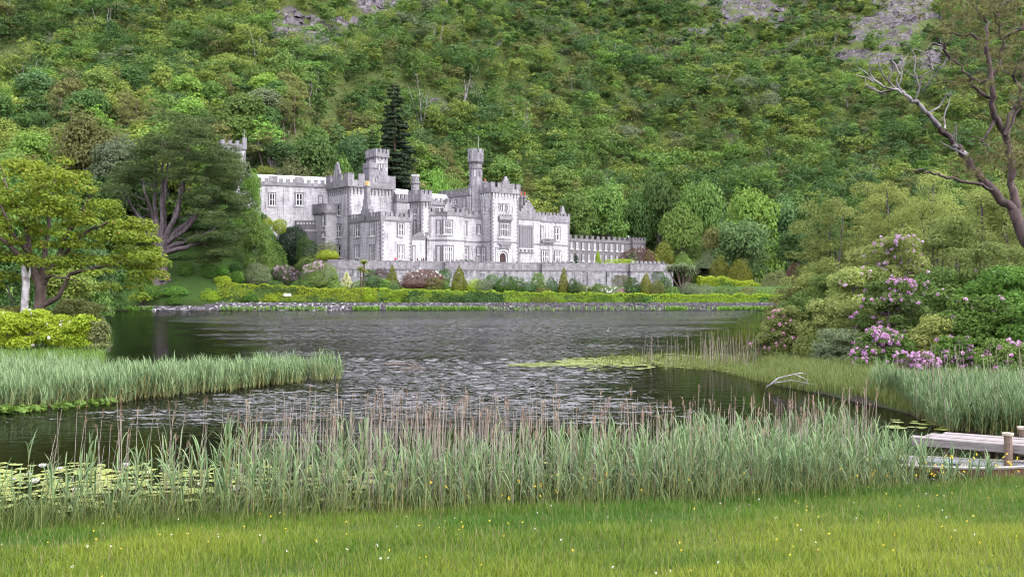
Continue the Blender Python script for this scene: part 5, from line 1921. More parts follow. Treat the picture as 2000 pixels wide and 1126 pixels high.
hedge([(425, 552, 588, 199), (470, 553, 588, 199), (560, 559, 588, 199), (640, 563, 588, 199), (738, 564, 588, 199)], 'lime', 'lime topped hedge stretch at the lawn end of the shore', seed=1)
hedge([(742, 565, 590, 199), (830, 567, 592, 199), (985, 570, 598, 198.6)], 'lime', 'ragged hedge stretch in front of the cones and rose shrub', seed=2, rag=0.4, top_tint='deep green')
hedge([(985, 570, 599, 198.6), (1110, 572, 599, 198.6), (1240, 574, 600, 198.4)], 'lime', 'bright hedge stretch below the middle bastion', seed=3, rag=0.3)
hedge([(1240, 574, 600, 198.4), (1400, 575, 601, 198.2), (1530, 576, 602, 198.2)], 'lime', 'last hedge stretch running to the rhododendron bank', seed=4, rag=0.3, top_tint='clipped green')
hedge([(1365, 537, 566, 235), (1420, 545, 570, 232), (1492, 556, 572, 228)], 'lime', 'sloping lime hedge beyond the big palm', seed=5, wdt=6, rag=0.5, top_tint='clipped green')
hedge([(325, 504, 520, 216), (380, 502, 520, 217), (430, 502, 522, 218)], 'deep green', 'dark hedge along the top of the lawn', seed=6, wdt=3)
for i, (px_, yt, yb, w_, ti_, lab) in enumerate(((412, 562, 589, 40, 'lime', 'bright lime bush at the lawn end of the hedge'), (487, 570, 590, 30, 'clipped green', 'green bush bulging out of the lime hedge'),
                                                 (530, 573, 590, 30, 'lime', 'lime bush low before the hedge by the white stones'), (870, 572, 598, 70, 'deep green', 'dark bush in front of the ragged hedge under the ivy bastion'),
                                                 (955, 574, 599, 70, 'deep green', 'dark bush in front of the ragged hedge below the entrance tower'), (1175, 575, 600, 60, 'clipped green', 'green bush bulging from the hedge below the wall climber'),
                                                 (720, 562, 590, 26, 'lime', 'square lime hedge end beside the landing gap'), (1060, 578, 600, 60, 'olive', 'olive bush low in front of the bright hedge'),
                                                 (1240, 573, 597, 44, 'deep green', 'dark bush in the hedge near the last cone'), (820, 578, 596, 60, 'mid green', 'mid green bush low in front of the ragged hedge'))):
    shrub(px_, yt, yb, w_, ti_, lab, 'dome', Y=197.9, name='hedge_bush', cat='bush', group='bushes along the shore hedge', z=Z_at(yb, 197.9), depth=2.2)
# grass tufts on the stones of the shore
rg = RNG(19)
g = Geo()
for p0, p1, n_ in ((430, 640, 500), (690, 742, 500), (755, 950, 1400), (950, 1400, 320), (1300, 1340, 250), (1400, 1530, 900), (220, 300, 500)):
    x_ = X_at(rg.uniform(p0, p1, n_), 195.4)
    b_ = np.stack([x_, 195.0 + rg.uniform(-0.4, 0.6, n_), rg.uniform(0.0, 0.25, n_)], 1)
    blades(g, b_, rg.uniform(0, 6.28, n_), rg.uniform(0.4, 1.0, n_), 0.1, 1.2, 0.16, 3, rng=rg)
tag(g.build('shore_grass', G_['fresh green']), 'green tufts of grass growing on the shore stones', 'grass', kind='stuff')
# three white painted stones in the bank
for i, (px_, w_, lab) in enumerate(((557.5, 0.44, 'largest white stone in the dark hollow under the lime hedge'), (562, 0.22, 'thin white stone between two bigger white stones'), (565.8, 0.3, 'rounded white stone at the end of the hollow'))):
    g = Geo()
    rr = RNG(i)
    an = np.linspace(0, 2 * math.pi, 9)[:-1]
    for za, zb, ra, rb in ((0, 0.25, 0.8, 1.0), (0.25, 0.45, 1.0, 0.75), (0.45, 0.55, 0.75, 0.2)):
        v = [(math.cos(a) * w_ * r_ * (1 + 0.15 * math.sin(a * 2 + i)), math.sin(a) * w_ * 0.7 * r_, z_) for r_, z_ in ((ra, za), (rb, zb)) for a in an]
        g.add(v, [[k, (k + 1) % 8, 8 + (k + 1) % 8, 8 + k] for k in range(8)])
    g.add(v[8:], [list(range(8))])
    o = g.build('white_stone', M['white_paint'], None, False, (X_at(px_, 197.0), 197.0, Z_at(578, 197.0)))
    tag(o, lab, 'stone', 'white stones on the bank')


# cordyline palms
def cordyline(px, ytop, ybot, headpx, Y, label, heads, seed, tint=('grey-green')):
    x_ = float(X_at(px, Y))
    z_ = gz(x_, Y)
    rng = RNG(seed)
    o = link('palm_tree', None, None, (x_, Y, z_))
    tag(o, label, 'palm')
    H = Z_at(ytop, Y) - z_
    w = headpx * Y / F
    g = Geo()
    g2 = Geo()
    for k in range(heads):
        hx, hy = (rng.normal() * w * 0.22, rng.normal() * w * 0.2) if heads > 1 else (0, 0)
        hz = H * rng.uniform(0.55, 0.85) if heads > 1 else H * 0.66
        tube(g2, curve((0, 0, -0.3), (hx, hy, hz), (hx * 0.2, 0, 0.2), 5), [0.22, 0.2, 0.16, 0.14, 0.12], 6)
        n = 150
        blades(g, np.repeat([[hx, hy, hz]], n, 0) + rng.normal(size=(n, 3)) * 0.08, rng.uniform(0, 6.28, n), rng.uniform(0.7, 1.1, n) * w * (0.5 if heads == 1 else 0.3), rng.uniform(0.05, 1.5, n), rng.uniform(1.2, 2.9, n), 0.14, 4, rng=rng)
    g2.build('trunk', B_['brown'], o, True)
    g.build('leaves', G_[tint], o)
    return o


cordyline(706, 496, 563, 44, 205, 'spiky palm with pale flower tufts below the projecting wing', 3, 1, 'yellow-green')
cordyline(1333, 514, 574, 62, 214, 'big bushy many headed palm beyond the end of the terrace wall', 9, 2, 'grey-green')
for a in ((598, 452, 520, 46, 'deep green', 'dark bush at the foot of the dark retaining wall', 238), (640, 470, 512, 40, 'brownish green', 'brownish bush against the annex corner', 236),
          (605, 495, 530, 60, 'rhodo green', 'green rhododendron behind the mauve shouldered one', 222), (530, 470, 540, 60, 'mid green', 'mid green bush on the bank left of the black yew', 228),
          (480, 445, 500, 50, 'deep green', 'deep green bush high on the bank under the ball bushes', 230)):
    px_, yt, yb, w_, ti_, lab, Y_ = a
    shrub(px_, yt, yb, w_, ti_, lab, 'dome', Y=Y_, leaf=0.34)

FILL = [(700, 548, 568, 26, 'mid green', 'mid green low bush at the foot of the palm trunk'), (722, 530, 560, 30, 'deep green', 'deep green bush against the terrace wall behind the palm'),
        (754, 552, 568, 22, 'fresh green', 'small fresh bush left of the first cone foot'), (845, 548, 569, 34, 'olive', 'olive bush at the end of the rose shrub'), (808, 520, 556, 40, 'brownish green', 'brownish climber on the wall behind the rose shrub'),
        (868, 532, 560, 26, 'deep green', 'dark bush between the rose shrub and the ivy bastion'), (945, 552, 570, 28, 'grey-green', 'grey-green bush beside the lime bush under the ivy'), (1008, 548, 572, 34, 'deep green', 'dark green bush between two rounded border shrubs'),
        (1050, 540, 568, 30, 'mid green', 'green bush beneath the library range'), (1080, 548, 574, 24, 'blue-green', 'blue-green bush at the near side of the slim cone'), (1122, 552, 576, 26, 'deep green', 'dark bush close behind the slim cone'),
        (1168, 562, 578, 34, 'rhodo green', 'low rhododendron left of the wall climber'), (1236, 552, 577, 34, 'deep green', 'dark bush left of the last cone'), (1284, 556, 578, 26, 'olive', 'olive bush right of the last cone'),
        (1312, 560, 580, 30, 'mid green', 'green bush before the foot of the big palm'), (1375, 556, 580, 40, 'grey-green', 'pale bush at the near end of the sloping lime hedge'), (1420, 558, 582, 44, 'rhodo green', 'green bush below the middle of the sloping lime hedge'),
        (1462, 560, 582, 40, 'olive', 'olive bush low under the round golden yew'), (1500, 562, 584, 44, 'mid green', 'green bush near the far end of the shore hedge'), (590, 545, 572, 34, 'rhodo green', 'green bush between the two mauve flowered shrubs'),
        (540, 548, 570, 30, 'deep green', 'dark low bush under the round mauve shrub'), (655, 548, 570, 30, 'mid green', 'green bush between rhododendron and variegated bush'), (1535, 556, 590, 60, 'rhodo green', 'bush closing the gap beside the rhododendron bank')]
for px_, yt, yb, w_, ti_, lab in FILL:
    shrub(px_, yt - (9 if 700 < px_ < 1300 else 0), yb, w_ * 1.15, ti_, lab, 'dome', leaf=0.3, depth=3.0)

# ------------------------------------------------------------------ azalea on the left shore
# ------------------------------------------------------------------ rhododendron bank on the right
def thicket(px, ytop, Y, wpx, tint, label, seed, zfoot=0.2, leaf=0.15, aspect=0.42, dens=None, depth=0.8, n=80, name='rhododendron', cat='bush', flower=None, fl_sel=None, fl_k=0.3, fl_size=0.13, trunk='purple', top_bias=1.0, cover=1.0, flat=0.7, rr=(0.085, 0.16)):
    """woody bush: stems from the ground, leaf clumps filling a rounded volume"""
    rng = RNG(seed)
    x_ = float(X_at(px, Y))
    H, w = Z_at(ytop, Y) - zfoot, wpx * Y / F
    o = link(name, None, None, (x_, Y, zfoot))
    tag(o, label, cat)
    cl = []
    while len(cl) < n:
        d = nrm(rng.normal(size=3))
        q = rng.uniform(0.55, 1.0)
        u = d * q
        if u[2] < -0.2:
            continue
        zc = (0.2 + 0.8 * max(u[2], 0)) * H * 1.08 if u[2] > 0 else H * (0.2 + 0.2 * u[2])
        r = rng.uniform(*rr) * min(w, H * 1.4)
        cl.append((u[0] * (w / 2 - r * 0.6), u[1] * (w / 2 - r * 0.6) * depth, min(zc, H - r * 0.7), r, flat))
    area = sum(c[3] ** 2 for c in cl)
    dn = dens or 15.0 * cover / (leaf * leaf * aspect)
    dn = min(dn, 42000 / area)
    P, Nn, V = clump_points(cl, dn, rng, -0.55, 0.5, 0.6)
    ok_ = P[:, 2] > 0.02
    P, Nn, V = P[ok_], Nn[ok_], V[ok_]
    g = Geo()
    leaves(g, P, Nn, leaf * rng.uniform(0.7, 1.3, len(P)), aspect, rng, 0, V)
    g.build('foliage', G_[tint], o)
    g = Geo()
    for c in cl[::4]:
        b_ = np.array([c[0] * 0.25 + rng.normal() * 0.2, c[1] * 0.25 + rng.normal() * 0.2, -0.3])
        r0 = 0.012 * H + 0.02
        tube(g, curve(b_, c[:3], np.array([c[0], c[1], 0]) * 0.12 + rng.normal(size=3) * 0.12, 6), np.linspace(r0, r0 * 0.2, 6), 5)
    g.build('stems', B_[trunk], o)
    if flower:
        F_ = [c for c in cl if rng.random() < 0.6 and (fl_sel is None or fl_sel(np.array([c[0] / w * 2, c[1] / w * 2, c[2] / H])))]
        if F_:
            g = Geo()
            for c in F_:
                m_ = max(1, int(fl_k * 22 * rng.uniform(0.2, 1.4)))
                d = nrm(rng.normal(size=(m_, 3)) + np.array([0, -0.5, 0.35]))
                T = np.array(c[:3]) + d * c[3] * np.array([1, 1, flat]) * (1.0 + 0.06 * rng.random((m_, 1)))
                k = 11
                dd = nrm(rng.normal(size=(m_ * k, 3)) + np.repeat(d, k, 0) * 0.6)
                leaves(g, np.repeat(T, k, 0) + dd * fl_size * 0.55, dd + rng.normal(size=dd.shape) * 0.4, fl_size * rng.uniform(0.6, 1.0, m_ * k), 0.85, rng)
            b_ = g.build('blossoms', FL[flower], o)
            b_['kind'] = 'stuff'
    return o


for a in ((60, 602, 57.5, 200, 'lime', 'bright yellow-green azalea bush at the water edge of the left shore', 61, 'white', 0.05), (165, 612, 57.0, 90, 'lime', 'yellow-green azalea bush half shaded at the tip of the shore', 62, None, 0),
          (190, 622, 56.6, 54, 'brownish green', 'brown twiggy bush hanging over the water at the azalea tip', 63, None, 0), (-30, 600, 62, 160, 'yellow-green', 'yellow-green bush behind the big azalea at the picture edge', 64, None, 0),
          (15, 596, 73, 130, 'olive', 'olive scrub bush behind the white snag', 65, None, 0), (150, 582, 80, 120, 'olive', 'olive scrub bush between azalea and sycamore trunk', 66, None, 0)):
    px_, yt, Y_, w_, ti_, lab, sd_, fl_, fk_ = a
    thicket(px_, yt, Y_, w_, ti_, lab, sd_, 0.25, 0.16, 0.55, name='azalea_bush', cat='bush', flower=fl_, fl_k=fk_, cover=1.0, n=90, flat=0.65, rr=(0.11, 0.19))

thicket(1610, 535, 52, 190, 'rhodo green', 'mid green rhododendron filling the slope between rosy tip and pale trees', 15, 0.4, 0.15)
thicket(1690, 520, 48.5, 200, 'rhodo pale', 'broad pale leafed rhododendron left of the pink-mauve top', 16, 0.4, 0.15, flower='mauve', fl_k=0.12)
thicket(1850, 520, 46.5, 230, 'rhodo green', 'broad mid green rhododendron behind the yellowish one', 17, 0.4, 0.15, flower='mauve', fl_k=0.15)
thicket(1975, 520, 44.5, 220, 'rhodo deep', 'tall deep green rhododendron behind the glossy one', 18, 0.4, 0.16)
thicket(1530, 596, 50.5, 120, 'rhodo pale', 'pale tipped rhododendron with faded rosy flowers at the water tip', 1, 0.25, 0.14, flower='pink', fl_k=0.2, fl_sel=lambda q: q[0] < 0.2)
thicket(1640, 580, 47, 170, 'rhodo pale', 'pale yellow-green rhododendron beside the rosy tip', 2, 0.3, 0.14)
thicket(1740, 462, 49, 200, 'rhodo pale', 'tall rhododendron covered with pink-mauve flowers at its top', 3, 0.4, 0.15, flower='mauve', fl_k=0.4, fl_sel=lambda q: q[2] > 0.55)
thicket(1745, 545, 44.5, 170, 'rhodo green', 'rhododendron with the strongest purple flowers in the middle of the bank', 4, 0.35, 0.14, flower='purple', fl_k=0.5)
thicket(1640, 640, 44.5, 130, 'grey-green', 'grey twiggy low bush at the foot of the pale rhododendron', 5, 0.25, 0.11, cover=0.5)
thicket(1725, 640, 41, 130, 'rhodo green', 'low purple-flowered rhododendron close to the reeds', 6, 0.3, 0.14, flower='purple', fl_k=0.4, fl_sel=lambda q: q[0] < 0.5)
thicket(1835, 610, 41.5, 150, 'rhodo pale', 'yellowish rhododendron between the purple one and the deep green one', 7, 0.3, 0.14)
thicket(1920, 575, 41, 190, 'rhodo deep', 'glossy deep green rhododendron with scattered pink flowers', 8, 0.4, 0.16, flower='purple', fl_k=0.08)
thicket(2030, 590, 39, 180, 'rhodo deep', 'deep green rhododendron cut by the picture edge', 9, 0.4, 0.16, flower='purple', fl_k=0.1)
thicket(1860, 655, 38.6, 120, 'rhodo deep', 'low deep green bush at the foot of the glossy rhododendron', 10, 0.3, 0.13, flower='purple', fl_k=0.2)
thicket(1960, 660, 37, 130, 'rhodo green', 'low green bush above the tall reeds by the jetty', 11, 0.3, 0.13, flower='purple', fl_k=0.1)
thicket(2160, 560, 41, 220, 'rhodo green', 'green rhododendron outside the picture edge beyond the pine foot', 13, 0.5, 0.17)
thicket(2280, 520, 46, 260, 'willow', 'light green bush tree outside the picture edge beyond the pine', 14, 0.6, 0.17)
thicket(1800, 690, 37.5, 90, 'brownish green', 'brown twiggy undergrowth bush above the reeds', 12, 0.3, 0.11, flower='purple', fl_k=0.25, cover=0.6)
for a in ((1625, 385, 64, 150, 'willow', 'pale grey-green tree leaning over the lake at the end of the bank', 21), (1740, 350, 66, 170, 'willow', 'pale green tree with grey twigs behind the flowering rhododendron', 22),
          (1850, 330, 62, 190, 'willow', 'light green tree behind the bank under the pine branch', 23), (1950, 345, 56, 190, 'willow', 'light green tree around the foot of the leaning pine', 24),
          (1850, 420, 53, 170, 'willow', 'airy light green bush tree with purple-grey boughs in the middle of the bank', 25), (1940, 470, 47, 170, 'willow', 'drooping light green tree above the deep green rhododendron', 26),
          (1590, 500, 60, 130, 'willow', 'low pale green tree just above the rosy tip rhododendron', 27), (2040, 365, 50, 180, 'willow', 'light green tree at the picture edge below the pine', 28),
          (1545, 560, 60, 80, 'olive', 'low olive bush tree at the water end of the bank', 29), (1690, 480, 57, 130, 'rhodo pale', 'pale leafed bush tree behind the pink-mauve rhododendron', 30)):
    px_, yt, Y_, w_, ti_, lab, sd_ = a
    thicket(px_, yt, Y_, w_ * 1.35, ti_, lab, sd_, 0.6, 0.15, 0.5, n=90, name='bank_tree', cat='tree', cover=0.42, flat=0.7, rr=(0.07, 0.14), trunk='purple')
# bleached fallen branch on the sedge
def B3(px, py, Y):
    return np.array([X_at(px, Y), Y, Z_at(py, Y)])


g = Geo()
Yb = 36.2
for L, r_ in ((((1497, 757), (1520, 738), (1552, 730), (1578, 742)), 0.05), (((1552, 730), (1565, 728), (1577, 731)), 0.035), (((1578, 742), (1572, 748), (1560, 752)), 0.03),
              (((1510, 748), (1545, 742), (1590, 750), (1612, 757)), 0.03), (((1520, 738), (1512, 748), (1497, 752)), 0.025)):
    p_ = [B3(px_, py_, Yb + 0.3 * math.sin(px_)) for px_, py_ in L]
    tube(g, p_, np.linspace(r_, r_ * 0.4, len(p_)) * 0.65, 6)
tag(g.build('fallen_branch', bpy.data.materials['bark_white_snag'], None, True), 'bleached bare branch lying on the sedge at the water', 'branch')

# ------------------------------------------------------------------ leaning pine on the right
py0 = 33.0
pbx = X_at(2075, py0)
pine = link('scots_pine', None, None, (pbx, py0, 0.6))
tag(pine, 'tall leaning pine with reddish trunk and white dead boughs over the bank', 'tree')


def Q3(px, py, d=0.0):
    Y = py0 + d
    return np.array([X_at(px, Y) - pbx, Y - py0, Z_at(py, Y) - 0.6])


def bough(g, pts, r0, r1, k=4, jit=0.03, rng=RNG(3), sides=7):
    r0, r1 = r0 * 0.68, r1 * 0.68
    P = np.array(pts)
    tt = np.linspace(0, len(P) - 1, (len(P) - 1) * k + 1)
    p_ = np.stack([np.interp(tt, range(len(P)), P[:, i]) for i in range(3)], 1)
    if len(p_) > 4:
        sm = p_.copy()
        sm[1:-1] = (p_[:-2] + 2 * p_[1:-1] + p_[2:]) / 4
        p_ = sm
    p_[1:-1] += rng.normal(size=(len(p_) - 2, 3)) * jit
    tube(g, p_, np.linspace(r0, r1, len(p_)), sides)
    return p_


gt, gd = Geo(), Geo()
rg = RNG(90)
bough(gt, [Q3(2075, 572), Q3(2040, 520), Q3(2000, 468), Q3(1980, 410, 0.1)], 0.34, 0.27)
bough(gt, [Q3(1980, 410, 0.1), Q3(1941, 371, 0.2), Q3(1907, 337, 0.3), Q3(1886, 305, 0.3), Q3(1856, 272, 0.2), Q3(1834, 247, 0)], 0.22, 0.13)
bough(gd, [Q3(1834, 247), Q3(1813, 222, -0.1), Q3(1788, 198, -0.2), Q3(1768, 184, -0.2), Q3(1749, 175, -0.1)], 0.13, 0.07)
TW = [((1749, 175), (1715, 183), (1708, 172), (1690, 166), (1691, 151)), ((1749, 175), (1725, 168), (1706, 155), (1688, 140), (1674, 130)), ((1749, 172), (1730, 155), (1716, 128), (1714, 110), (1721, 98)),
      ((1765, 182), (1752, 165), (1750, 155), (1758, 145)), ((1788, 198), (1796, 175), (1800, 150), (1822, 136), (1843, 128)), ((1843, 128), (1852, 102), (1838, 88), (1834, 75)),
      ((1813, 222), (1840, 205), (1850, 180), (1856, 190), (1858, 176)), ((1845, 252), (1843, 230), (1852, 205), (1858, 178)), ((1802, 180), (1812, 165), (1828, 140), (1850, 128)), ((1749, 175), (1762, 150), (1760, 125), (1775, 105)),
      ((1722, 166), (1700, 150), (1698, 130), (1703, 112)), ((1796, 170), (1785, 140), (1790, 115), (1780, 95)), ((1886, 303), (1865, 292), (1850, 284), (1834, 273)), ((1720, 180), (1700, 172), (1688, 170)),
      ((1735, 160), (1745, 130), (1740, 112), (1748, 100)), ((1822, 136), (1815, 112), (1802, 100), (1785, 96)), ((1860, 272), (1868, 255), (1866, 240)), ((1705, 160), (1690, 150), (1672, 146)),
      ((1800, 150), (1785, 150), (1772, 138), (1756, 130)), ((1758, 145), (1748, 122), (1730, 112)), ((1838, 88), (1822, 84), (1812, 92))]
for L in TW:
    dz = rg.normal() * 0.5
    bough(gd, [Q3(x, y, dz * i / len(L)) for i, (x, y) in enumerate(L)], 0.05, 0.014, 3, 0.015, rg, 5)
bough(gd, [Q3(1886, 303, .3), Q3(1875, 292, .25), Q3(1862, 282, .2)], 0.15, 0.13)
bough(gt, [Q3(1941, 371, 0.2), Q3(1916, 362, -0.3), Q3(1856, 350, -0.6), Q3(1830, 340, -0.7), Q3(1809, 337, -0.7), Q3(1795, 330, -0.7), Q3(1781, 337, -0.7)], 0.085, 0.03)
bough(gt, [Q3(1997, 440, 0.1), Q3(1985, 405, 0.2), Q3(1975, 358, 0.4), Q3(1974, 310, 0.4), Q3(1962, 264, 0.2), Q3(1945, 230, 0), Q3(1937, 192, -.2), Q3(1937, 149, -.3), Q3(1927, 100, -.3), Q3(1924, 80, -.3)], 0.22, 0.10)
UP = [((1962, 264), (1984, 232), (1992, 183), (1998, 140), (2012, 90)), ((1937, 192), (1900, 172), (1893, 150), (1870, 125), (1855, 112), (1833, 85)), ((1945, 230), (1931, 262), (1918, 275), (1930, 292)),
      ((1940, 145), (1955, 115), (1958, 72), (1942, 34), (1936, 5)), ((1924, 80), (1894, 68), (1860, 66), (1845, 62)), ((1924, 80), (1930, 50), (1915, 30), (1900, 10)), ((1962, 264), (1975, 215), (1995, 200), (2020, 180)),
      ((1937, 160), (1900, 158), (1860, 160), (1830, 165)), ((1855, 112), (1845, 95), (1832, 70)), ((1958, 72), (1990, 60), (2010, 40)), ((1942, 34), (1960, 10), (1990, -15)), ((1992, 183), (1980, 150), (1988, 120))]
for L in UP:
    dz = rg.normal() * 0.9
    p_ = bough(gt, [Q3(x, y, dz * i / len(L)) for i, (x, y) in enumerate(L)], 0.09, 0.025, 4, 0.04, rg, 6)
    for j in range(5):
        st = p_[rg.integers(len(p_) // 3, len(p_))]
        e = st + rg.normal(size=3) * np.array([0.45, 0.45, 0.35]) + np.array([0, 0, 0.15])
        bough(gt, [st, (st + e) / 2 + rg.normal(size=3) * 0.06, e], 0.025, 0.008, 2, 0.01, rg, 4)
gt.build('trunk', B_['pine'], pine, True)
gd.build('dead_bough', B_['dead'], pine, True)
cl = []
for cx0, cy0, w_, h_, n_ in ((1905, 20, 75, 26, 26), (1960, 60, 60, 45, 26), (1985, 130, 40, 50, 20), (1860, 55, 40, 25, 12), (1905, 105, 45, 25, 12), (1860, 160, 45, 10, 10), (1965, 300, 45, 16, 22), (1895, 325, 35, 10, 12),
                             (1985, 330, 30, 14, 12), (1990, 240, 25, 30, 8), (1950, -10, 90, 30, 26), (2040, 100, 40, 100, 30), (1930, 165, 20, 12, 5), (1950, 130, 40, 30, 8)):
    for i in range(n_):
        cl.append((*Q3(cx0 + rg.normal() * w_ * 0.55, cy0 + rg.normal() * h_ * 0.6, rg.normal() * 1.2), rg.uniform(0.22, 0.45), 0.55))
rg2 = RNG(8)
g = Geo()
for c in cl:
    for q in range(3):
        c0 = np.array(c[:3]) + rg2.normal(size=3) * c[3] * 0.6 * np.array([1, 1, 0.6])
        n_ = 26
        d = nrm(rg2.normal(size=(n_, 3)) + np.array([0, 0, 0.35]))
        L_ = rg2.uniform(0.12, 0.24, n_)
        s_ = nrm(np.cross(d, rg2.normal(size=(n_, 3)))) * 0.011
        v = np.stack([c0 - s_, c0 + s_, c0 + d * L_[:, None]], 1).reshape(-1, 3)
        g.add(v, np.arange(3 * n_).reshape(n_, 3), 0, rg2.random(n_))
g.build('needles', foliage('needle_pine', (0.11, 0.125, 0.035), (0.24, 0.215, 0.075), 0.25), pine)

# ------------------------------------------------------------------ reeds, lilies, grass
G_['reed leaf'] = foliage('reed_leaf', (0.11, 0.185, 0.068), (0.225, 0.30, 0.135), 0.3, 0.01, 0.05)
G_['reed stem'] = foliage('reed_stem', (0.17, 0.17, 0.05), (0.30, 0.26, 0.10), 0.15, 0.01, 0.05)
G_['dry reed'] = foliage('dry_reed', (0.20, 0.16, 0.13), (0.38, 0.325, 0.275), 0.15, 0.01, 0.05)
G_['plume'] = foliage('reed_plume', (0.22, 0.13, 0.09), (0.34, 0.22, 0.15), 0.3, 0.01, 0.05)
G_['sedge'] = foliage('sedge_blade', (0.08, 0.12, 0.02), (0.18, 0.21, 0.05), 0.3, 0.01, 0.05)
G_['lily pad'] = foliage('lily_pad', (0.14, 0.185, 0.03), (0.25, 0.29, 0.055), 0.05, 0.01, 0.05, 0.35)
G_['meadow'] = foliage('meadow_blade', (0.054, 0.145, 0.008), (0.225, 0.285, 0.024), 0.4, 0.01, 0.05)


def near_shore(x):
    return np.interp(x, [-60, -16, -7.4, 0, 5, 8.2, 12.5], [10.5, 13.2, 14.8, 16, 17, 18.2, 18.9])


def reed_bed(rng, base, h, lean=0.12, nl=7, ll=(0.32, 0.6), lw=(0.018, 0.032), droop=2.3, K=4, stem_r=0.006):
    g = Geo()
    n = len(base)
    az = rng.normal(0.35, 1.1, n)
    le = np.abs(rng.normal(0, lean, n))
    top = base + np.stack([np.cos(az) * np.sin(le) * h, np.sin(az) * np.sin(le) * h, np.cos(le) * h], 1)
    stalks(g, base, top, stem_r, 1, rng=rng)
    f = np.linspace(0.28, 0.99, nl)
    for i, q in enumerate(f):
        k = rng.random(n) < 0.9
        qj = np.clip(q + rng.normal(size=n) * 0.05, 0.15, 1)
        P = base + (top - base) * qj[:, None]
        a = az + (math.pi if i % 2 else 0) + rng.normal(0, 0.7, n)
        L = rng.uniform(*ll, n) * (0.75 + 0.35 * math.sin(q * 3))
        t0 = rng.uniform(0.15, 0.6, n) * (1.15 - 0.75 * q)
        t1 = rng.uniform(0.5, droop, n) * (1.15 - 0.45 * q)
        blades(g, P[k], a[k], L[k], t0[k], t1[k], rng.uniform(*lw, n)[k], K, 0, None, rng)
    return g


RM = [G_['reed leaf'], G_['reed stem']]
rg = RNG(500)
n = 7800
x = rg.uniform(-16, 8.8, n)
pxs = CX + F * x / (near_shore(x) + 1.5)
off = rg.uniform(-0.3, 3.9, n)
dens = np.interp(pxs, [-200, 150, 420, 600, 850, 1150, 1400, 1600, 1740, 1790, 2000], [0.07, 0.08, 0.11, 0.19, 0.24, 0.25, 0.36, 0.46, 0.2, 0.06, 0.03])
dens = dens * (0.55 + 0.9 * vnoise(x * 1.1, off * 0.9, 3)) * np.where(off > 2.7, np.interp(pxs, [600, 1300], [0.35, 0.8]), 1)
k = rg.random(n) < dens
x, off, pxs = x[k], off[k], pxs[k]
y = near_shore(x) + off
h = rg.uniform(0.6, 1.15, len(x)) * np.interp(pxs, [0, 400, 900, 1250, 1500, 1720, 1780, 1850], [0.85, 0.95, 0.9, 0.84, 0.84, 0.8, 0.6, 0.4])
base = np.stack([x, y, np.where(off < 0.2, 0.08, -0.3)], 1)
h = h * (0.72 + 0.55 * vnoise(x * 0.9, off * 0.7 + 5, 31)) + np.where(off < 0.2, 0, 0.3)
g = reed_bed(rg, base, h)
tag(g.build('reed_bed', RM), 'dense blue-green reeds standing along the near bank', 'reeds', kind='stuff')
# rank grass at the foot of the reeds
n = 15000
x = rg.uniform(-13, 12, n)
off = rg.uniform(-0.9, 1.6, n)
px_ = CX + F * x / (near_shore(x) + off)
k = rg.random(n) < np.interp(px_, [0, 450, 900, 1700, 1760, 2000], [0.8, 0.6, 0.35, 0.45, 0.35, 0.35])
x, off = x[k], off[k]
Y_ = near_shore(x) + off
base = np.stack([x, Y_, np.where(off < 0, -off * 0.12, -0.05)], 1)
g = Geo()
blades(g, base, rg.normal(0.4, 1.3, len(x)), rg.uniform(0.3, 0.75, len(x)) * np.interp(CX + F * x / Y_, [1700, 1800], [1, 0.55]), rg.uniform(0.02, 0.3, len(x)), rg.uniform(0.3, 1.5, len(x)), rg.uniform(0.006, 0.015, len(x)), 4, 0, None, rg)
tag(g.build('bank_grass', foliage('bank_grass', (0.065, 0.115, 0.02), (0.17, 0.20, 0.055), 0.35, 0.01, 0.05)), 'rank grass tangled at the foot of the reeds', 'grass', kind='stuff')
# last year's dry stalks
n = 620
px_ = np.concatenate([rg.uniform(60, 480, 34), rg.normal(760, 190, 300), rg.normal(1000, 120, 110), rg.uniform(1150, 1720, 230)])
n = len(px_)
off = rg.uniform(0.6, 3.6, n)
x = (px_ - CX) / F * (near_shore((px_ - CX) / F * 18) + off)
y = near_shore(x) + off
h = rg.uniform(1.3, 2.05, n) * np.interp(px_, [0, 500, 900, 1200, 1700], [0.95, 1, 1, 0.92, 0.95])
le, az = np.abs(rg.normal(0, 0.07, n)) + (px_ < 500) * rg.uniform(0, 0.12, n), rg.normal(0.2, 1.2, n)
base = np.stack([x, y, np.full(n, -0.2)], 1)
top = base + np.stack([np.cos(az) * np.sin(le) * h, np.sin(az) * np.sin(le) * h, np.cos(le) * h], 1)
g = Geo()
mid = (base + top) / 2 + rg.normal(size=(n, 3)) * np.array([0.02, 0.02, 0])
stalks(g, base, mid, 0.0072, 0, rng=rg)
stalks(g, mid, top, 0.0052, 0, rng=rg)
pl = rg.random(n) < 0.45
for q in range(9):
    P = top[pl] - np.array([0, 0, 1]) * rg.uniform(0, 0.16, pl.sum())[:, None]
    blades(g, P, az[pl] + rg.normal(0, 0.7, pl.sum()), rg.uniform(0.06, 0.15, pl.sum()), 0.2, rg.uniform(0.6, 2.2, pl.sum()), 0.011, 3, 1, None, rg)
tag(g.build('dry_reed_stalks', [G_['dry reed'], G_['plume']]), 'pale dry reed stalks with brown plumes from last year', 'reeds', kind='stuff')

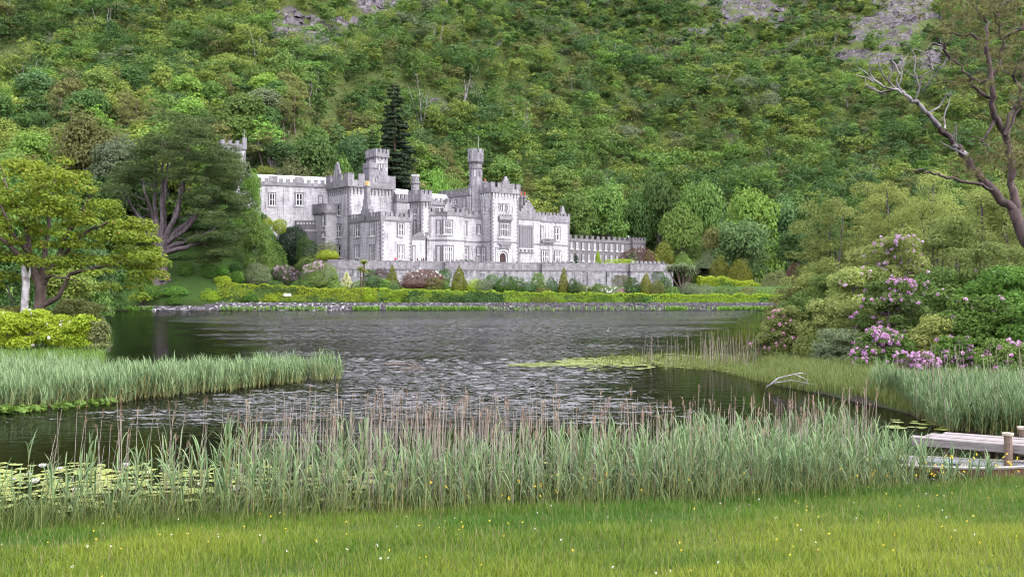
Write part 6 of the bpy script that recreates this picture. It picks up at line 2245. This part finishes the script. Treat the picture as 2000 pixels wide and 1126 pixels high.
# reed tongue in the lake on the left
n = 16000
px_ = rg.uniform(-60, 668, n)
fy = np.interp(px_, [-60, 0, 200, 400, 560, 668], [806, 800, 785, 764, 748, 737])
by = np.interp(px_, [-60, 0, 190, 230, 300, 420, 560, 640, 668], [724, 726, 738, 752, 753, 744, 737, 734, 735])
r_ = by + (fy - by) * rg.random(n) ** 0.8 + rg.normal(0, 2.2, n) + 5 * (vnoise(px_ / 14, px_ * 0, 6) - 0.5)
Y_ = EYE * F / (r_ - HY)
k = rg.random(n) < np.interp(px_, [0, 300, 520, 600, 668], [0.8, 0.6, 0.4, 0.2, 0.06]) * (0.45 + 0.8 * vnoise(px_ / 25, r_ / 9, 5))
px_, r_, Y_ = px_[k], r_[k], Y_[k]
x = X_at(px_, Y_)
base = np.stack([x, Y_, np.full(len(x), -0.2)], 1)
h = rg.uniform(0.34, 0.72, len(x)) * np.interp(px_, [0, 400, 600, 668], [1.0, 1.0, 1.1, 0.9]) * (0.65 + 0.7 * vnoise(px_ / 18, r_ / 8, 15)) + 0.2
g = reed_bed(rg, base, h, 0.2, 4, (0.4, 0.7), (0.022, 0.036), 1.5, 3, 0.008)
tag(g.build('reed_tongue', [foliage('reed_leaf_far', (0.135, 0.215, 0.08), (0.25, 0.33, 0.155), 0.3, 0.01, 0.05), G_['reed stem']]), 'pale green reeds running out into the lake from the azalea shore', 'reeds', kind='stuff')
# grass by the azalea and low bright plants in front of the tongue
n = 2600
px_ = rg.uniform(-40, 205, n)
Y_ = EYE * F / (rg.uniform(692, 716, n) - HY)
base = np.stack([X_at(px_, Y_), Y_, np.zeros(n)], 1)
g = Geo()
blades(g, base, rg.uniform(0, 6.28, n), rg.uniform(0.4, 0.9, n), 0.1, 1.1, 0.025, 3, 0, None, rg)
n = 400
px_ = np.concatenate([rg.uniform(-30, 90, 240), rg.uniform(100, 230, 160)])
row = np.interp(px_, [-30, 0, 100, 230], [812, 806, 800, 786]) + rg.uniform(-5, 3, n)
Y_ = EYE * F / (row - HY)
leaves(g, np.stack([X_at(px_, Y_), Y_, rg.uniform(0, 0.15, n)], 1), rg.normal(size=(n, 3)) * 0.5 + np.array([0, 0, 1]), 0.2 * rg.uniform(0.6, 1.3, n), 0.8, rng=rg)
tag(g.build('marsh_grass', G_['fresh green']), 'green marsh grass and low leaves around the azalea shore', 'grass', kind='stuff')

# sedge and reeds of the right bank
n = 95000
px_ = rg.uniform(1290, 2500, n)
fy = np.interp(px_, [1290, 1400, 1480, 1560, 1650, 1720, 1800, 1850, 2060, 2500], [718, 724, 745, 762, 776, 792, 815, 838, 856, 880])
by = np.interp(px_, [1290, 1400, 1480, 1560, 1700, 1800, 2060], [706, 704, 694, 700, 715, 728, 735])
r_ = by + (fy - by) * rg.random(n)
Y_ = EYE * F / (r_ - HY)
x = X_at(px_, Y_)
k = rg.random(n) < np.interp(px_, [1290, 1400, 1480], [0.12, 0.35, 1.0]) * (0.6 + 0.6 * vnoise(px_ / 30, r_ / 10, 9))
x, Y_, px_ = x[k], Y_[k], px_[k]
zb_ = np.maximum(ground(x, Y_), -0.1) - 0.03
g = Geo()
blades(g, np.stack([x, Y_, zb_], 1), rg.normal(0.6, 1.3, len(x)), rg.uniform(0.2, 0.55, len(x)), rg.uniform(0, 0.25, len(x)), rg.uniform(0.3, 1.3, len(x)), rg.uniform(0.010, 0.022, len(x)), 3, 0, None, rg)
tag(g.build('sedge', G_['sedge']), 'yellow-green sedge along the water below the rhododendrons', 'sedge', kind='stuff')
n = 8200
px_ = rg.uniform(1700, 2400, n)
fy = np.interp(px_, [1700, 1800, 1850, 2060, 2400], [760, 822, 842, 862, 880])
by = np.interp(px_, [1700, 1800, 2060], [785, 795, 800])
r_ = by + (fy - by) * rg.random(n)
Y_ = EYE * F / (r_ - HY)
x = X_at(px_, Y_)
k = rg.random(n) < np.interp(px_, [1700, 1820, 2000], [0.12, 0.5, 0.6])
x, Y_ = x[k], Y_[k]
base = np.stack([x, Y_, np.maximum(ground(x, Y_), -0.1) - 0.05], 1)
g = reed_bed(rg, base, rg.uniform(0.4, 0.85, len(x)), 0.25, 5, (0.3, 0.55), (0.02, 0.034), 1.7, 3, 0.007)
k = rg.random(len(x)) < 0.03
tp = base[k] + np.stack([rg.normal(0, 0.15, k.sum()), rg.normal(0, 0.15, k.sum()), rg.uniform(1.4, 2.1, k.sum())], 1)
stalks(g, base[k], tp, 0.008, 2, rng=rg)
tag(g.build('bank_reeds', RM + [G_['dry reed']]), 'green reeds between the deep green rhododendron and the jetty', 'reeds', kind='stuff')
n = 130
px_ = np.concatenate([rg.uniform(1370, 1475, 50), rg.uniform(1250, 1480, 80)])
Y_ = EYE * F / (rg.uniform(702, 722, n) - HY)
base = np.stack([X_at(px_, Y_), Y_, np.full(n, -0.1)], 1)
g = Geo()
stalks(g, base, base + np.stack([rg.normal(0, 0.12, n), rg.normal(0, 0.12, n), rg.uniform(0.9, 1.9, n)], 1), 0.009, 0, rng=rg)
tag(g.build('dry_stalks', G_['dry reed']), 'thin pale dry stalks in the shallow water off the rhododendron tip', 'reeds', kind='stuff')


# lily pads
def pads(g, px_, row, rng, size, z=0.012):
    Y_ = EYE * F / (row - HY)
    n = len(px_)
    c = np.stack([X_at(px_, Y_), Y_, z + rng.uniform(0, 0.02, n)], 1)
    an = np.linspace(0.25, 6.03, 11)
    rot = rng.uniform(0, 6.28, n)
    r = size * rng.uniform(0.6, 1.3, n)
    v = np.concatenate([c[:, None], c[:, None] + np.stack([np.cos(an[None] + rot[:, None]) * r[:, None], np.sin(an[None] + rot[:, None]) * r[:, None], rng.normal(0, 0.004, (n, 11))], -1)], 1)
    f = np.array([[0, i + 1, i + 2] for i in range(10)])
    g.add(v.reshape(-1, 3), (np.arange(n)[:, None, None] * 12 + f[None]).reshape(-1, 3), 0, np.repeat(rng.random(n), 10))


g = Geo()
px_ = rg.uniform(-40, 760, 900)
row = np.interp(px_, [0, 760], [940, 935]) + rg.normal(0, 22, 900)
k = (row > 905) & (rg.random(900) < np.interp(px_, [0, 500, 760], [1, 0.6, 0.25]) * (0.3 + 1.2 * vnoise(px_ / 60, row / 12, 2)))
pads(g, px_[k], row[k], rg, 0.105)
px_ = rg.uniform(780, 1500, 90)
pads(g, px_, rg.uniform(900, 940, 90), rg, 0.1)
px_ = rg.uniform(1740, 1860, 26)
pads(g, px_, rg.uniform(818, 842, 26), rg, 0.14)
tag(g.build('lily_pads', G_['lily pad']), 'floating yellow-green lily pads among the near reeds', 'lily pads', kind='stuff')
g = Geo()
n = 1500
px_ = rg.uniform(990, 1480, n)
row = np.interp(px_, [990, 1150, 1300, 1480], [714, 707, 705, 708]) + rg.normal(0, 1, n) * np.interp(px_, [990, 1150, 1480], [1.2, 5, 7])
k = rg.random(n) < np.interp(px_, [990, 1100, 1300, 1480], [0.2, 0.8, 1, 0.9]) * (0.25 + 1.2 * vnoise(px_ / 40, row / 5, 4))
pads(g, px_[k], row[k], rg, 0.2)
n = 2500
px_ = rg.uniform(1150, 1480, n)
row = np.interp(px_, [1150, 1300, 1480], [707, 704, 706]) + rg.normal(0, 1, n) * 5
Y_ = EYE * F / (row - HY)
k = rg.random(n) < np.interp(px_, [1150, 1250, 1480], [0.1, 0.6, 1])
blades(g, np.stack([X_at(px_, Y_), Y_, np.zeros(n)], 1)[k], rg.uniform(0, 6.28, n)[k], rg.uniform(0.15, 0.55, n)[k], 0.1, 0.6, 0.018, 3, 1, None, rg)
tag(g.build('lily_mat', [G_['lily pad'], G_['sedge']]), 'yellow-green mat of lilies and rushes reaching out from the rhododendron tip', 'lily pads', kind='stuff')
g = Geo()
px_ = np.concatenate([rg.normal(770, 26, 60), rg.normal(805, 24, 60), rg.normal(1160, 40, 30)])
row = np.concatenate([rg.normal(710, 1.5, 60), rg.normal(719, 2, 60), rg.normal(679, 1, 30)])
pads(g, px_, row, rg, 0.15)
tag(g.build('sandbar_patches', plain('sandbar_brown', (0.09, 0.062, 0.045), 0.5)), 'flat brown patches standing in for a faint sandbar in the middle of the lake', 'sandbar', kind='stuff')  # flat brown discs made to stand in for a faint sandbar

# white water lilies
LIL = [(83, 918, 1.1, 'water lily standing highest at the water side of the reeds'), (117, 923, 0.9, 'water lily close beside the highest white lily'), (57, 934, 0.8, 'water lily half way between the highest and the largest'),
       (68, 949, 1.2, 'largest water lily, lowest of the group at the picture edge'), (27, 943, 0.6, 'smallest water lily nearest the picture edge'), (246, 917, 1.2, 'water lily alone behind thin reeds and pads'),
       (147, 965, 0.9, 'water lily low among grass at the lower rim of the pads'), (393, 954, 0.9, 'water lily between two dry stalks'), (461, 964, 0.9, 'water lily deep in the thin reeds'), (645, 944, 1.1, 'water lily where the reeds grow dense'),
       (291, 929, 0.5, 'half open lily bud between the pads')]
gl = Geo()
gc_ = Geo()
for ring, (nq, th, L_) in enumerate(((9, 1.15, 0.10), (8, 0.75, 0.09), (6, 0.35, 0.075))):
    for i in range(nq):
        a = i * 2 * math.pi / nq + ring * 0.3
        blades(gl, np.array([[0.012 * math.cos(a), 0.012 * math.sin(a), 0.0]]), np.array([a]), L_, th, th * 0.45, 0.05, 4, 0, 0.5, rg, 0.15)
prism(gc_, 0, 0, 0.018, 0.022, 0.0, 0.035, 8)
ml = gl.mesh('petals', FL['white'])
mc = gc_.mesh('centre', plain('lily_centre', (0.6, 0.45, 0.05)))
for px_, row, s_, lab in LIL:
    Y_ = EYE * F / (row - HY)
    o = link('water_lily', None, None, (X_at(px_, Y_), Y_, 0.06), px_, 0.95 * s_)
    tag(o, 'white ' + lab, 'flower', 'white water lilies')
    link('petals', ml, o)
    link('flower_centre', mc, o)

# meadow grass
rg = RNG(700)
n = 300000
Y_ = 8.6 + (19.0 - 8.6) * rg.random(n) ** 0.85
x = rg.uniform(-0.82, 0.82, n) * Y_
off = near_shore(x) - Y_
k = (off > -0.3)
x, Y_, off = x[k], Y_[k], off[k]
n = len(x)
tu = fbm(x * 0.9, Y_ * 0.9, 71, 4)
tu2 = fbm(x * 0.25, Y_ * 0.35, 72, 3)
base = np.stack([x, Y_, ground(x, Y_) - 0.02], 1)
L_ = rg.uniform(0.06, 0.17, n) * (0.45 + 1.1 * tu) * np.interp(off, [0, 0.8], [1.4, 1])
va = np.clip((tu2 - 0.5) * 2.2 + 0.45 + rg.normal(0, 0.22, n), 0, 1)
g = Geo()
blades(g, base, rg.normal(0.3, 1.5, n), L_, rg.uniform(0, 0.5, n), rg.uniform(0.3, 1.5, n), rg.uniform(0.004, 0.009, n), 2, (0 if True else 1), va, rg)
n2 = 9000
kk = rg.integers(0, n, n2)
blades(g, base[kk], rg.uniform(0, 6.28, n2), rg.uniform(0.12, 0.26, n2), rg.uniform(0, 0.3, n2), rg.uniform(0.2, 0.9, n2), 0.005, 2, 1, None, rg)
tag(g.build('meadow_grass', [G_['meadow'], foliage('seed_grass', (0.17, 0.15, 0.05), (0.30, 0.27, 0.12), 0.3, 0.01, 0.05)]), 'uneven bright green meadow grass in front of the reeds', 'grass', kind='stuff')
# small flowers in the grass
FC = [plain('buttercup', (0.75, 0.58, 0.02), 0.5, (0.65, 0.45, 0.02)), plain('clover_white', (0.72, 0.70, 0.62), 0.6), plain('vetch_purple', (0.35, 0.14, 0.36), 0.6)]
g = Geo()
n = 300
Y_ = 8.8 + 10 * rg.random(n)
x = rg.uniform(-0.56, 0.56, n) * Y_
col = rg.choice(3, n, p=[0.6, 0.37, 0.03])
k = (near_shore(x) - Y_ > -0.2) & (rg.random(n) < 0.25 + 1.4 * np.clip(fbm(x * 0.5, Y_ * 0.6, 91, 3) - 0.35, 0, 1) + 0.3 * (x > 5))
x, Y_, col = x[k], Y_[k], col[k]
n = len(x)
c = np.stack([x, Y_, ground(x, Y_) + rg.uniform(0.08, 0.16, n)], 1)
kx = 6
leaves(g, np.repeat(c, kx, 0) + rg.normal(size=(n * kx, 3)) * 0.005, rg.normal(size=(n * kx, 3)) * 0.6 + np.array([0, -0.5, 1]), 0.013 * rg.uniform(0.7, 1.3, n * kx), 0.9, rg, np.repeat(col, kx))
n = 60
x = np.concatenate([rg.uniform(5.5, 9.5, 40), rg.uniform(-2, 5, 20)])
Y_ = near_shore(x) + rg.uniform(-0.3, 0.5, n)
c = np.stack([x, Y_, rg.uniform(0.25, 0.6, n)], 1)
leaves(g, np.repeat(c, kx, 0) + rg.normal(size=(n * kx, 3)) * 0.012, rg.normal(size=(n * kx, 3)) * 0.6 + np.array([0, -0.7, 0.6]), 0.022, 0.9, rg, 0)
tag(g.build('wild_flowers', FC), 'tiny yellow and white wild flowers scattered in the meadow', 'wild flowers', kind='stuff')

# ------------------------------------------------------------------ jetty and sunken boat
def wood(name, a, b):
    m, t, p = mat(name)
    n1_ = noise(t, coords(t, (0.6, 14, 14)), 2.2, 5, 0.65)
    n2_ = noise(t, coords(t), 2.5, 4, 0.6)
    c_ = mix(t, mrange(t, n1_, 0.3, 0.7), a, b)
    c_ = mix(t, math_(t, 'MULTIPLY', mrange(t, n2_, 0.5, 0.75), 0.5), c_, (0.12, 0.10, 0.085))
    t.links.new(c_, p.inputs['Base Color'])
    bp_ = N(t, 'ShaderNodeBump', Strength=0.5, Distance=0.01)
    t.links.new(n1_, bp_.inputs['Height'])
    t.links.new(bp_.outputs[0], p.inputs['Normal'])
    return m


M['deck'] = wood('weathered_plank', (0.13, 0.115, 0.11), (0.32, 0.29, 0.275))
M['pile'] = wood('wet_pile', (0.10, 0.065, 0.05), (0.26, 0.19, 0.14))
M['pilecap'] = wood('pile_top', (0.40, 0.33, 0.24), (0.55, 0.47, 0.36))
JA, JB = np.array([X_at(1778, 21.2), 21.2]), np.array([X_at(2075, 19.6), 19.6])
jang = math.atan2(JB[1] - JA[1], JB[0] - JA[0])
JL = float(np.linalg.norm(JB - JA)) + 2.5
ZD = float(Z_at(852, 21.2))
jet = link('jetty', None, None, (JA[0], JA[1], 0), jang)
tag(jet, 'weathered grey plank jetty standing among the reeds', 'jetty')
rg = RNG(4)
for i in range(4):
    g = Geo()
    y0_ = 0.0 + i * 0.29
    x0_ = 0.08 * math.sin(i * 2.1) + i * 0.16
    obox(g, (0, 0), (1, 0), (0, 1), (x0_, JL), (y0_, y0_ + 0.265), (ZD - 0.05 + 0.006 * (i % 2), ZD + 0.006 * (i % 2)))
    g.build('deck_plank', M['deck'], jet)
g = Geo()
obox(g, (0, 0), (1, 0), (0, 1), (0.02, JL), (-0.06, -0.003), (ZD - 0.17, ZD - 0.005))
g.build('edge_board', M['deck'], jet)
for xx in (0.55, 1.35, 2.15, 3.0):
    g = Geo()
    obox(g, (0, 0), (1, 0), (0, 1), (xx - 0.05, xx + 0.05), (-0.02, 1.15), (ZD - 0.2, ZD - 0.055))
    g.build('cross_beam', M['pile'], jet)
    for yy in (0.12, 1.0):
        g = Geo()
        tube(g, [(xx + 0.13, yy, -1.0), (xx + 0.12, yy + 0.01, 0.2), (xx + 0.13, yy, ZD - 0.06)], [0.075, 0.07, 0.065], 8)
        g.build('pile', M['pile'], jet)
for xx, yy, zt in ((1.98, 1.34, ZD + 0.16), (1.9, -0.17, ZD + 0.2)):
    g = Geo()
    tube(g, [(xx, yy, -1.0), (xx + 0.015, yy, 0.3), (xx, yy, zt)], [0.085, 0.08, 0.078], 9)
    p_ = g.build('mooring_post', M['pile'], jet)
    g = Geo()
    prism(g, xx, yy, 0.11, 0.115, zt, zt + 0.05, 9)
    g.build('post_cap', M['pilecap'], p_)

# half sunken boat
bt = link('rowing_boat', None, None, (X_at(1885, 20.1), 20.1, -0.17), math.radians(-24))
tag(bt, 'half sunken old wooden rowing boat with whitish rim beside the jetty', 'boat')


def hull_pts(u, grow=0.0, dz=0.0):
    """gunwale line: u from stern (-1) to bow (1)"""
    w = (0.62 + grow) * (1 - np.abs(np.maximum(u, -0.55) * 0.98) ** 2.6) ** 0.8 if True else 0
    w = np.where(u < -0.5, (0.62 + grow) * (0.86 + 0.14 * np.clip((u + 1) / 0.5, 0, 1)), (0.62 + grow) * (1 - np.clip((u + 0.5) / 1.5, 0, 1) ** 2.2))
    return w


us = np.linspace(-1, 1, 17)
L2 = 1.75
ws = hull_pts(us)
zr = 0.30 + 0.10 * np.clip(us, 0, 1) ** 2 + 0.04 * us
g = Geo()
prof = [(1.0, 0.0), (0.92, -0.22), (0.62, -0.42), (0.05, -0.5)]
rows = []
for sgn in (1, -1):
    grid = np.array([[(u_ * L2, sgn * w_ * q[0], z_ + q[1]) for q in prof] for u_, w_, z_ in zip(us, ws, zr)])
    v = grid.reshape(-1, 3)
    i, j = np.meshgrid(np.arange(16), np.arange(3), indexing='ij')
    f = np.stack([i * 4 + j, i * 4 + j + 1, (i + 1) * 4 + j + 1, (i + 1) * 4 + j], -1).reshape(-1, 4)
    g.add(v, f if sgn > 0 else f[:, ::-1])
    vi = v.copy()
    vi[:, 1] *= 0.94
    vi[:, 2] += 0.012
    g.add(vi, f[:, ::-1] if sgn > 0 else f, 1)
w0, z0_ = ws[0], zr[0]
g.add([(-L2, w0 * q, z0_ + z_) for q, z_ in ((-1, 0), (-0.92, -0.22), (-0.62, -0.42), (0.62, -0.42), (0.92, -0.22), (1, 0))], [[0, 1, 2, 3, 4, 5]])
g.build('hull', [wood('hull_paint', (0.13, 0.045, 0.03), (0.22, 0.10, 0.07)), wood('hull_inside', (0.34, 0.35, 0.38), (0.50, 0.52, 0.55))], bt)
g = Geo()
for sgn in (1, -1):
    tube(g, [(u_ * L2, sgn * w_, z_ + 0.01) for u_, w_, z_ in zip(us, ws, zr)], 0.035, 6)
tube(g, [(-L2, -ws[0], zr[0] + 0.01), (-L2, ws[0], zr[0] + 0.01)], 0.035, 6)
g.build('gunwale', wood('gunwale_wood', (0.26, 0.235, 0.21), (0.44, 0.41, 0.37)), bt)
for u_ in (-0.55, 0.0, 0.5):
    g = Geo()
    w_ = float(np.interp(u_, us, ws)) * 0.93
    obox(g, (0, 0), (1, 0), (0, 1), (u_ * L2 - 0.1, u_ * L2 + 0.1), (-w_, w_), (0.235, 0.26))
    g.build('thwart', M['deck'], bt)
g = Geo()
vv = [(u_ * L2 * 0.98, w_ * 0.9, 0.215) for u_, w_ in zip(us, ws)] + [(u_ * L2 * 0.98, -w_ * 0.9, 0.215) for u_, w_ in zip(us[::-1], ws[::-1])]
g.add(vv, [list(range(len(vv)))])
g.build('bilge_water', M['water'], bt)

# ------------------------------------------------------------------ people on the terrace
SKIN = plain('skin', (0.42, 0.27, 0.20), 0.6, (0.38, 0.24, 0.18), 20)


def skinned(name, verts, edges, radii, m_, parent):
    me = bpy.data.meshes.new(name)
    me.from_pydata([tuple(v) for v in verts], edges, [])
    o = link(name, me, parent)
    o.modifiers.new('skin', 'SKIN')
    o.modifiers['skin'].use_smooth_shade = True
    for v, r in zip(me.skin_vertices[0].data, radii):
        v.radius = r if hasattr(r, '__len__') else (r, r)
    me.skin_vertices[0].data[0].use_root = True
    sb = o.modifiers.new('sub', 'SUBSURF')
    sb.levels = sb.render_levels = 1
    me.materials.append(m_)
    return o


def person(px, Y, label, coat, legs, hair, face=0.0, arm=0.0, height=1.7, dress=False):
    x_ = float(X_at(px, Y))
    o = link('person', None, None, (x_, Y, ZT), face, height / 1.7)
    tag(o, label, 'person', 'visitors on the abbey terrace')
    J = {'pel': (0, 0, .92), 'bel': (0, -.01, 1.08), 'che': (0, 0, 1.28), 'neck': (0, .01, 1.45), 'jaw': (0, -.015, 1.53), 'head': (0, -.005, 1.61), 'crown': (0, .005, 1.685)}
    for sgn, n_ in ((-1, 'l'), (1, 'r')):
        J.update({'sh' + n_: (sgn * .18, .01, 1.38), 'el' + n_: (sgn * .24, .02 - arm * .08, 1.12), 'wr' + n_: (sgn * .23, -.08 - arm * .2, .9 + arm * .16), 'ha' + n_: (sgn * .225, -.11 - arm * .24, .82 + arm * .2),
                  'hip' + n_: (sgn * .09, 0, .88), 'kn' + n_: (sgn * .1, -.02, .49), 'an' + n_: (sgn * .1, .02, .08), 'toe' + n_: (sgn * .11, -.15, .04)})
    rad = {'pel': .125, 'bel': .115, 'che': .135, 'neck': .055, 'jaw': .07, 'head': .09, 'crown': .06, 'sh': .06, 'el': .042, 'wr': .03, 'ha': .036, 'hip': .085, 'kn': .058, 'an': .042, 'toe': .038}
    E = [('pel', 'bel'), ('bel', 'che'), ('che', 'neck'), ('neck', 'jaw'), ('jaw', 'head'), ('head', 'crown')]
    for n_ in 'lr':
        E += [('che', 'sh' + n_), ('sh' + n_, 'el' + n_), ('el' + n_, 'wr' + n_), ('wr' + n_, 'ha' + n_), ('pel', 'hip' + n_), ('hip' + n_, 'kn' + n_), ('kn' + n_, 'an' + n_), ('an' + n_, 'toe' + n_)]

    def part(name, keys, m_, k=1.0, add=0.0, extra=None):
        idx_ = {q: i for i, q in enumerate(keys)}
        ed = [(idx_[a], idx_[b]) for a, b in E if a in idx_ and b in idx_]
        rr = [(rad[q] if q in rad else rad[q[:-1]]) * k + add for q in keys]
        if extra:
            rr = [extra.get(q, r) for q, r in zip(keys, rr)]
        return skinned(name, [J[q] for q in keys], ed, rr, m_, o)
    part('body', list(J), SKIN)
    part('jacket', ['pel', 'bel', 'che', 'shl', 'shr', 'ell', 'elr', 'wrl', 'wrr'], coat, 1.0, 0.022)
    if dress:
        part('skirt', ['pel', 'hipl', 'hipr', 'knl', 'knr'], legs, 1.0, 0.05)
    else:
        part('trousers', ['pel', 'hipl', 'hipr', 'knl', 'knr', 'anl', 'anr'], legs, 1.0, 0.02)
    idx_ = {q: i for i, q in enumerate(('jaw', 'head', 'crown'))}
    skinned('hair', [(0, .05, 1.54), (0, .03, 1.63), (0, .015, 1.70)], [(0, 1), (1, 2)], [.07, .095, .07], hair, o)
    return o


CL = {k_: plain('cloth_' + k_, c_, 0.8) for k_, c_ in (('red', (0.50, 0.03, 0.07)), ('white', (0.72, 0.71, 0.70)), ('black', (0.025, 0.022, 0.026)), ('maroon', (0.14, 0.03, 0.08)), ('denim', (0.08, 0.10, 0.16)), ('grey', (0.25, 0.24, 0.25)))}
HR = {k_: plain('hair_' + k_, c_, 0.6) for k_, c_ in (('brown', (0.07, 0.04, 0.025)), ('dark', (0.02, 0.016, 0.014)), ('grey', (0.35, 0.33, 0.31)))}
for px_, Y_, lab, a, b, h_, fc, ar, ht in ((772.2, 232.6, 'person in a bright red jacket behind the terrace parapet', 'red', 'denim', 'grey', 0.4, 0.3, 1.72), (780.5, 232.0, 'person with auburn hair bending slightly in a white top', 'white', 'grey', 'brown', 1.2, 0.8, 1.62),
                                           (784.5, 232.6, 'person in white beside the auburn haired one', 'white', 'denim', 'grey', -0.6, 0.4, 1.6), (803.3, 233.6, 'person sitting low in black with dark hair', 'black', 'black', 'dark', 0.2, 0.2, 1.45),
                                           (815.5, 234.4, 'slim person in black at the edge of the group', 'black', 'black', 'brown', 1.0, 0.2, 1.6), (819.0, 234.8, 'person in a white shirt in the middle of the group', 'white', 'grey', 'brown', 0, 0.6, 1.58),
                                           (823.6, 234.6, 'person in a pale shirt turned to the maroon jacket', 'grey', 'denim', 'dark', 1.4, 0.9, 1.62), (827.2, 235.0, 'person in a maroon jacket at the end of the group', 'maroon', 'maroon', 'brown', -1.0, 0.5, 1.7)):
    person(px_, Y_, lab, CL[a], CL[b], HR[h_], fc, ar, ht)

# ------------------------------------------------------------------ the damp air over the valley
g = Geo()
box(g, (-905, 905), (-65, 1302), (-3.5, 385))
hm_ = bpy.data.materials.new('haze')
hm_.use_nodes = True
t = hm_.node_tree
t.nodes.remove(t.nodes['Principled BSDF'])
pv = N(t, 'ShaderNodeVolumePrincipled')
pv.inputs['Color'].default_value = (0.90, 0.92, 0.97, 1)
pv.inputs['Density'].default_value = 0.00046
pv.inputs['Anisotropy'].default_value = 0.2
t.links.new(pv.outputs[0], t.nodes['Material Output'].inputs['Volume'])
tag(g.build('haze', hm_), 'thin damp haze over the valley', 'haze', kind='stuff')
cy.volume_bounces = 0
